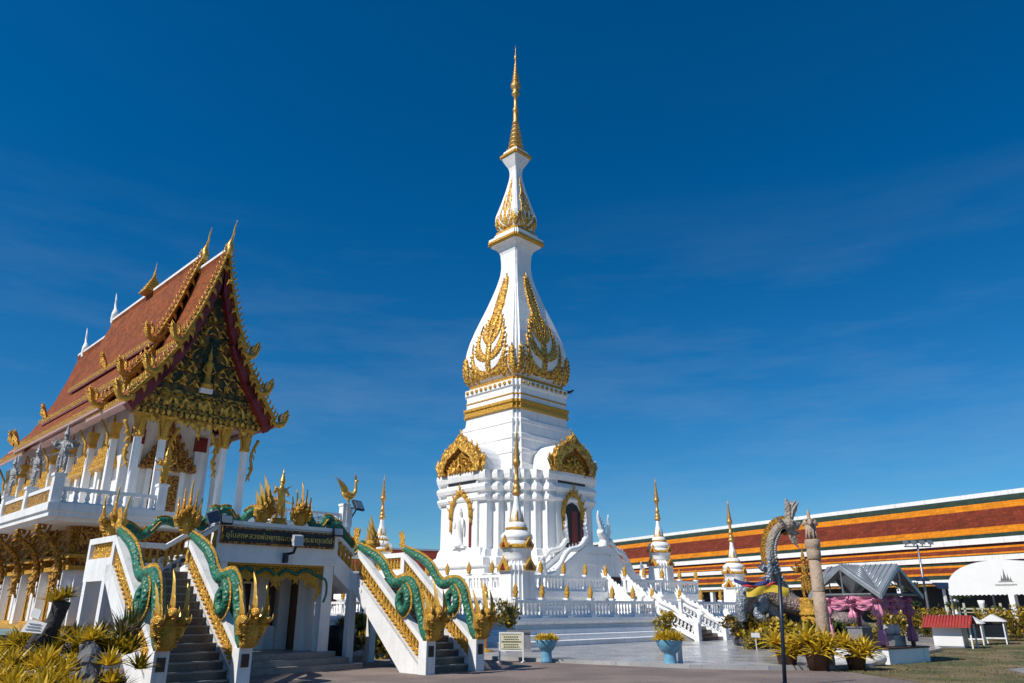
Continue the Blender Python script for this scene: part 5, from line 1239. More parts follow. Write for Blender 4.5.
# floodlights and the solar lamp -----------------------------------------------------------------------
def floodlight(label, c, face, s=.3, arm=None):
    t = thing('floodlight', label, 'floodlight', c); c = Vector(c); f = Vector(face).normalized(); r_ = f.cross(Vector((0, 0, 1))).normalized(); u = r_.cross(f)
    def slab(mb, w, h, d0, d1):
        vs = [c + r_ * (x * w) + u * (y * h) + f * d for d in (d0, d1) for x, y in ((-1, -1), (1, -1), (1, 1), (-1, 1))]; mb.add(vs, [(0, 3, 2, 1), (4, 5, 6, 7), (0, 1, 5, 4), (1, 2, 6, 5), (2, 3, 7, 6), (3, 0, 4, 7)])
    mb = MB(); slab(mb, s * .62, s * .45, -.06, .03)
    if arm: mb.tube([c - f * .05] + [Vector(p) for p in arm], .03, 6)
    h = build(mb, 'housing', 'black', t); mb = MB(); slab(mb, s * .54, s * .37, .03, .036); build(mb, 'lens', 'lamp_face', t)
    return t
floodlight('black floodlight at the left end of the porch parapet', (9.05, 19.78, 3.82), (0, -1, .25), .26)
floodlight('black floodlight at the right end of the porch parapet', (12.5, 19.78, 3.72), (0, -1, .25), .26)
floodlight('black floodlight facing the tower beside the golden swan', (15.55, 23.4, 5.1), (.4, -1, .6), .42, [(15.5, 23.5, 4.9), (15.35, 23.55, 4.6)])
t = thing('wall_lamp', 'pale boxy lamp on a black bracket below the name board', 'lamp', (10.95, 19.9, 3.0))
mb = MB(); mb.prism([(10.86, 19.35, 3.2), (11.14, 19.35, 3.22), (11.16, 19.4, 3.5), (10.88, 19.4, 3.48)], (0, .16, .05)); build(mb, 'lamp_head', 'lamp_face', t)
mb = MB(); mb.tube([(11.0, 19.5, 3.2), (11.0, 19.6, 3.05), (10.9, 19.72, 3.02)], .04, 6); mb.box(10.84, 10.92, 19.7, 19.9, 2.78, 3.05); build(mb, 'bracket', 'black', t)
t = thing('solar_lamp', 'small tilted solar panel beside the golden naga fan', 'solar panel', (8.62, 19.7, 3.4))
mb = MB(); mb.prism([(8.48, 19.55, 3.62), (8.78, 19.5, 3.75), (8.7, 19.6, 4.05), (8.4, 19.65, 3.92)], (.01, .035, .01)); build(mb, 'frame', 'steel', t)
mb = MB(); mb.prism([(8.5, 19.535, 3.645), (8.755, 19.493, 3.755), (8.69, 19.58, 4.015), (8.43, 19.625, 3.91)], (0, .012, 0)); build(mb, 'cells', 'panel_blue', t)
mb = MB(); mb.tube([(8.6, 19.62, 3.8), (8.62, 19.85, 3.6)], .025, 6); build(mb, 'mount', 'steel', t)

# ------------------------------------------------------------------ the long gallery with striped tiled roof
GA, GU = Vector((42.92, 63.38, 0)), Vector((-0.4759, 0.8795, 0))
GROT = math.atan2(GU.y, GU.x)          # local x runs along the gallery, local -y... outward is +y turned towards the court
gal = thing('gallery_building', 'long cloister hall with stepped roof striped orange, rust, green and white', 'hall', (GA.x, GA.y, 0), rot=GROT, temple=False, local=True)
# local frame: x along GU (away, left), y = left normal of GU = (-.8795,-.4759): towards the court
G0, G1 = -22.0, 95.0
def gal_bands(bands, d0, z0, d1, z1, name):
    L = []
    for f0, f1, m in bands:
        mb = MB(); a = (d0 + (d1 - d0) * f0, z0 + (z1 - z0) * f0); b = (d0 + (d1 - d0) * f1, z0 + (z1 - z0) * f1)
        mb.prism([(G0, a[0], a[1]), (G0, b[0], b[1]), (G0, b[0], b[1] - .14), (G0, a[0], a[1] - .14)], (G1 - G0, 0, 0)); L.append(build(mb, name, m, gal))
    return L
gal_bands([(0, .16, 'dark_green'), (.16, .32, 'orange'), (.32, .74, 'brick_red'), (.74, .89, 'orange'), (.89, 1.0, 'dark_green')], .45, 10.68, 6.05, 6.75, 'roof_band')
mb = MB(); mb.box(G0, G1, -.4, .45, 10.62, 11.05); mb.box(G0, G1, 5.95, 6.15, 6.36, 6.8); mb.box(G0, G1, 7.35, 7.55, 5.02, 5.4); mb.box(G0, G1, 9.35, 9.55, 3.42, 3.66); build(mb, 'white_ridge_and_gutters', 'white', gal)
gal_bands([(0, .22, 'orange'), (.22, .66, 'brick_red'), (.66, .84, 'orange'), (.84, 1.0, 'dark_green')], 6.1, 6.15, 7.45, 5.36, 'lower_roof_band')
gal_bands([(0, .14, 'dark_green'), (.14, .28, 'orange'), (.28, .6, 'brick_red'), (.6, .74, 'orange'), (.74, 1.0, 'dark_green')], 7.4, 4.95, 9.45, 3.66, 'verandah_roof_band')
mb = MB(); mb.prism([(G0, 0, 10.6), (G0, 5.9, 6.3), (G0, 5.9, 0), (G0, -8, 0), (G0, -8, 6.5)], (G1 - G0, 0, 0)); build(mb, 'hall_wall', 'red', gal)
mb = MB(); mb.prism([(G0, -.45, 10.6), (G0, -8.5, 6.4), (G0, -8.5, 6.2), (G0, -.45, 10.4)], (G1 - G0, 0, 0)); build(mb, 'rear_roof', 'tile_red', gal)
mb = MB(); mb.box(G0, G1, 9.3, 9.45, 3.2, 3.42); build(mb, 'valance', 'gold_mosaic', gal)
mb = MB(); mb.box(G0, G1, 5.9, 9.8, 0.0, .4); build(mb, 'verandah_floor', 'granite_light', gal)
mb = MB(); mb.box(G0, G1, 5.9, 6.0, .4, 3.3); build(mb, 'verandah_shade_sheet', 'dark', gal)  # near-black sheet standing in for the shade inside the verandah
for i in range(26):
    x = G0 + 2 + i * 4.4; mb = MB(); mb.box(x - .2, x + .2, 9.0, 9.4, .4, 3.3); build(mb, 'column', 'white', gal)
# a red tiled roof behind the far staircase
rw = thing('red_roofed_hall', 'distant hall whose dark red tiled roof shows between stairs and chedi', 'hall', (-13.7, 105, 0), rot=math.atan2(.476, .88), temple=False, local=True)
mb = MB(); mb.prism([(-30, 0, 9.0), (-30, 7, 4.2), (-30, 7, 3.9), (-30, 0, 8.6)], (45, 0, 0)); mb.prism([(-30, 0, 9.0), (-30, -7, 4.2), (-30, -7, 3.9), (-30, 0, 8.6)], (45, 0, 0)); build(mb, 'roof', 'tile_red', rw)
mb = MB(); mb.box(-29, 14, -6, 6, 0, 4.6); build(mb, 'wall', 'red', rw)
mb = MB(); mb.box(-30, 15, -.2, .2, 8.95, 9.2); build(mb, 'ridge_cap', 'white', rw)

# ------------------------------------------------------------------ great grey naga sculpture
NS = Vector((11.5, 33.5, 0))
def nz_thing(name, label, cat, at, **k): return thing(name, label, cat, at, temple=False, rot=0, **k)
ng = nz_thing('naga_sculpture', 'large weathered naga arching its crested neck, brown coils beneath', 'sculpture', (11.5, 33.5, .1))
S_ = spline([(12.7, 33.9, 1.1), (11.9, 33.7, 1.9), (11.35, 33.5, 2.6), (11.12, 33.5, 3.6), (11.2, 33.5, 4.3), (11.5, 33.5, 4.8), (11.8, 33.5, 4.98), (12.05, 33.5, 4.95)], 6)
mb = MB(); mb.tube(S_, interp([.28, .27, .24, .22, .21, .2, .19, .16], len(S_)), 12); build(mb, 'neck', 'naga_stone', ng)
mb = MB()
for i in range(6, len(S_) - 2):
    d = (S_[i + 1] - S_[i - 1]).normalized(); nr = Vector((-d.z, 0, d.x)); nr = nr if nr.x < 0.2 and (nr.z > 0 or nr.x < 0) else -nr
    for h in (0, .5):
        mb.flame(S_[i] + (S_[i + 1] - S_[i]) * h + nr * .18, nr - d * .3, d, .26, .24, .1, thick=.06, n=3)
build(mb, 'dorsal_crest', 'gold_carve', ng)
mb = MB()      # belly plates
for i in range(8, len(S_) - 3):
    d = (S_[i + 1] - S_[i - 1]).normalized(); nr = Vector((d.z, 0, -d.x)); nr = nr if nr.x > 0 else -nr
    mb.tube([S_[i] + nr * .19 + Vector((0, y, 0)) for y in (-.17, 0, .17)], .07, 6)
build(mb, 'belly_plates', 'silver', ng)
mb = MB(); hp = Vector((12.05, 33.4, 4.98))
mb.tube([hp + Vector((-.25, 0, 0)), hp + Vector((.05, 0, .06)), hp + Vector((.35, 0, -.02)), hp + Vector((.5, 0, .12))], [.25, .27, .16, .06], 10)
mb.tube([hp + Vector((-.1, 0, -.15)), hp + Vector((.2, 0, -.32)), hp + Vector((.42, 0, -.34))], [.14, .1, .03], 8)
for k in (-1, 1): mb.sphere(hp + Vector((.1, .2 * k, .14)), .08, 6)
hd_ = build(mb, 'head', 'naga_stone', ng)
mb = MB()
for j in range(5): mb.flame(hp + Vector((-.02 + .05 * j, .03 * ((j % 3) - 1), .05 + .1 * j)), (.12 + .1 * j, 0, 1), (1, 0, 0), 1.15 - .14 * j, .46 - .05 * j, .2 if j % 2 else -.14, thick=.12)
for j in range(4): mb.flame(hp + Vector((-.2, .12 * (j - 1.5), -.05)), (-.6, .3 * (j - 1.5), .5), (0, 0, 1), .5, .26, .2, thick=.07)
for j in range(3): mb.flame(hp + Vector((.0 + .1 * j, 0, -.28)), (.25 - .15 * j, 0, -1), (1, 0, 0), .75 - .15 * j, .2, .25, thick=.06)
build(mb, 'crest', 'naga_stone', hd_)
mb = MB()      # the coils lying on the bed
S_ = spline([(9.6, 33.2, 1.2), (10.0, 33.0, 2.0), (10.5, 33.0, 2.25), (11.1, 33.0, 1.95), (11.8, 32.9, 1.65), (12.6, 32.8, 1.35), (13.4, 33.0, 1.15), (14.3, 33.6, 1.0), (15.0, 34.6, .7)], 6); mb.tube(S_, interp([.3, .38, .42, .42, .4, .36, .34, .28, .1], len(S_)), 12)
build(mb, 'coil', 'naga_brown', ng)
mb = MB(); S_ = spline([(13.6, 33.6, .7), (12.8, 33.9, 1.0), (12.0, 33.9, 1.05), (11.2, 33.7, 1.0), (10.5, 33.6, .8)], 6); mb.tube(S_, interp([.3, .42, .45, .42, .3], len(S_)), 12); build(mb, 'coil', 'naga_brown', ng)
mb = MB(); S_ = spline([(14.8, 33.2, .4), (14.1, 32.6, .9), (13.4, 32.3, 1.1), (12.9, 32.3, .8), (12.6, 32.4, .4)], 6); mb.tube(S_, interp([.2, .32, .36, .34, .26], len(S_)), 12); build(mb, 'coil', 'naga_brown', ng)
mb = MB(); S_ = spline([(9.5, 32.9, 1.1), (9.45, 32.8, 1.7), (9.75, 32.7, 2.2), (10.2, 32.7, 2.15), (10.35, 32.7, 1.75), (10.1, 32.7, 1.4), (10.3, 32.6, 1.1)], 6); mb.tube(S_, interp([.2, .26, .28, .27, .24, .22, .18], len(S_)), 10)
for i in range(2, len(S_) - 2): mb.flame(S_[i] + Vector((-.05, 0, .2)), (-.3, 0, 1), (1, 0, 0), .24, .2, .2, thick=.05, n=3)
build(mb, 'silver_tail', 'naga_silver', ng)
mb = MB(); mb.lathe([(2.5, .1), (2.6, .35), (2.2, .7), (1.5, 1.0), (.3, 1.15)], 22, (12.0, 34.2, 0)); build(mb, 'plinth', 'rock', ng)
# silver rider figure clinging to the neck
rd = statue('blue-grey deity figure leaning beside the arching naga neck', 0, 0, 0, 1.95, 'naga_silver', (.2, -1), True)
rd.location = (10.75, 33.1, 2.05); rd.rotation_euler = (0, .12, 0)
mb = MB(); mb.lathe([(.35, 1.0), (.4, 1.3), (.3, 1.7), (.34, 1.95), (.26, 2.08)], 12, (10.75, 33.1, 0)); solo(mb, 'statue_pedestal', 'silver', (10.75, 33.1, 1.0), 'silver drum under the blue-grey deity', 'pedestal', rot=0, temple=False)
gd = statue('golden crowned deity standing on a gold drum among the naga coils', 0, 0, 0, 1.95, 'gold_carve', (.1, -1), True)
gd.location = (12.05, 32.3, 2.0); gd.rotation_euler = (0, 0, 0)
mb = MB(); mb.lathe([(.38, 1.3), (.42, 1.4), (.34, 1.46), (.38, 1.62), (.3, 1.8), (.36, 1.88), (.38, 1.96), (.3, 2.0)], 16, (12.05, 32.3, 0), flute=.04, nf=8); mb.lathe([(.36, .5), (.36, 1.3)], 12, (12.05, 32.3, 0)); solo(mb, 'gold_pedestal', 'gold', (12.05, 32.3, .5), 'fluted gold drum under the golden deity', 'pedestal', rot=0, temple=False)
def cloth(pts_top, drop, m, name, label, at, cat, wob=.05):
    mb = MB(); n = 14; T = spline(pts_top, 4); n = len(T); vs = []
    for i, p in enumerate(T):
        for k in range(5):
            f = k / 4; vs.append(p + Vector((0, wob * math.sin(i * .9 + f * 3), -drop * f * (1 + .12 * math.sin(i * .7)))))
    mb.add(vs, [(i * 5 + k, i * 5 + k + 1, (i + 1) * 5 + k + 1, (i + 1) * 5 + k) for i in range(n - 1) for k in range(4)], 0, True)
    mb2 = MB(); mb2.add([v + Vector((0, .012, 0)) for v in vs], mb.f, 0, True); mb.add(mb2.v, mb2.f, 0, True)
    return solo(mb, name, m, at, label, cat, rot=0, temple=False)
cloth([(9.55, 32.2, 2.35), (10.0, 32.1, 2.42), (10.6, 32.0, 2.5), (11.2, 32.0, 2.35)], .32, 'flag_yellow', 'yellow_cloth', 'bright yellow cloth draped over the grey naga tail', (10.3, 32.1, 2.0), 'cloth')
cloth([(9.1, 32.2, 2.75), (9.5, 32.15, 2.62), (10.0, 32.1, 2.6), (10.5, 32.1, 2.72)], .16, 'flag_blue', 'striped_cloth', 'navy strip of cloth above the yellow cloth on the naga sculpture', (9.8, 32.1, 2.5), 'cloth')
cloth([(9.3, 32.15, 2.6), (9.7, 32.1, 2.48), (10.15, 32.08, 2.47), (10.7, 32.05, 2.62)], .1, 'flag_red', 'red_cloth', 'red strip of cloth just above the yellow cloth on the naga sculpture', (9.9, 32.1, 2.4), 'cloth')

# ------------------------------------------------------------------ lion-topped pillar and thin pole
def slim(mb): mb.v = [(9.0 + (x - 9.0) * .74, 23.2 + (y - 23.2) * .74, z) for x, y, z in mb.v]
lp = nz_thing('stone_pillar', 'sandy round pillar topped with small lions, standing among potted plants', 'pillar', (9.0, 23.2, 0))
mb = MB(); mb.lathe([(.27, 0), (.265, .3), (.25, 1.55), (.243, 2.05)], 24, (9.0, 23.2, 0)); mb.lathe([(.25, 2.06), (.245, 2.08), (.225, 2.95)], 24, (9.0, 23.2, 0)); slim(mb); build(mb, 'shaft', 'pillar', lp)
mb = MB(); mb.lathe([(.24, 2.95), (.27, 2.98), (.275, 3.2), (.24, 3.23), (.27, 3.28), (.3, 3.36), (.3, 3.5), (.26, 3.54)], 24, (9.0, 23.2, 0)); slim(mb); build(mb, 'capital', 'pillar', lp)
mb = MB()
for k in range(4):
    q = k * math.pi / 2 - 1.9; d = Vector((math.cos(q), math.sin(q), 0)); r_ = Vector((-d.y, d.x, 0)); c = Vector((9.0, 23.2, 3.54))
    mb.tube([c + d * .05 + Vector((0, 0, .05)), c + d * .1 + Vector((0, 0, .25)), c + d * .14 + Vector((0, 0, .42))], [.12, .11, .1], 8)
    mb.sphere(c + d * .17 + Vector((0, 0, .48)), .11, 8); mb.tube([c + d * .22 + Vector((0, 0, .46)), c + d * .31 + Vector((0, 0, .43))], [.06, .04], 6)
    for e in (-1, 1): mb.tube([c + d * .15 + r_ * .07 * e + Vector((0, 0, .3)), c + d * .2 + r_ * .08 * e, ], [.045, .04], 6); mb.sphere(c + d * .13 + r_ * .09 * e + Vector((0, 0, .58)), .035, 5)
slim(mb); ln = build(mb, 'lion_capital', 'pillar', lp)
mb = MB(); mb.tube([(9.0, 23.2, 3.95), (9.0, 23.2, 4.1), (8.98, 23.2, 4.3), (8.99, 23.2, 4.42)], [.09, .06, .075, .02], 8); slim(mb); build(mb, 'finial', 'pillar', lp)
mb = MB(); mb.tube([(5.98, 18, 0), (6.13, 18, 2.31)], .045, 10); mb.lathe([(.13, 0), (.13, .04), (.06, .06)], 10, (5.98, 18, 0)); solo(mb, 'thin_pole', 'pole_blue', (5.98, 18, 0), 'thin dark blue pole standing on the asphalt in front of the naga sculpture', 'pole', rot=0, temple=False)

# ------------------------------------------------------------------ potted and planted things
def lobed(mb, c, n, m, rad, h, leaf=.1, seed=0, squash=1.0):
    """shrub: many small leaf faces through an uneven volume"""
    rnd = random.Random(seed); cl = [(rnd.uniform(-.5, .5), rnd.uniform(-.5, .5), rnd.uniform(.25, .8), rnd.uniform(.3, .55)) for _ in range(7)]
    for i in range(n):
        x0, y0, z0, r0 = cl[i % 7]; th, ph = rnd.uniform(0, 6.283), math.acos(rnd.uniform(-1, 1)); rr = r0 * rnd.random() ** .45
        p = Vector((c[0] + rad * (x0 + rr * math.sin(ph) * math.cos(th)), c[1] + rad * (y0 + rr * math.sin(ph) * math.sin(th)), c[2] + h * max(.02, (z0 * .9 + rr * .6 * math.cos(ph)))))
        d = Vector((rnd.uniform(-1, 1), rnd.uniform(-1, 1), rnd.uniform(-.3, 1.2))).normalized(); s = d.orthogonal().normalized(); s = Quaternion(d, rnd.uniform(0, 6.28)) @ s
        L, w = leaf * rnd.uniform(.7, 1.3), leaf * rnd.uniform(.25, .42)
        mb.add([p, p + d * L * .5 + s * w, p + d * L, p + d * L * .5 - s * w], [(0, 1, 2, 3)], rnd.choice(m))
def spear(mb, c, n, L, w, m, spread=.5, seed=1):
    rnd = random.Random(seed)
    for i in range(n):
        az = rnd.uniform(0, 6.28); el = rnd.uniform(1.57 - spread, 1.5); d = Vector((math.cos(az) * math.cos(el), math.sin(az) * math.cos(el), math.sin(el)))
        mb.leaf(Vector(c) + Vector((rnd.uniform(-.1, .1), rnd.uniform(-.1, .1), 0)), d, L * rnd.uniform(.6, 1.1), w, .25, rnd.choice(m), 4)
# blue pots
def blue_pot(label, at, sc, fl, seed):
    t = nz_thing('potted_bromeliad', label, 'potted plant', at, local=True, group='blue pots on the paving edge'); random.seed(seed)
    mb = MB(); mb.lathe([(.21 * sc, 0), (.215 * sc, .05), (.2 * sc, .1), (.19 * sc, .36 * sc), (.2 * sc, .42 * sc), (.24 * sc, .46 * sc)], 20); 
    mb.lathe([(.23 * sc, .44 * sc), (.3 * sc, .52 * sc), (.385 * sc, .66 * sc), (.42 * sc, .78 * sc), (.42 * sc, .82 * sc), (.38 * sc, .8 * sc), (.3 * sc, .72 * sc)], 32, flute=.035 * fl, nf=12); build(mb, 'pot', 'blue_pot', t)
    mb = MB()
    for i in range(9):
        a_ = i * 2 * math.pi / 8; r = .26 * sc if i < 8 else 0
        mb.rosette((r * math.cos(a_), r * math.sin(a_), .76 * sc), 22, (.46 if fl > .5 else .36) * sc, .085, 0, .45, [0, 0, 0, 1], .2)
    build(mb, 'foliage', ['yellow_bright', 'yellow_leaf'], t)
blue_pot('pedestal pot of sky-blue glaze with yellow bromeliads, beside the notice board', (1.08, 25.25, 0), .82, .4, 3)
blue_pot('larger fluted pot of sky-blue glaze with spreading yellow bromeliads', (4.55, 23.35, 0), .9, 1.0, 4)
mb = MB(); mb.box(4.9, 5.02, 23.9, 24.02, .1, .95); solo(mb, 'white_bollard', 'white', (4.96, 23.96, .1), 'slim white post standing directly behind the larger blue pot', 'post', rot=0, temple=False)
t = nz_thing('potted_shrub', 'yellow-green bush in a pale pot at the foot of the terrace stairs', 'potted plant', (6.55, 34.2, .11), local=True)
mb = MB(); mb.lathe([(.3, 0), (.36, .5), (.38, .55), (.3, .52)], 16); build(mb, 'pot', 'grey_pot', t)
mb = MB(); lobed(mb, (0, 0, .45), 420, [0, 1, 1], .62, 1.05, .16, 5); build(mb, 'foliage', ['olive_leaf', 'yellow_leaf'], t)
t = nz_thing('planter', 'grey cement planter with a spiky olive shrub behind the notice board', 'planter', (.25, 29.3, .11), local=True)
mb = MB(); mb.polylathe([(1, 1), (-1, 1), (-1, -1), (1, -1)], [(.48, 0), (.44, .1), (.4, .62), (.45, .66), (.45, .74), (.38, .74)]); build(mb, 'tub', 'grey_pot', t)
mb = MB(); lobed(mb, (-.3, 0, .75), 300, [0, 0, 0, 2], .8, 1.1, .15, 8); spear(mb, (-.35, 0, .8), 60, 1.1, .05, [0, 0, 1], .5, 4); build(mb, 'foliage', ['olive_leaf', 'green_leaf', 'yellow_leaf'], t)
t = nz_thing('notice_board', 'small cream notice board on a thin white frame in front of the planter', 'sign', (.0, 25.5, 0))
mb = MB()
for x in (-.4, .36): mb.box(x - .02, x + .02, 25.48, 25.52, 0, .88); mb.box(x - .03, x + .03, 25.3, 25.7, 0, .03)
mb.box(-.4, .36, 25.485, 25.515, .84, .88); mb.box(-.4, .36, 25.485, 25.515, .32, .36); build(mb, 'frame', 'white', t)
mb = MB(); mb.box(-.37, .33, 25.49, 25.51, .365, .835); bd = build(mb, 'board', 'cream', t)
mb = MB()
for r in range(2):
    z0 = .375 + r * .225
    mb.box(-.34, .30, 25.484, 25.489, z0, z0 + .015); mb.box(-.34, .30, 25.484, 25.489, z0 + .2, z0 + .212); 
    for k in range(2):
        x = -.27
        while x < .22: w = random.uniform(.02, .06); mb.box(x, x + w, 25.484, 25.489, z0 + .05 + k * .07, z0 + .085 + k * .07); x += w + .02
build(mb, 'faded_lines', 'olive_leaf', bd)
for q in (t,): q.rotation_euler = (0, 0, R(-14))
mb = MB(); mb.lathe([(.045, .1), (.045, 1.95), (.09, 2.0), (.05, 2.1), (.01, 2.25)], 8, (-.95, 29.2, 0)); mb.lathe([(.3, .1), (.3, .15), (.08, .2), (.05, .25)], 10, (-.95, 29.2, 0)); solo(mb, 'gold_stand', 'gold_smooth', (-.95, 29.2, .1), 'thin gold stand pole behind the far staircase newel', 'stand', rot=0, temple=False)
# plants behind the far staircase
t = nz_thing('potted_bromeliad', 'big dark glazed pot with yellow bromeliad beneath the far staircase', 'potted plant', (-5.75, 27.2, 0), local=True)
mb = MB(); mb.lathe([(.25, 0), (.45, .25), (.55, .6), (.5, .9), (.45, 1.0), (.5, 1.05), (.4, 1.0)], 20); build(mb, 'pot', 'dark_pot', t)
mb = MB(); mb.rosette((0, 0, 1.0), 34, .5, .09, 0, .5, [0, 1]); build(mb, 'foliage', ['yellow_leaf', 'olive_leaf'], t)
for i, (x, y, h, lab) in enumerate([(-5.1, 28.4, 1.5, 'tall olive shrub seen between the posts of the far staircase'), (-4.4, 27.5, 1.0, 'low yellow-leaved shrub under the far staircase stringer')]):
    mb = MB(); lobed(mb, (0, 0, 0), 700, [0, 1, 2], 1.0, h, .2, 20 + i); solo(mb, 'shrub', ['olive_leaf', 'green_leaf', 'yellow_leaf'] if i == 0 else ['yellow_leaf', 'croton', 'green_leaf'], (x, y, 0), lab, 'shrub', rot=0, temple=False, local=True)

# pots round the pillar
for i, (x, y, s, lab) in enumerate([(8.35, 22.2, 1.15, 'terracotta pot of yellow bromeliads directly in front of the lion pillar'), (9.45, 22.35, .95, 'terracotta pot of yellow bromeliads just right of the lion pillar base'), (7.75, 22.9, 1.0, 'terracotta pot of yellow bromeliads just left of the lion pillar base')]):
    t = nz_thing('potted_bromeliad', lab, 'potted plant', (x, y, 0), local=True, group='terracotta pots around the pillar'); random.seed(30 + i)
    mb = MB(); mb.lathe([(.22 * s, 0), (.28 * s, .34 * s), (.3 * s, .36 * s), (.3 * s, .4 * s), (.25 * s, .39 * s)], 18); build(mb, 'pot', 'terracotta', t)
    mb = MB()
    for k in range(7): mb.rosette((.3 * math.cos(k * 1.1), .3 * math.sin(k * 1.1), (.36 + .1 * (k % 4)) * s), 26, .66 * s, .09, 0, 1.15, [0, 0, 0, 1], -.1)
    build(mb, 'foliage', ['yellow_bright', 'yellow_leaf', 'olive_leaf'], t)
# bed of shrubs at the foot of the naga sculpture
bed = [(9.5, 33.4, .95, 1.3, ['bronze_leaf', 'croton', 'olive_leaf'], 'rust-brown croton shrub at the left end of the naga bed'), (10.3, 32.6, 1.2, 1.0, ['yellow_bright', 'yellow_leaf', 'olive_leaf'], 'bright yellow shrub in the middle of the naga bed'),
       (10.9, 33.0, 1.1, 1.35, ['croton', 'bronze_leaf', 'olive_leaf'], 'orange-brown croton shrub behind the yellow one in the naga bed'), (11.9, 32.0, 1.2, .95, ['yellow_leaf', 'olive_leaf', 'green_leaf'], 'yellow-green shrub in the naga bed left of the thin pole'),
       (12.9, 31.7, 1.1, .9, ['green_leaf', 'green_leaf', 'olive_leaf'], 'deep green shrub in the naga bed right of the thin pole'), (14.2, 32.6, 1.2, 1.2, ['yellow_bright', 'olive_leaf', 'croton'], 'yellow shrub in the naga bed behind the lion pillar')]
for i, (x, y, r, h, ms, lab) in enumerate(bed):
    mb = MB(); lobed(mb, (0, 0, .2), 900, [0, 1, 2], r, h, .2, 40 + i); solo(mb, 'shrub', ms, (x, y, .1), lab, 'shrub', rot=0, temple=False, local=True)
mb = MB(); rnd = random.Random(9)
for i in range(2600):
    x, y, z = rnd.uniform(9.0, 13.9), rnd.uniform(31.0, 31.5), rnd.uniform(.05, .5); d = Vector((rnd.uniform(-1, 1), rnd.uniform(-1, 1), rnd.uniform(0, 1))).normalized(); s = d.orthogonal(); mb.add([(x, y, z), Vector((x, y, z)) + d * .06 + s * .03, Vector((x, y, z)) + d * .12, Vector((x, y, z)) + d * .06 - s * .03], [(0, 1, 2, 3)], rnd.choice([0, 0, 1]))
solo(mb, 'hedge', ['olive_leaf', 'yellow_leaf'], (11.4, 31.2, .1), 'low clipped olive hedge along the front of the naga bed', 'hedge', rot=0, temple=False)
for i, (x, z, lab) in enumerate([(9.35, .62, 'tiny white plaque at the left end of the low clipped hedge'), (11.2, .72, 'tiny white plaque in the middle of the low clipped hedge')]):
    mb = MB(); mb.box(x - .16, x + .16, 30.9, 30.93, z - .08, z + .08); mb.box(x - .015, x + .015, 30.93, 30.95, .1, z); solo(mb, 'plaque', 'white', (x, 30.9, .1), lab, 'sign', rot=0, temple=False)

# ------------------------------------------------------------------ draped pavilion with zinc roof
pe1 = Vector((-.577, .817, 0)); PR = math.atan2(.577, .817)
pav = thing('draped_pavilion', 'small zinc-roofed pavilion hung with pink satin, on a low white platform', 'pavilion', (11.35, 24.7, 0), rot=PR, temple=False, local=True)
# local: x along right side, y along left side; near corner at 0,0
Q = 1.75
mb = MB(); mb.box(-.3, Q + .3, -.3, Q + .3, 0, .42); build(mb, 'platform', 'white', pav)
mb = MB(); mb.box(-.33, Q + .33, -.33, Q + .33, .42, .47); build(mb, 'platform_top', 'terracotta', pav)
for x, y in ((0, 0), (Q, 0), (0, Q), (Q, Q)): mb = MB(); mb.box(x - .05, x + .05, y - .05, y + .05, .47, 2.1); build(mb, 'post', 'wood', pav)
o_ = .36; ez, pz = 2.0, 2.9; mid = Q / 2; c4 = [(-o_, -o_), (Q + o_, -o_), (Q + o_, Q + o_), (-o_, Q + o_)]
for k in range(4):
    a, b = Vector((*c4[k], ez)), Vector((*c4[(k + 1) % 4], ez)); pk = (a + b) / 2 + Vector((0, 0, pz - ez)); ctr = Vector((mid, mid, pz))
    for e in (a, b):
        mb = MB(); mb.prism([pk, e, ctr], (0, 0, .035)); rf = build(mb, 'roof_slope', 'zinc', pav)
        rb = MB()
        for j in range(1, 7):
            f = j / 7; p0 = pk.lerp(ctr, f); p1 = e.lerp(ctr, f) if False else e.lerp(ctr, f); rb.tube([p0 + Vector((0, 0, .045)), p1 + Vector((0, 0, .045))], .018, 4)
        build(rb, 'roof_rib', 'zinc', rf)
    mb = MB(); dn = Vector((0, 0, -.14)); mb.prism([a, pk, pk + dn, a + dn], (pk - ctr).normalized() * .03); mb.prism([b, pk, pk + dn, b + dn], (pk - ctr).normalized() * .03); build(mb, 'barge_board', 'zinc', pav)
    mb = MB(); mb.bar(pk + dn, (a + b) / 2 + Vector((0, 0, -.05)), .04); mb.bar(a.lerp(b, .12), a.lerp(b, .88), .05); build(mb, 'gable_truss', 'steel', pav)
def swag(p0, p1, sag, w, name, m):
    mb = MB(); P0, P1 = Vector(p0), Vector(p1); n = 18; vs = []
    nr = (P1 - P0).normalized().cross(Vector((0, 0, 1)))
    for i in range(n + 1):
        f = i / n; c = P0.lerp(P1, f) - Vector((0, 0, sag * 4 * f * (1 - f)))
        for k in range(7):
            g = k / 6 - .5; ww = w * (.55 + .45 * math.sin(math.pi * f)); vs.append(c + Vector((0, 0, g * ww)) + nr * (.07 * math.sin(k * 2.4 + i * .35) + .03))
    mb.add(vs, [(i * 7 + k, i * 7 + k + 1, (i + 1) * 7 + k + 1, (i + 1) * 7 + k) for i in range(n) for k in range(6)], 0, True)
    build(mb, name, m, pav)
for (p0, p1, m) in (((0, 0, 1.86), (0, Q, 1.86), 'pink'), ((0, 0, 1.86), (Q, 0, 1.86), 'plum_cloth'), ((Q, 0, 1.86), (Q, Q, 1.86), 'plum_cloth'), ((0, Q, 1.86), (Q, Q, 1.86), 'plum_cloth')):
    a, b = Vector(p0), Vector(p1); h = (a + b) / 2; swag(a, h, .13, .42, 'drape', m); swag(h, b, .13, .42, 'drape', m)
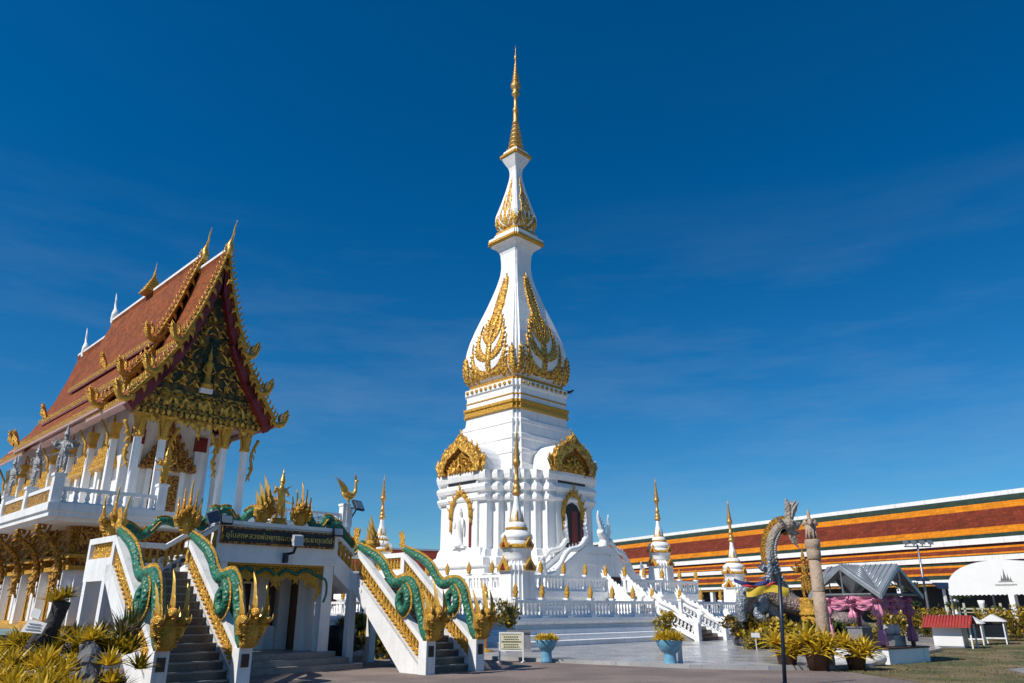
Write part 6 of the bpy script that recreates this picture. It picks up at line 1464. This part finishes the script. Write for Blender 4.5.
for (x, y, m, L) in ((0, 0, 'pink', 1.38), (0, Q, 'pink', 1.2), (0, Q / 2, 'pink', .6), (Q, 0, 'plum_cloth', 1.3), (Q / 2, 0, 'pink', .5), (Q, Q, 'plum_cloth', 1.3)):
    mb = MB()
    rr_ = [(.04, 1.98), (.1, 1.93), (.13, 1.85), (.06, 1.77), (.1, 1.68), (.15, 1.9 - L * .3), (.155, 1.9 - L * .37), (.07, 1.9 - L * .42), (.055, 1.9 - L * .66), (.09, 1.9 - L * .7), (.135, 1.9 - L * .96), (.12, 1.9 - L)]
    mb.lathe(rr_, 36, (x, y, 0), flute=.24, nf=7)
    for k in range(6):      # loops of the bow
        q = k * 1.05; mb.sphere((x + .12 * math.cos(q), y + .12 * math.sin(q), 1.84 + .03 * math.sin(k * 2)), .075, 6, sc=(1.2, 1, .8))
    build(mb, 'bow', m, pav)
t = thing('offering_cabinet', 'grey box cabinet standing under the pink drapes of the pavilion', 'cabinet', (11.35, 24.7, 0), rot=PR, temple=False, local=True)
mb = MB(); mb.box(.2, .75, .75, 1.25, .47, 1.0); build(mb, 'body', 'grey_pot', t); mb = MB(); mb.box(.17, .78, .72, 1.28, 1.0, 1.04); build(mb, 'top', 'steel', t)
t = thing('glass_bowl_stand', 'low table with round glass and silver bowls at the right of the pavilion', 'table', (11.35, 24.7, 0), rot=PR, temple=False, local=True)
mb = MB(); mb.box(.95, 1.6, .15, .6, .47, .78); build(mb, 'table', 'steel', t)
for k in range(2): mb = MB(); mb.lathe([(.08, .78), (.15, .85), (.18, .97), (.15, 1.06), (.165, 1.09)], 14, (1.12 + .34 * k, .38, 0)); build(mb, 'bowl', 'lamp_face', t)
mb = MB(); lobed(mb, (0, 0, 0), 500, [0, 1], 1.0, 1.0, .18, 66); solo(mb, 'shrub', ['yellow_leaf', 'olive_leaf'], (13.4, 29.5, 0), 'yellow shrub glimpsed through the open pavilion', 'shrub', rot=0, temple=False, local=True)
mb = MB(); mb.sphere((0, 0, .2), .4, 10, sc=(1.15, .8, .55)); solo(mb, 'white_sack', 'canvas', (10.55, 23.9, 0), 'bulging white sack on the grass at the pavilion corner', 'sack', rot=0, temple=False, local=True)

# ------------------------------------------------------------------ booths, tent, lamps and hedge on the right
bt = thing('red_roofed_booth', 'low booth with red sheet roof and pale blue-white panels', 'booth', (17.95, 34.6, 0), rot=R(-38), temple=False, local=True)
mb = MB(); mb.box(.1, 1.25, .05, 1.3, .02, .98); build(mb, 'body', 'zinc', bt)
mb = MB(); mb.box(.12, 1.23, .03, .05, .08, .95); build(mb, 'front_panel', 'canvas', bt)
mb = MB(); mb.prism([(-.2, -.3, .86), (-.2, .65, 1.3), (-.2, .65, 1.26), (-.2, -.3, .82)], (1.85, 0, 0)); mb.prism([(-.2, 1.6, .86), (-.2, .65, 1.3), (-.2, .65, 1.26), (-.2, 1.6, .82)], (1.85, 0, 0))
for i in range(16): mb.tube([(-.15 + i * .118, -.3, .875), (-.15 + i * .118, .65, 1.315)], .02, 4)
build(mb, 'roof', 'red_roof', bt)
for x in (1.55,): 
    for y in (0.0, 1.2): mb = MB(); mb.box(x - .03, x + .03, y - .03, y + .03, 0, .95); build(mb, 'post', 'white', bt)
def glass_booth(label, x, y, rz, w, h):
    t = thing('donation_booth', label, 'booth', (x, y, 0), 'white gabled booths beside the hedge', rot=rz, temple=False, local=True)
    for a in (0, w):
        for b in (0, .7): mb = MB(); mb.box(a - .025, a + .025, b - .025, b + .025, 0, h); build(mb, 'leg', 'white', t)
    mb = MB(); mb.box(.03, w - .03, .03, .67, .3, h - .04); build(mb, 'glass_case', 'glass', t)
    mb = MB(); mb.box(-.03, w + .03, -.03, .73, .24, .3); build(mb, 'shelf', 'white', t)
    mb = MB(); mb.prism([(-.12, -.12, h - .02), (w / 2, -.12, h + .3), (w + .12, -.12, h - .02)], (0, .95, 0)); build(mb, 'roof', 'canvas', t)
glass_booth('white gabled glass booth just right of the red-roofed booth', 20.75, 36.9, R(-38), .7, .95)
glass_booth('slightly larger white gabled glass booth nearer the orange hedge', 22.3, 38.0, R(-38), .85, 1.02)
# tent
TO = Vector((25.45, 46.0, 0)); tent = thing('canopy_tent', 'white barrel-vaulted canopy tent with a grey temple emblem on its front', 'tent', (25.45, 46, 0), rot=math.atan2(-.8795, .4759), temple=False, local=True)
TW, TD = 6.0, 4.2; zb, zv = 2.62, 2.25       # local x along the front (right, nearer), y into depth
arc = [(TW / 2 - TW / 2 * math.cos(math.pi * i / 20), zb + 1.5 * math.sin(math.pi * i / 20) ** .8) for i in range(21)]
mb = MB(); n = len(arc)
for (y0, y1) in ((0, TD),):
    mb.add([(x, y0, z) for x, z in arc] + [(x, y1, z) for x, z in arc], [(i, i + 1, n + i + 1, n + i) for i in range(n - 1)], 0, True)
build(mb, 'vault', 'canvas', tent)
mb = MB(); mb.prism([(x, .0, z) for x, z in arc], (0, .01, 0)); build(mb, 'front_gable', 'canvas', tent)
mb = MB(); k_ = 24; vs = []
for i in range(k_ * 4 + 1):
    x = TW * i / (k_ * 4); vs += [(x, -.012, zb + .02), (x, -.012, zv + .06 * abs(math.cos(math.pi * i / 4)))]
mb.add(vs, [(2 * i, 2 * i + 1, 2 * i + 3, 2 * i + 2) for i in range(k_ * 4)]); build(mb, 'scalloped_valance', 'canvas', tent)
for x in (0.03, TW - .03):
    for y in (.03, TD - .03): mb = MB(); mb.box(x - .04, x + .04, y - .04, y + .04, 0, zb); build(mb, 'pole', 'steel', tent)
mb = MB(); 
for (x, b, h) in ((0, .13, .66), (-.17, .08, .33), (.17, .09, .4), (.31, .06, .24)):
    X0 = 3.3 + x; mb.prism([(X0 - b, -.008, 3.0), (X0 + b, -.008, 3.0), (X0 + b * .55, -.008, 3.0 + h * .35), (X0 + b * .3, -.008, 3.0 + h * .55), (X0, -.008, 3.0 + h), (X0 - b * .3, -.008, 3.0 + h * .55), (X0 - b * .55, -.008, 3.0 + h * .35)], (0, .004, 0))
mb.box(2.92, 3.72, -.008, -.004, 2.94, 2.98); build(mb, 'emblem', 'grey_print', tent)
text('วัดพระธาตุเชิงชุมวรวิหาร', 'lettering', .12, (3.3, -.02, 2.8), tent, 'grey_print')
# lamp mast, solar post, low white rail and stand
lm = nz_thing('lamp_mast', 'tall grey mast carrying a row of small floodlights', 'lamp mast', (27.2, 52, 0))
mb = MB(); mb.lathe([(.09, 0), (.06, 5.6)], 10, (27.2, 52, 0)); mb.box(26.3, 28.1, 51.96, 52.04, 5.45, 5.52); build(mb, 'mast', 'steel', lm)
for i in range(4):
    x = 26.4 + i * .55; mb = MB(); mb.prism([(x - .16, 51.8, 5.6), (x + .16, 51.8, 5.6), (x + .16, 51.9, 5.85), (x - .16, 51.9, 5.85)], (0, .12, .04)); mb.box(x - .02, x + .02, 51.9, 51.98, 5.5, 5.7); build(mb, 'floodlight', 'steel', lm)
mb = MB(); mb.prism([(26.5, 51.6, 3.25), (27.4, 51.6, 3.25), (27.4, 52.0, 3.5), (26.5, 52.0, 3.5)], (0, 0, .05)); build(mb, 'solar_panel', 'panel_blue', lm)
sp_ = nz_thing('solar_post', 'post with a tilted solar panel, right of the lamp mast', 'solar panel', (27.6, 50.5, 0))
mb = MB(); mb.box(27.53, 27.67, 50.43, 50.57, 0, 2.8); build(mb, 'post', 'white', sp_)
mb = MB(); mb.prism([(27.1, 50.2, 2.75), (28.1, 50.2, 2.75), (28.1, 50.8, 3.1), (27.1, 50.8, 3.1)], (0, 0, .05)); build(mb, 'panel', 'panel_blue', sp_)
wr = nz_thing('white_rail', 'white timber rail on short posts behind the booths, under the tent', 'rail', (24.9, 42.3, 0))
mb = MB(); mb.box(23.9, 26.2, 42.28, 42.36, 1.52, 1.6); mb.box(23.9, 26.2, 42.28, 42.36, 1.36, 1.4); build(mb, 'bar', 'cream', wr)
for x in (24.05, 26.0): mb = MB(); mb.box(x - .04, x + .04, 42.28, 42.36, 0, 1.85); build(mb, 'post', 'cream', wr)
mb = MB(); mb.lathe([(.2, 0), (.18, .3), (.1, .45), (.09, 1.5), (.16, 1.8), (.18, 2.0)], 10); solo(mb, 'white_pedestal', 'white', (26.0, 44.0, 0), 'white waisted pedestal under the canopy tent', 'pedestal', rot=0, temple=False, local=True)
def hedge(label, P0, P1, wd, h, n, seed):
    mb = MB(); rnd = random.Random(seed); P0, P1 = Vector(P0), Vector(P1)
    for i in range(n):
        f = rnd.random(); hh = h * (.8 + .2 * math.sin(f * 40) + .12 * math.sin(f * 97)); p = P0.lerp(P1, f) + Vector((rnd.uniform(-wd, wd), rnd.uniform(-wd, wd), hh * rnd.random() ** .6))
        d = Vector((rnd.uniform(-1, 1), rnd.uniform(-1, 1), rnd.uniform(-.2, 1.3))).normalized(); s = Quaternion(d, rnd.uniform(0, 6.28)) @ d.orthogonal().normalized(); L = rnd.uniform(.16, .34)
        mb.add([p, p + d * L * .5 + s * L * .2, p + d * L, p + d * L * .5 - s * L * .2], [(0, 1, 2, 3)], rnd.choice([0, 0, 1, 2]))
    solo(mb, 'hedge', ['croton', 'yellow_leaf', 'olive_leaf'], P0, label, 'hedge', rot=0, temple=False)
hedge('orange-yellow croton hedge at the right picture edge, in front of the tent', (24.3, 41.2, 0), (33.0, 42.5, 0), .5, 1.55, 4200, 11)
hedge('yellow croton hedge between the draped pavilion and the booths', (20.0, 43.5, 0), (24.5, 44.5, 0), .5, 1.5, 2200, 12)
for i, (x, y, h, lab) in enumerate([(25.4, 51.0, 3.3, 'dark green topiary tree beside the lamp mast'), (28.3, 50.0, 2.7, 'green topiary tree under the left end of the tent')]):
    t = nz_thing('topiary_tree', lab, 'tree', (x, y, 0), local=True); mb = MB(); mb.tube([(0, 0, 0), (.05, 0, h * .8)], [.09, .05], 7); build(mb, 'trunk', 'bark', t)
    mb = MB()
    for j, (dx, z, r) in enumerate([(0, h * .86, .55), (-.45, h * .6, .45), (.45, h * .5, .45), (-.2, h * .33, .42)]): lobed(mb, (dx, 0, z - r * .5), 420, [0, 0, 1], r * 1.3, r * 1.3, .16, 70 + j + i * 9)
    build(mb, 'crown', ['dark_leaf', 'green_leaf'], t)
# small black uplights on the terrace
for i, (a, n, lab) in enumerate([(24.6, 24.2, 'small black uplight on the terrace left of the near corner chedi'), (25.7, 23.95, 'small black uplight on the terrace right of the near corner chedi')]):
    mb = MB(); mb.box(-.14, .14, -.1, .1, .06, .34); mb.box(-.03, .03, -.03, .03, 0, .1); solo(mb, 'uplight', 'black', (a, n, 1.2), lab, 'floodlight', local=True)

# trees beyond the temple at the left edge
def tree(label, x, y, H, rad, seed):
    t = nz_thing('leafy_tree', label, 'tree', (x, y, 0), local=True, group='dark trees beyond the temple'); rnd = random.Random(seed)
    mb = MB(); mb.tube([(0, 0, 0), (.15, .1, H * .35), (.1, 0, H * .7)], [.3, .22, .1], 8)
    for k in range(6): q = k * 1.05; mb.tube([(.12, .05, H * (.35 + .05 * k)), (rad * .4 * math.cos(q), rad * .4 * math.sin(q), H * (.5 + .06 * k)), (rad * .75 * math.cos(q), rad * .75 * math.sin(q), H * (.6 + .05 * k))], [.12, .08, .03], 6)
    build(mb, 'trunk', 'bark', t); mb = MB()
    for i in range(16):
        q, rr = rnd.uniform(0, 6.28), rad * rnd.random() ** .5; lobed(mb, (rr * math.cos(q), rr * math.sin(q), H * rnd.uniform(.4, .85)), 260, [0, 0, 1], 1.5, 1.6, .42, seed * 20 + i)
    build(mb, 'crown', ['dark_leaf', 'green_leaf'], t)
tree('dark leafy tree beyond the temple terrace at the left edge', -36.5, 52, 9.6, 3.2, 3)
tree('second dark leafy tree further behind the temple terrace', -42, 62, 10.5, 4.0, 4)

# ------------------------------------------------------------------ flower bed in the left foreground
mb = MB(); rnd = random.Random(5); nx, ny = 26, 16
vs = [(-11.5 + 5.6 * i / (nx - 1), 11.6 + 4.2 * j / (ny - 1), max(-.05, (.62 * math.sin(math.pi * min(1, i / (nx - 1) * .93 + .2)) ** .6 * math.sin(math.pi * j / (ny - 1)) ** .6) + rnd.uniform(-.05, .05) - .04)) for j in range(ny) for i in range(nx)]
mb.add(vs, [(j * nx + i, j * nx + i + 1, (j + 1) * nx + i + 1, (j + 1) * nx + i) for j in range(ny - 1) for i in range(nx - 1)], 0, True); struct(mb, 'soil_mound', 'bark')
def bromeliad_proto(seed, ms, L, n, w, label, group):
    random.seed(seed); mb = MB(); mb.rosette((0, 0, 0), n, L, w, 0, .5, list(range(len(ms))), .25)
    o = build(mb, 'bromeliad', ms); return tag(o, label, 'bromeliad', group)
LBY = 'yellow bromeliad rosette massed with others along the front of the left flower bed'
protos = [bromeliad_proto(100 + k, ['yellow_bright', 'yellow_leaf', 'yellow_bright'], .40, 34, .062, LBY, 'yellow bromeliads in the left bed') for k in range(3)]
rnd = random.Random(21); i = 0
for row in range(5):
    for c in range(10):
        x = -9.1 + c * .27 + rnd.uniform(-.1, .1) + .1 * (row % 2); y = 12.2 + row * .38 + rnd.uniform(-.08, .08)
        if x > -6.95 - .1 * row and row > 1: continue
        o = protos[i] if i < 3 else protos[i % 3].copy()
        if i >= 3: COL.objects.link(o)
        o.location = (x, y,   .32 + .1 * row + rnd.uniform(-.05, .07) - max(0, x + 7.4) * .12); o.rotation_euler = (rnd.uniform(-.25, .25), rnd.uniform(-.25, .25), rnd.uniform(0, 6.28)); s = rnd.uniform(.8, 1.15); o.scale = (s, s, s); i += 1
LBO = 'olive-yellow bromeliad rosette in the middle rows of the left flower bed'
po = [bromeliad_proto(400 + k, ['yellow_leaf', 'yellow_bright', 'yellow_leaf'], .46, 36, .065, LBO, 'olive bromeliads in the left bed') for k in range(2)]
for j in range(16):
    o = po[j] if j < 2 else po[j % 2].copy()
    if j >= 2: COL.objects.link(o)
    x = -9.0 + .17 * j + rnd.uniform(-.08, .08); o.location = (x, 14.05 + rnd.uniform(-.25, .3), .86 + rnd.uniform(-.08, .16) - max(0, x + 7.2) * .25); o.rotation_euler = (rnd.uniform(-.3, .3), rnd.uniform(-.3, .3), j); s = rnd.uniform(.8, 1.1); o.scale = (s, s, s)
LBB = 'bronze bromeliad rosette among others at the back of the left flower bed'
pb = [bromeliad_proto(200 + k, ['bronze_leaf', 'bronze_leaf', 'olive_leaf'], .5, 30, .07, LBB, 'bronze bromeliads in the left bed') for k in range(2)]
for j, (x, y, z) in enumerate([(-6.72, 14.3, 1.05), (-6.55, 14.2, 1.35), (-6.4, 14.35, 1.1), (-7.3, 14.5, 1.05), (-7.55, 14.5, 1.25), (-7.15, 14.6, 1.3), (-8.35, 14.3, .95), (-8.6, 14.4, 1.05), (-8.2, 14.0, .8), (-6.5, 13.6, .55), (-6.3, 13.9, .5), (-9.0, 14.5, .9)]):
    o = pb[j] if j < 2 else pb[j % 2].copy()
    if j >= 2: COL.objects.link(o)
    o.location = (x - .33, y, z - .2); o.rotation_euler = (rnd.uniform(-.3, .3), rnd.uniform(-.3, .3), j); s = rnd.uniform(.7, 1.0); o.scale = (s, s, s)
for k, (x, y, z, s, lab) in enumerate([(-7.15, 13.7, 1.08, .95, 'single bright yellow bromeliad on a low grey rock, right of the stump'), (-6.62, 13.4, .7, 1.0, 'yellow bromeliad leaning on the staircase stringer at the right end of the bed'), (-6.5, 13.3, .45, .85, 'lowest yellow bromeliad at the right end of the bed')]):
    o = bromeliad_proto(300 + k, ['yellow_bright', 'yellow_bright', 'yellow_leaf'], .42, 30, .065, lab, None); o.location = (x, y, z); o.scale = (s, s, s)
random.seed(77); mb = MB(); spear(mb, (0, 0, 0), 70, .75, .045, [0, 0, 1], .75, 7); solo(mb, 'spear_plant', ['green_leaf', 'olive_leaf'], (-7.1, 14.9, 1.0), 'green spear-leaved plant between the stump and the staircase', 'plant', rot=0, temple=False, local=True)
st = nz_thing('tree_stump', 'dark forked tree stump topped with a yellow bromeliad', 'stump', (-8.02, 13.9, .66), local=True)
mb = MB(); mb.tube(spline([(-.08, 0, 0), (-.05, 0, .4), (.05, .05, .75), (.12, .05, 1.05)], 5), interp([.22, .16, .13, .14], 16), 10); mb.tube(spline([(-.2, -.05, 0), (-.16, -.05, .35), (-.02, 0, .65)], 4), interp([.17, .13, .1], 9), 8); build(mb, 'trunk', 'bark', st)
random.seed(41); mb = MB(); mb.rosette((.02, 0, 1.02), 40, .34, .06, 0, .55, [0, 0, 1]); mb.rosette((.15, .1, 1.1), 24, .3, .06, 0, .55, [0, 1]); build(mb, 'top_rosette', ['yellow_leaf', 'croton'], st)
sg = nz_thing('hanging_sign', 'pair of small white plaques hung on the dark stump', 'sign', (-8.12, 13.62, 1.32), local=True)
mb = MB(); mb.prism([(-.12, 0, .18), (.07, 0, .12), (.1, 0, .3), (-.09, 0, .36)], (0, .02, 0)); mb.v = [tuple(c * .8 for c in p) for p in mb.v]; build(mb, 'upper_plaque', 'white', sg)
mb = MB(); mb.prism([(-.26, -.01, -.12), (.2, -.02, -.16), (.28, -.02, .04), (-.12, -.01, .13)], (0, .02, 0)); mb.v = [tuple(c * .8 for c in p) for p in mb.v]; lo_ = build(mb, 'lower_plaque', 'white', sg)
mb = MB()
for k in range(3): mb.prism([(-.16 + .03 * k, -.026, -.08 + .055 * k), (.17, -.036, -.105 + .055 * k), (.17, -.036, -.085 + .055 * k), (-.16 + .03 * k, -.026, -.06 + .055 * k)], (0, .004, 0))
mb.v = [tuple(c * .8 for c in p) for p in mb.v]; build(mb, 'faded_lines', 'steel', lo_)
for k, (x, y, z, s, lab) in enumerate([(-7.0, 13.5, .7, .26, 'pale grey rock below the bronze bromeliads'), (-7.2, 13.75, .85, .2, 'grey rock under the single yellow bromeliad'), (-6.85, 13.2, .45, .24, 'grey rock low at the right end of the flower bed')]):
    mb = MB(); rnd2 = random.Random(k); k0 = len(mb.v); mb.sphere((0, 0, 0), s, 7); mb.v = [tuple(c * rnd2.uniform(.75, 1.2) for c in p) for p in mb.v]; mb.sm = [False] * len(mb.sm); o = solo(mb, 'rock', 'rock', (x, y, z), lab, 'rock', rot=.5 * k, temple=False, local=True); o.scale = (.8, .8, 1.25)
sb_ = nz_thing('stone_table', 'pale teal stone table at the left picture edge', 'table', (-9.75, 15.6, 0))
mb = MB(); mb.box(-10.6, -9.15, 15.2, 16.0, 1.12, 1.2); build(mb, 'top', 'teal_slab', sb_); mb = MB(); mb.box(-10.2, -9.6, 15.4, 15.8, 0, 1.12); build(mb, 'pedestal', 'grey_pot', sb_)

# a dark bird perched on the cornice of the chedi
bc = Vector((.30 + 3.55, 48.05, 15.02)); mb = MB()
mb.tube([bc + Vector(q) for q in [(-.45, 0, -.1), (-.25, 0, .02), (0, 0, .12), (.2, 0, .2), (.3, 0, .3), (.42, 0, .3)]], [.03, .09, .13, .1, .08, .01], 8)
for k in (-1, 1): mb.flame(bc + Vector((.05, .1 * k, .16)), (-1, .25 * k, .05), (0, k, .3), .55, .16, .1, thick=.03)
for k in (-.04, .04): mb.tube([bc + Vector((.02, k, .05)), bc + Vector((.04, k, -.16))], .015, 4)
mb.v = [tuple(bc + (Vector(p) - bc) * .7) for p in mb.v]; solo(mb, 'bird', 'black', tuple(bc), 'small dark bird perched at the right corner of the gilded chedi cornice', 'bird', rot=0, temple=False)
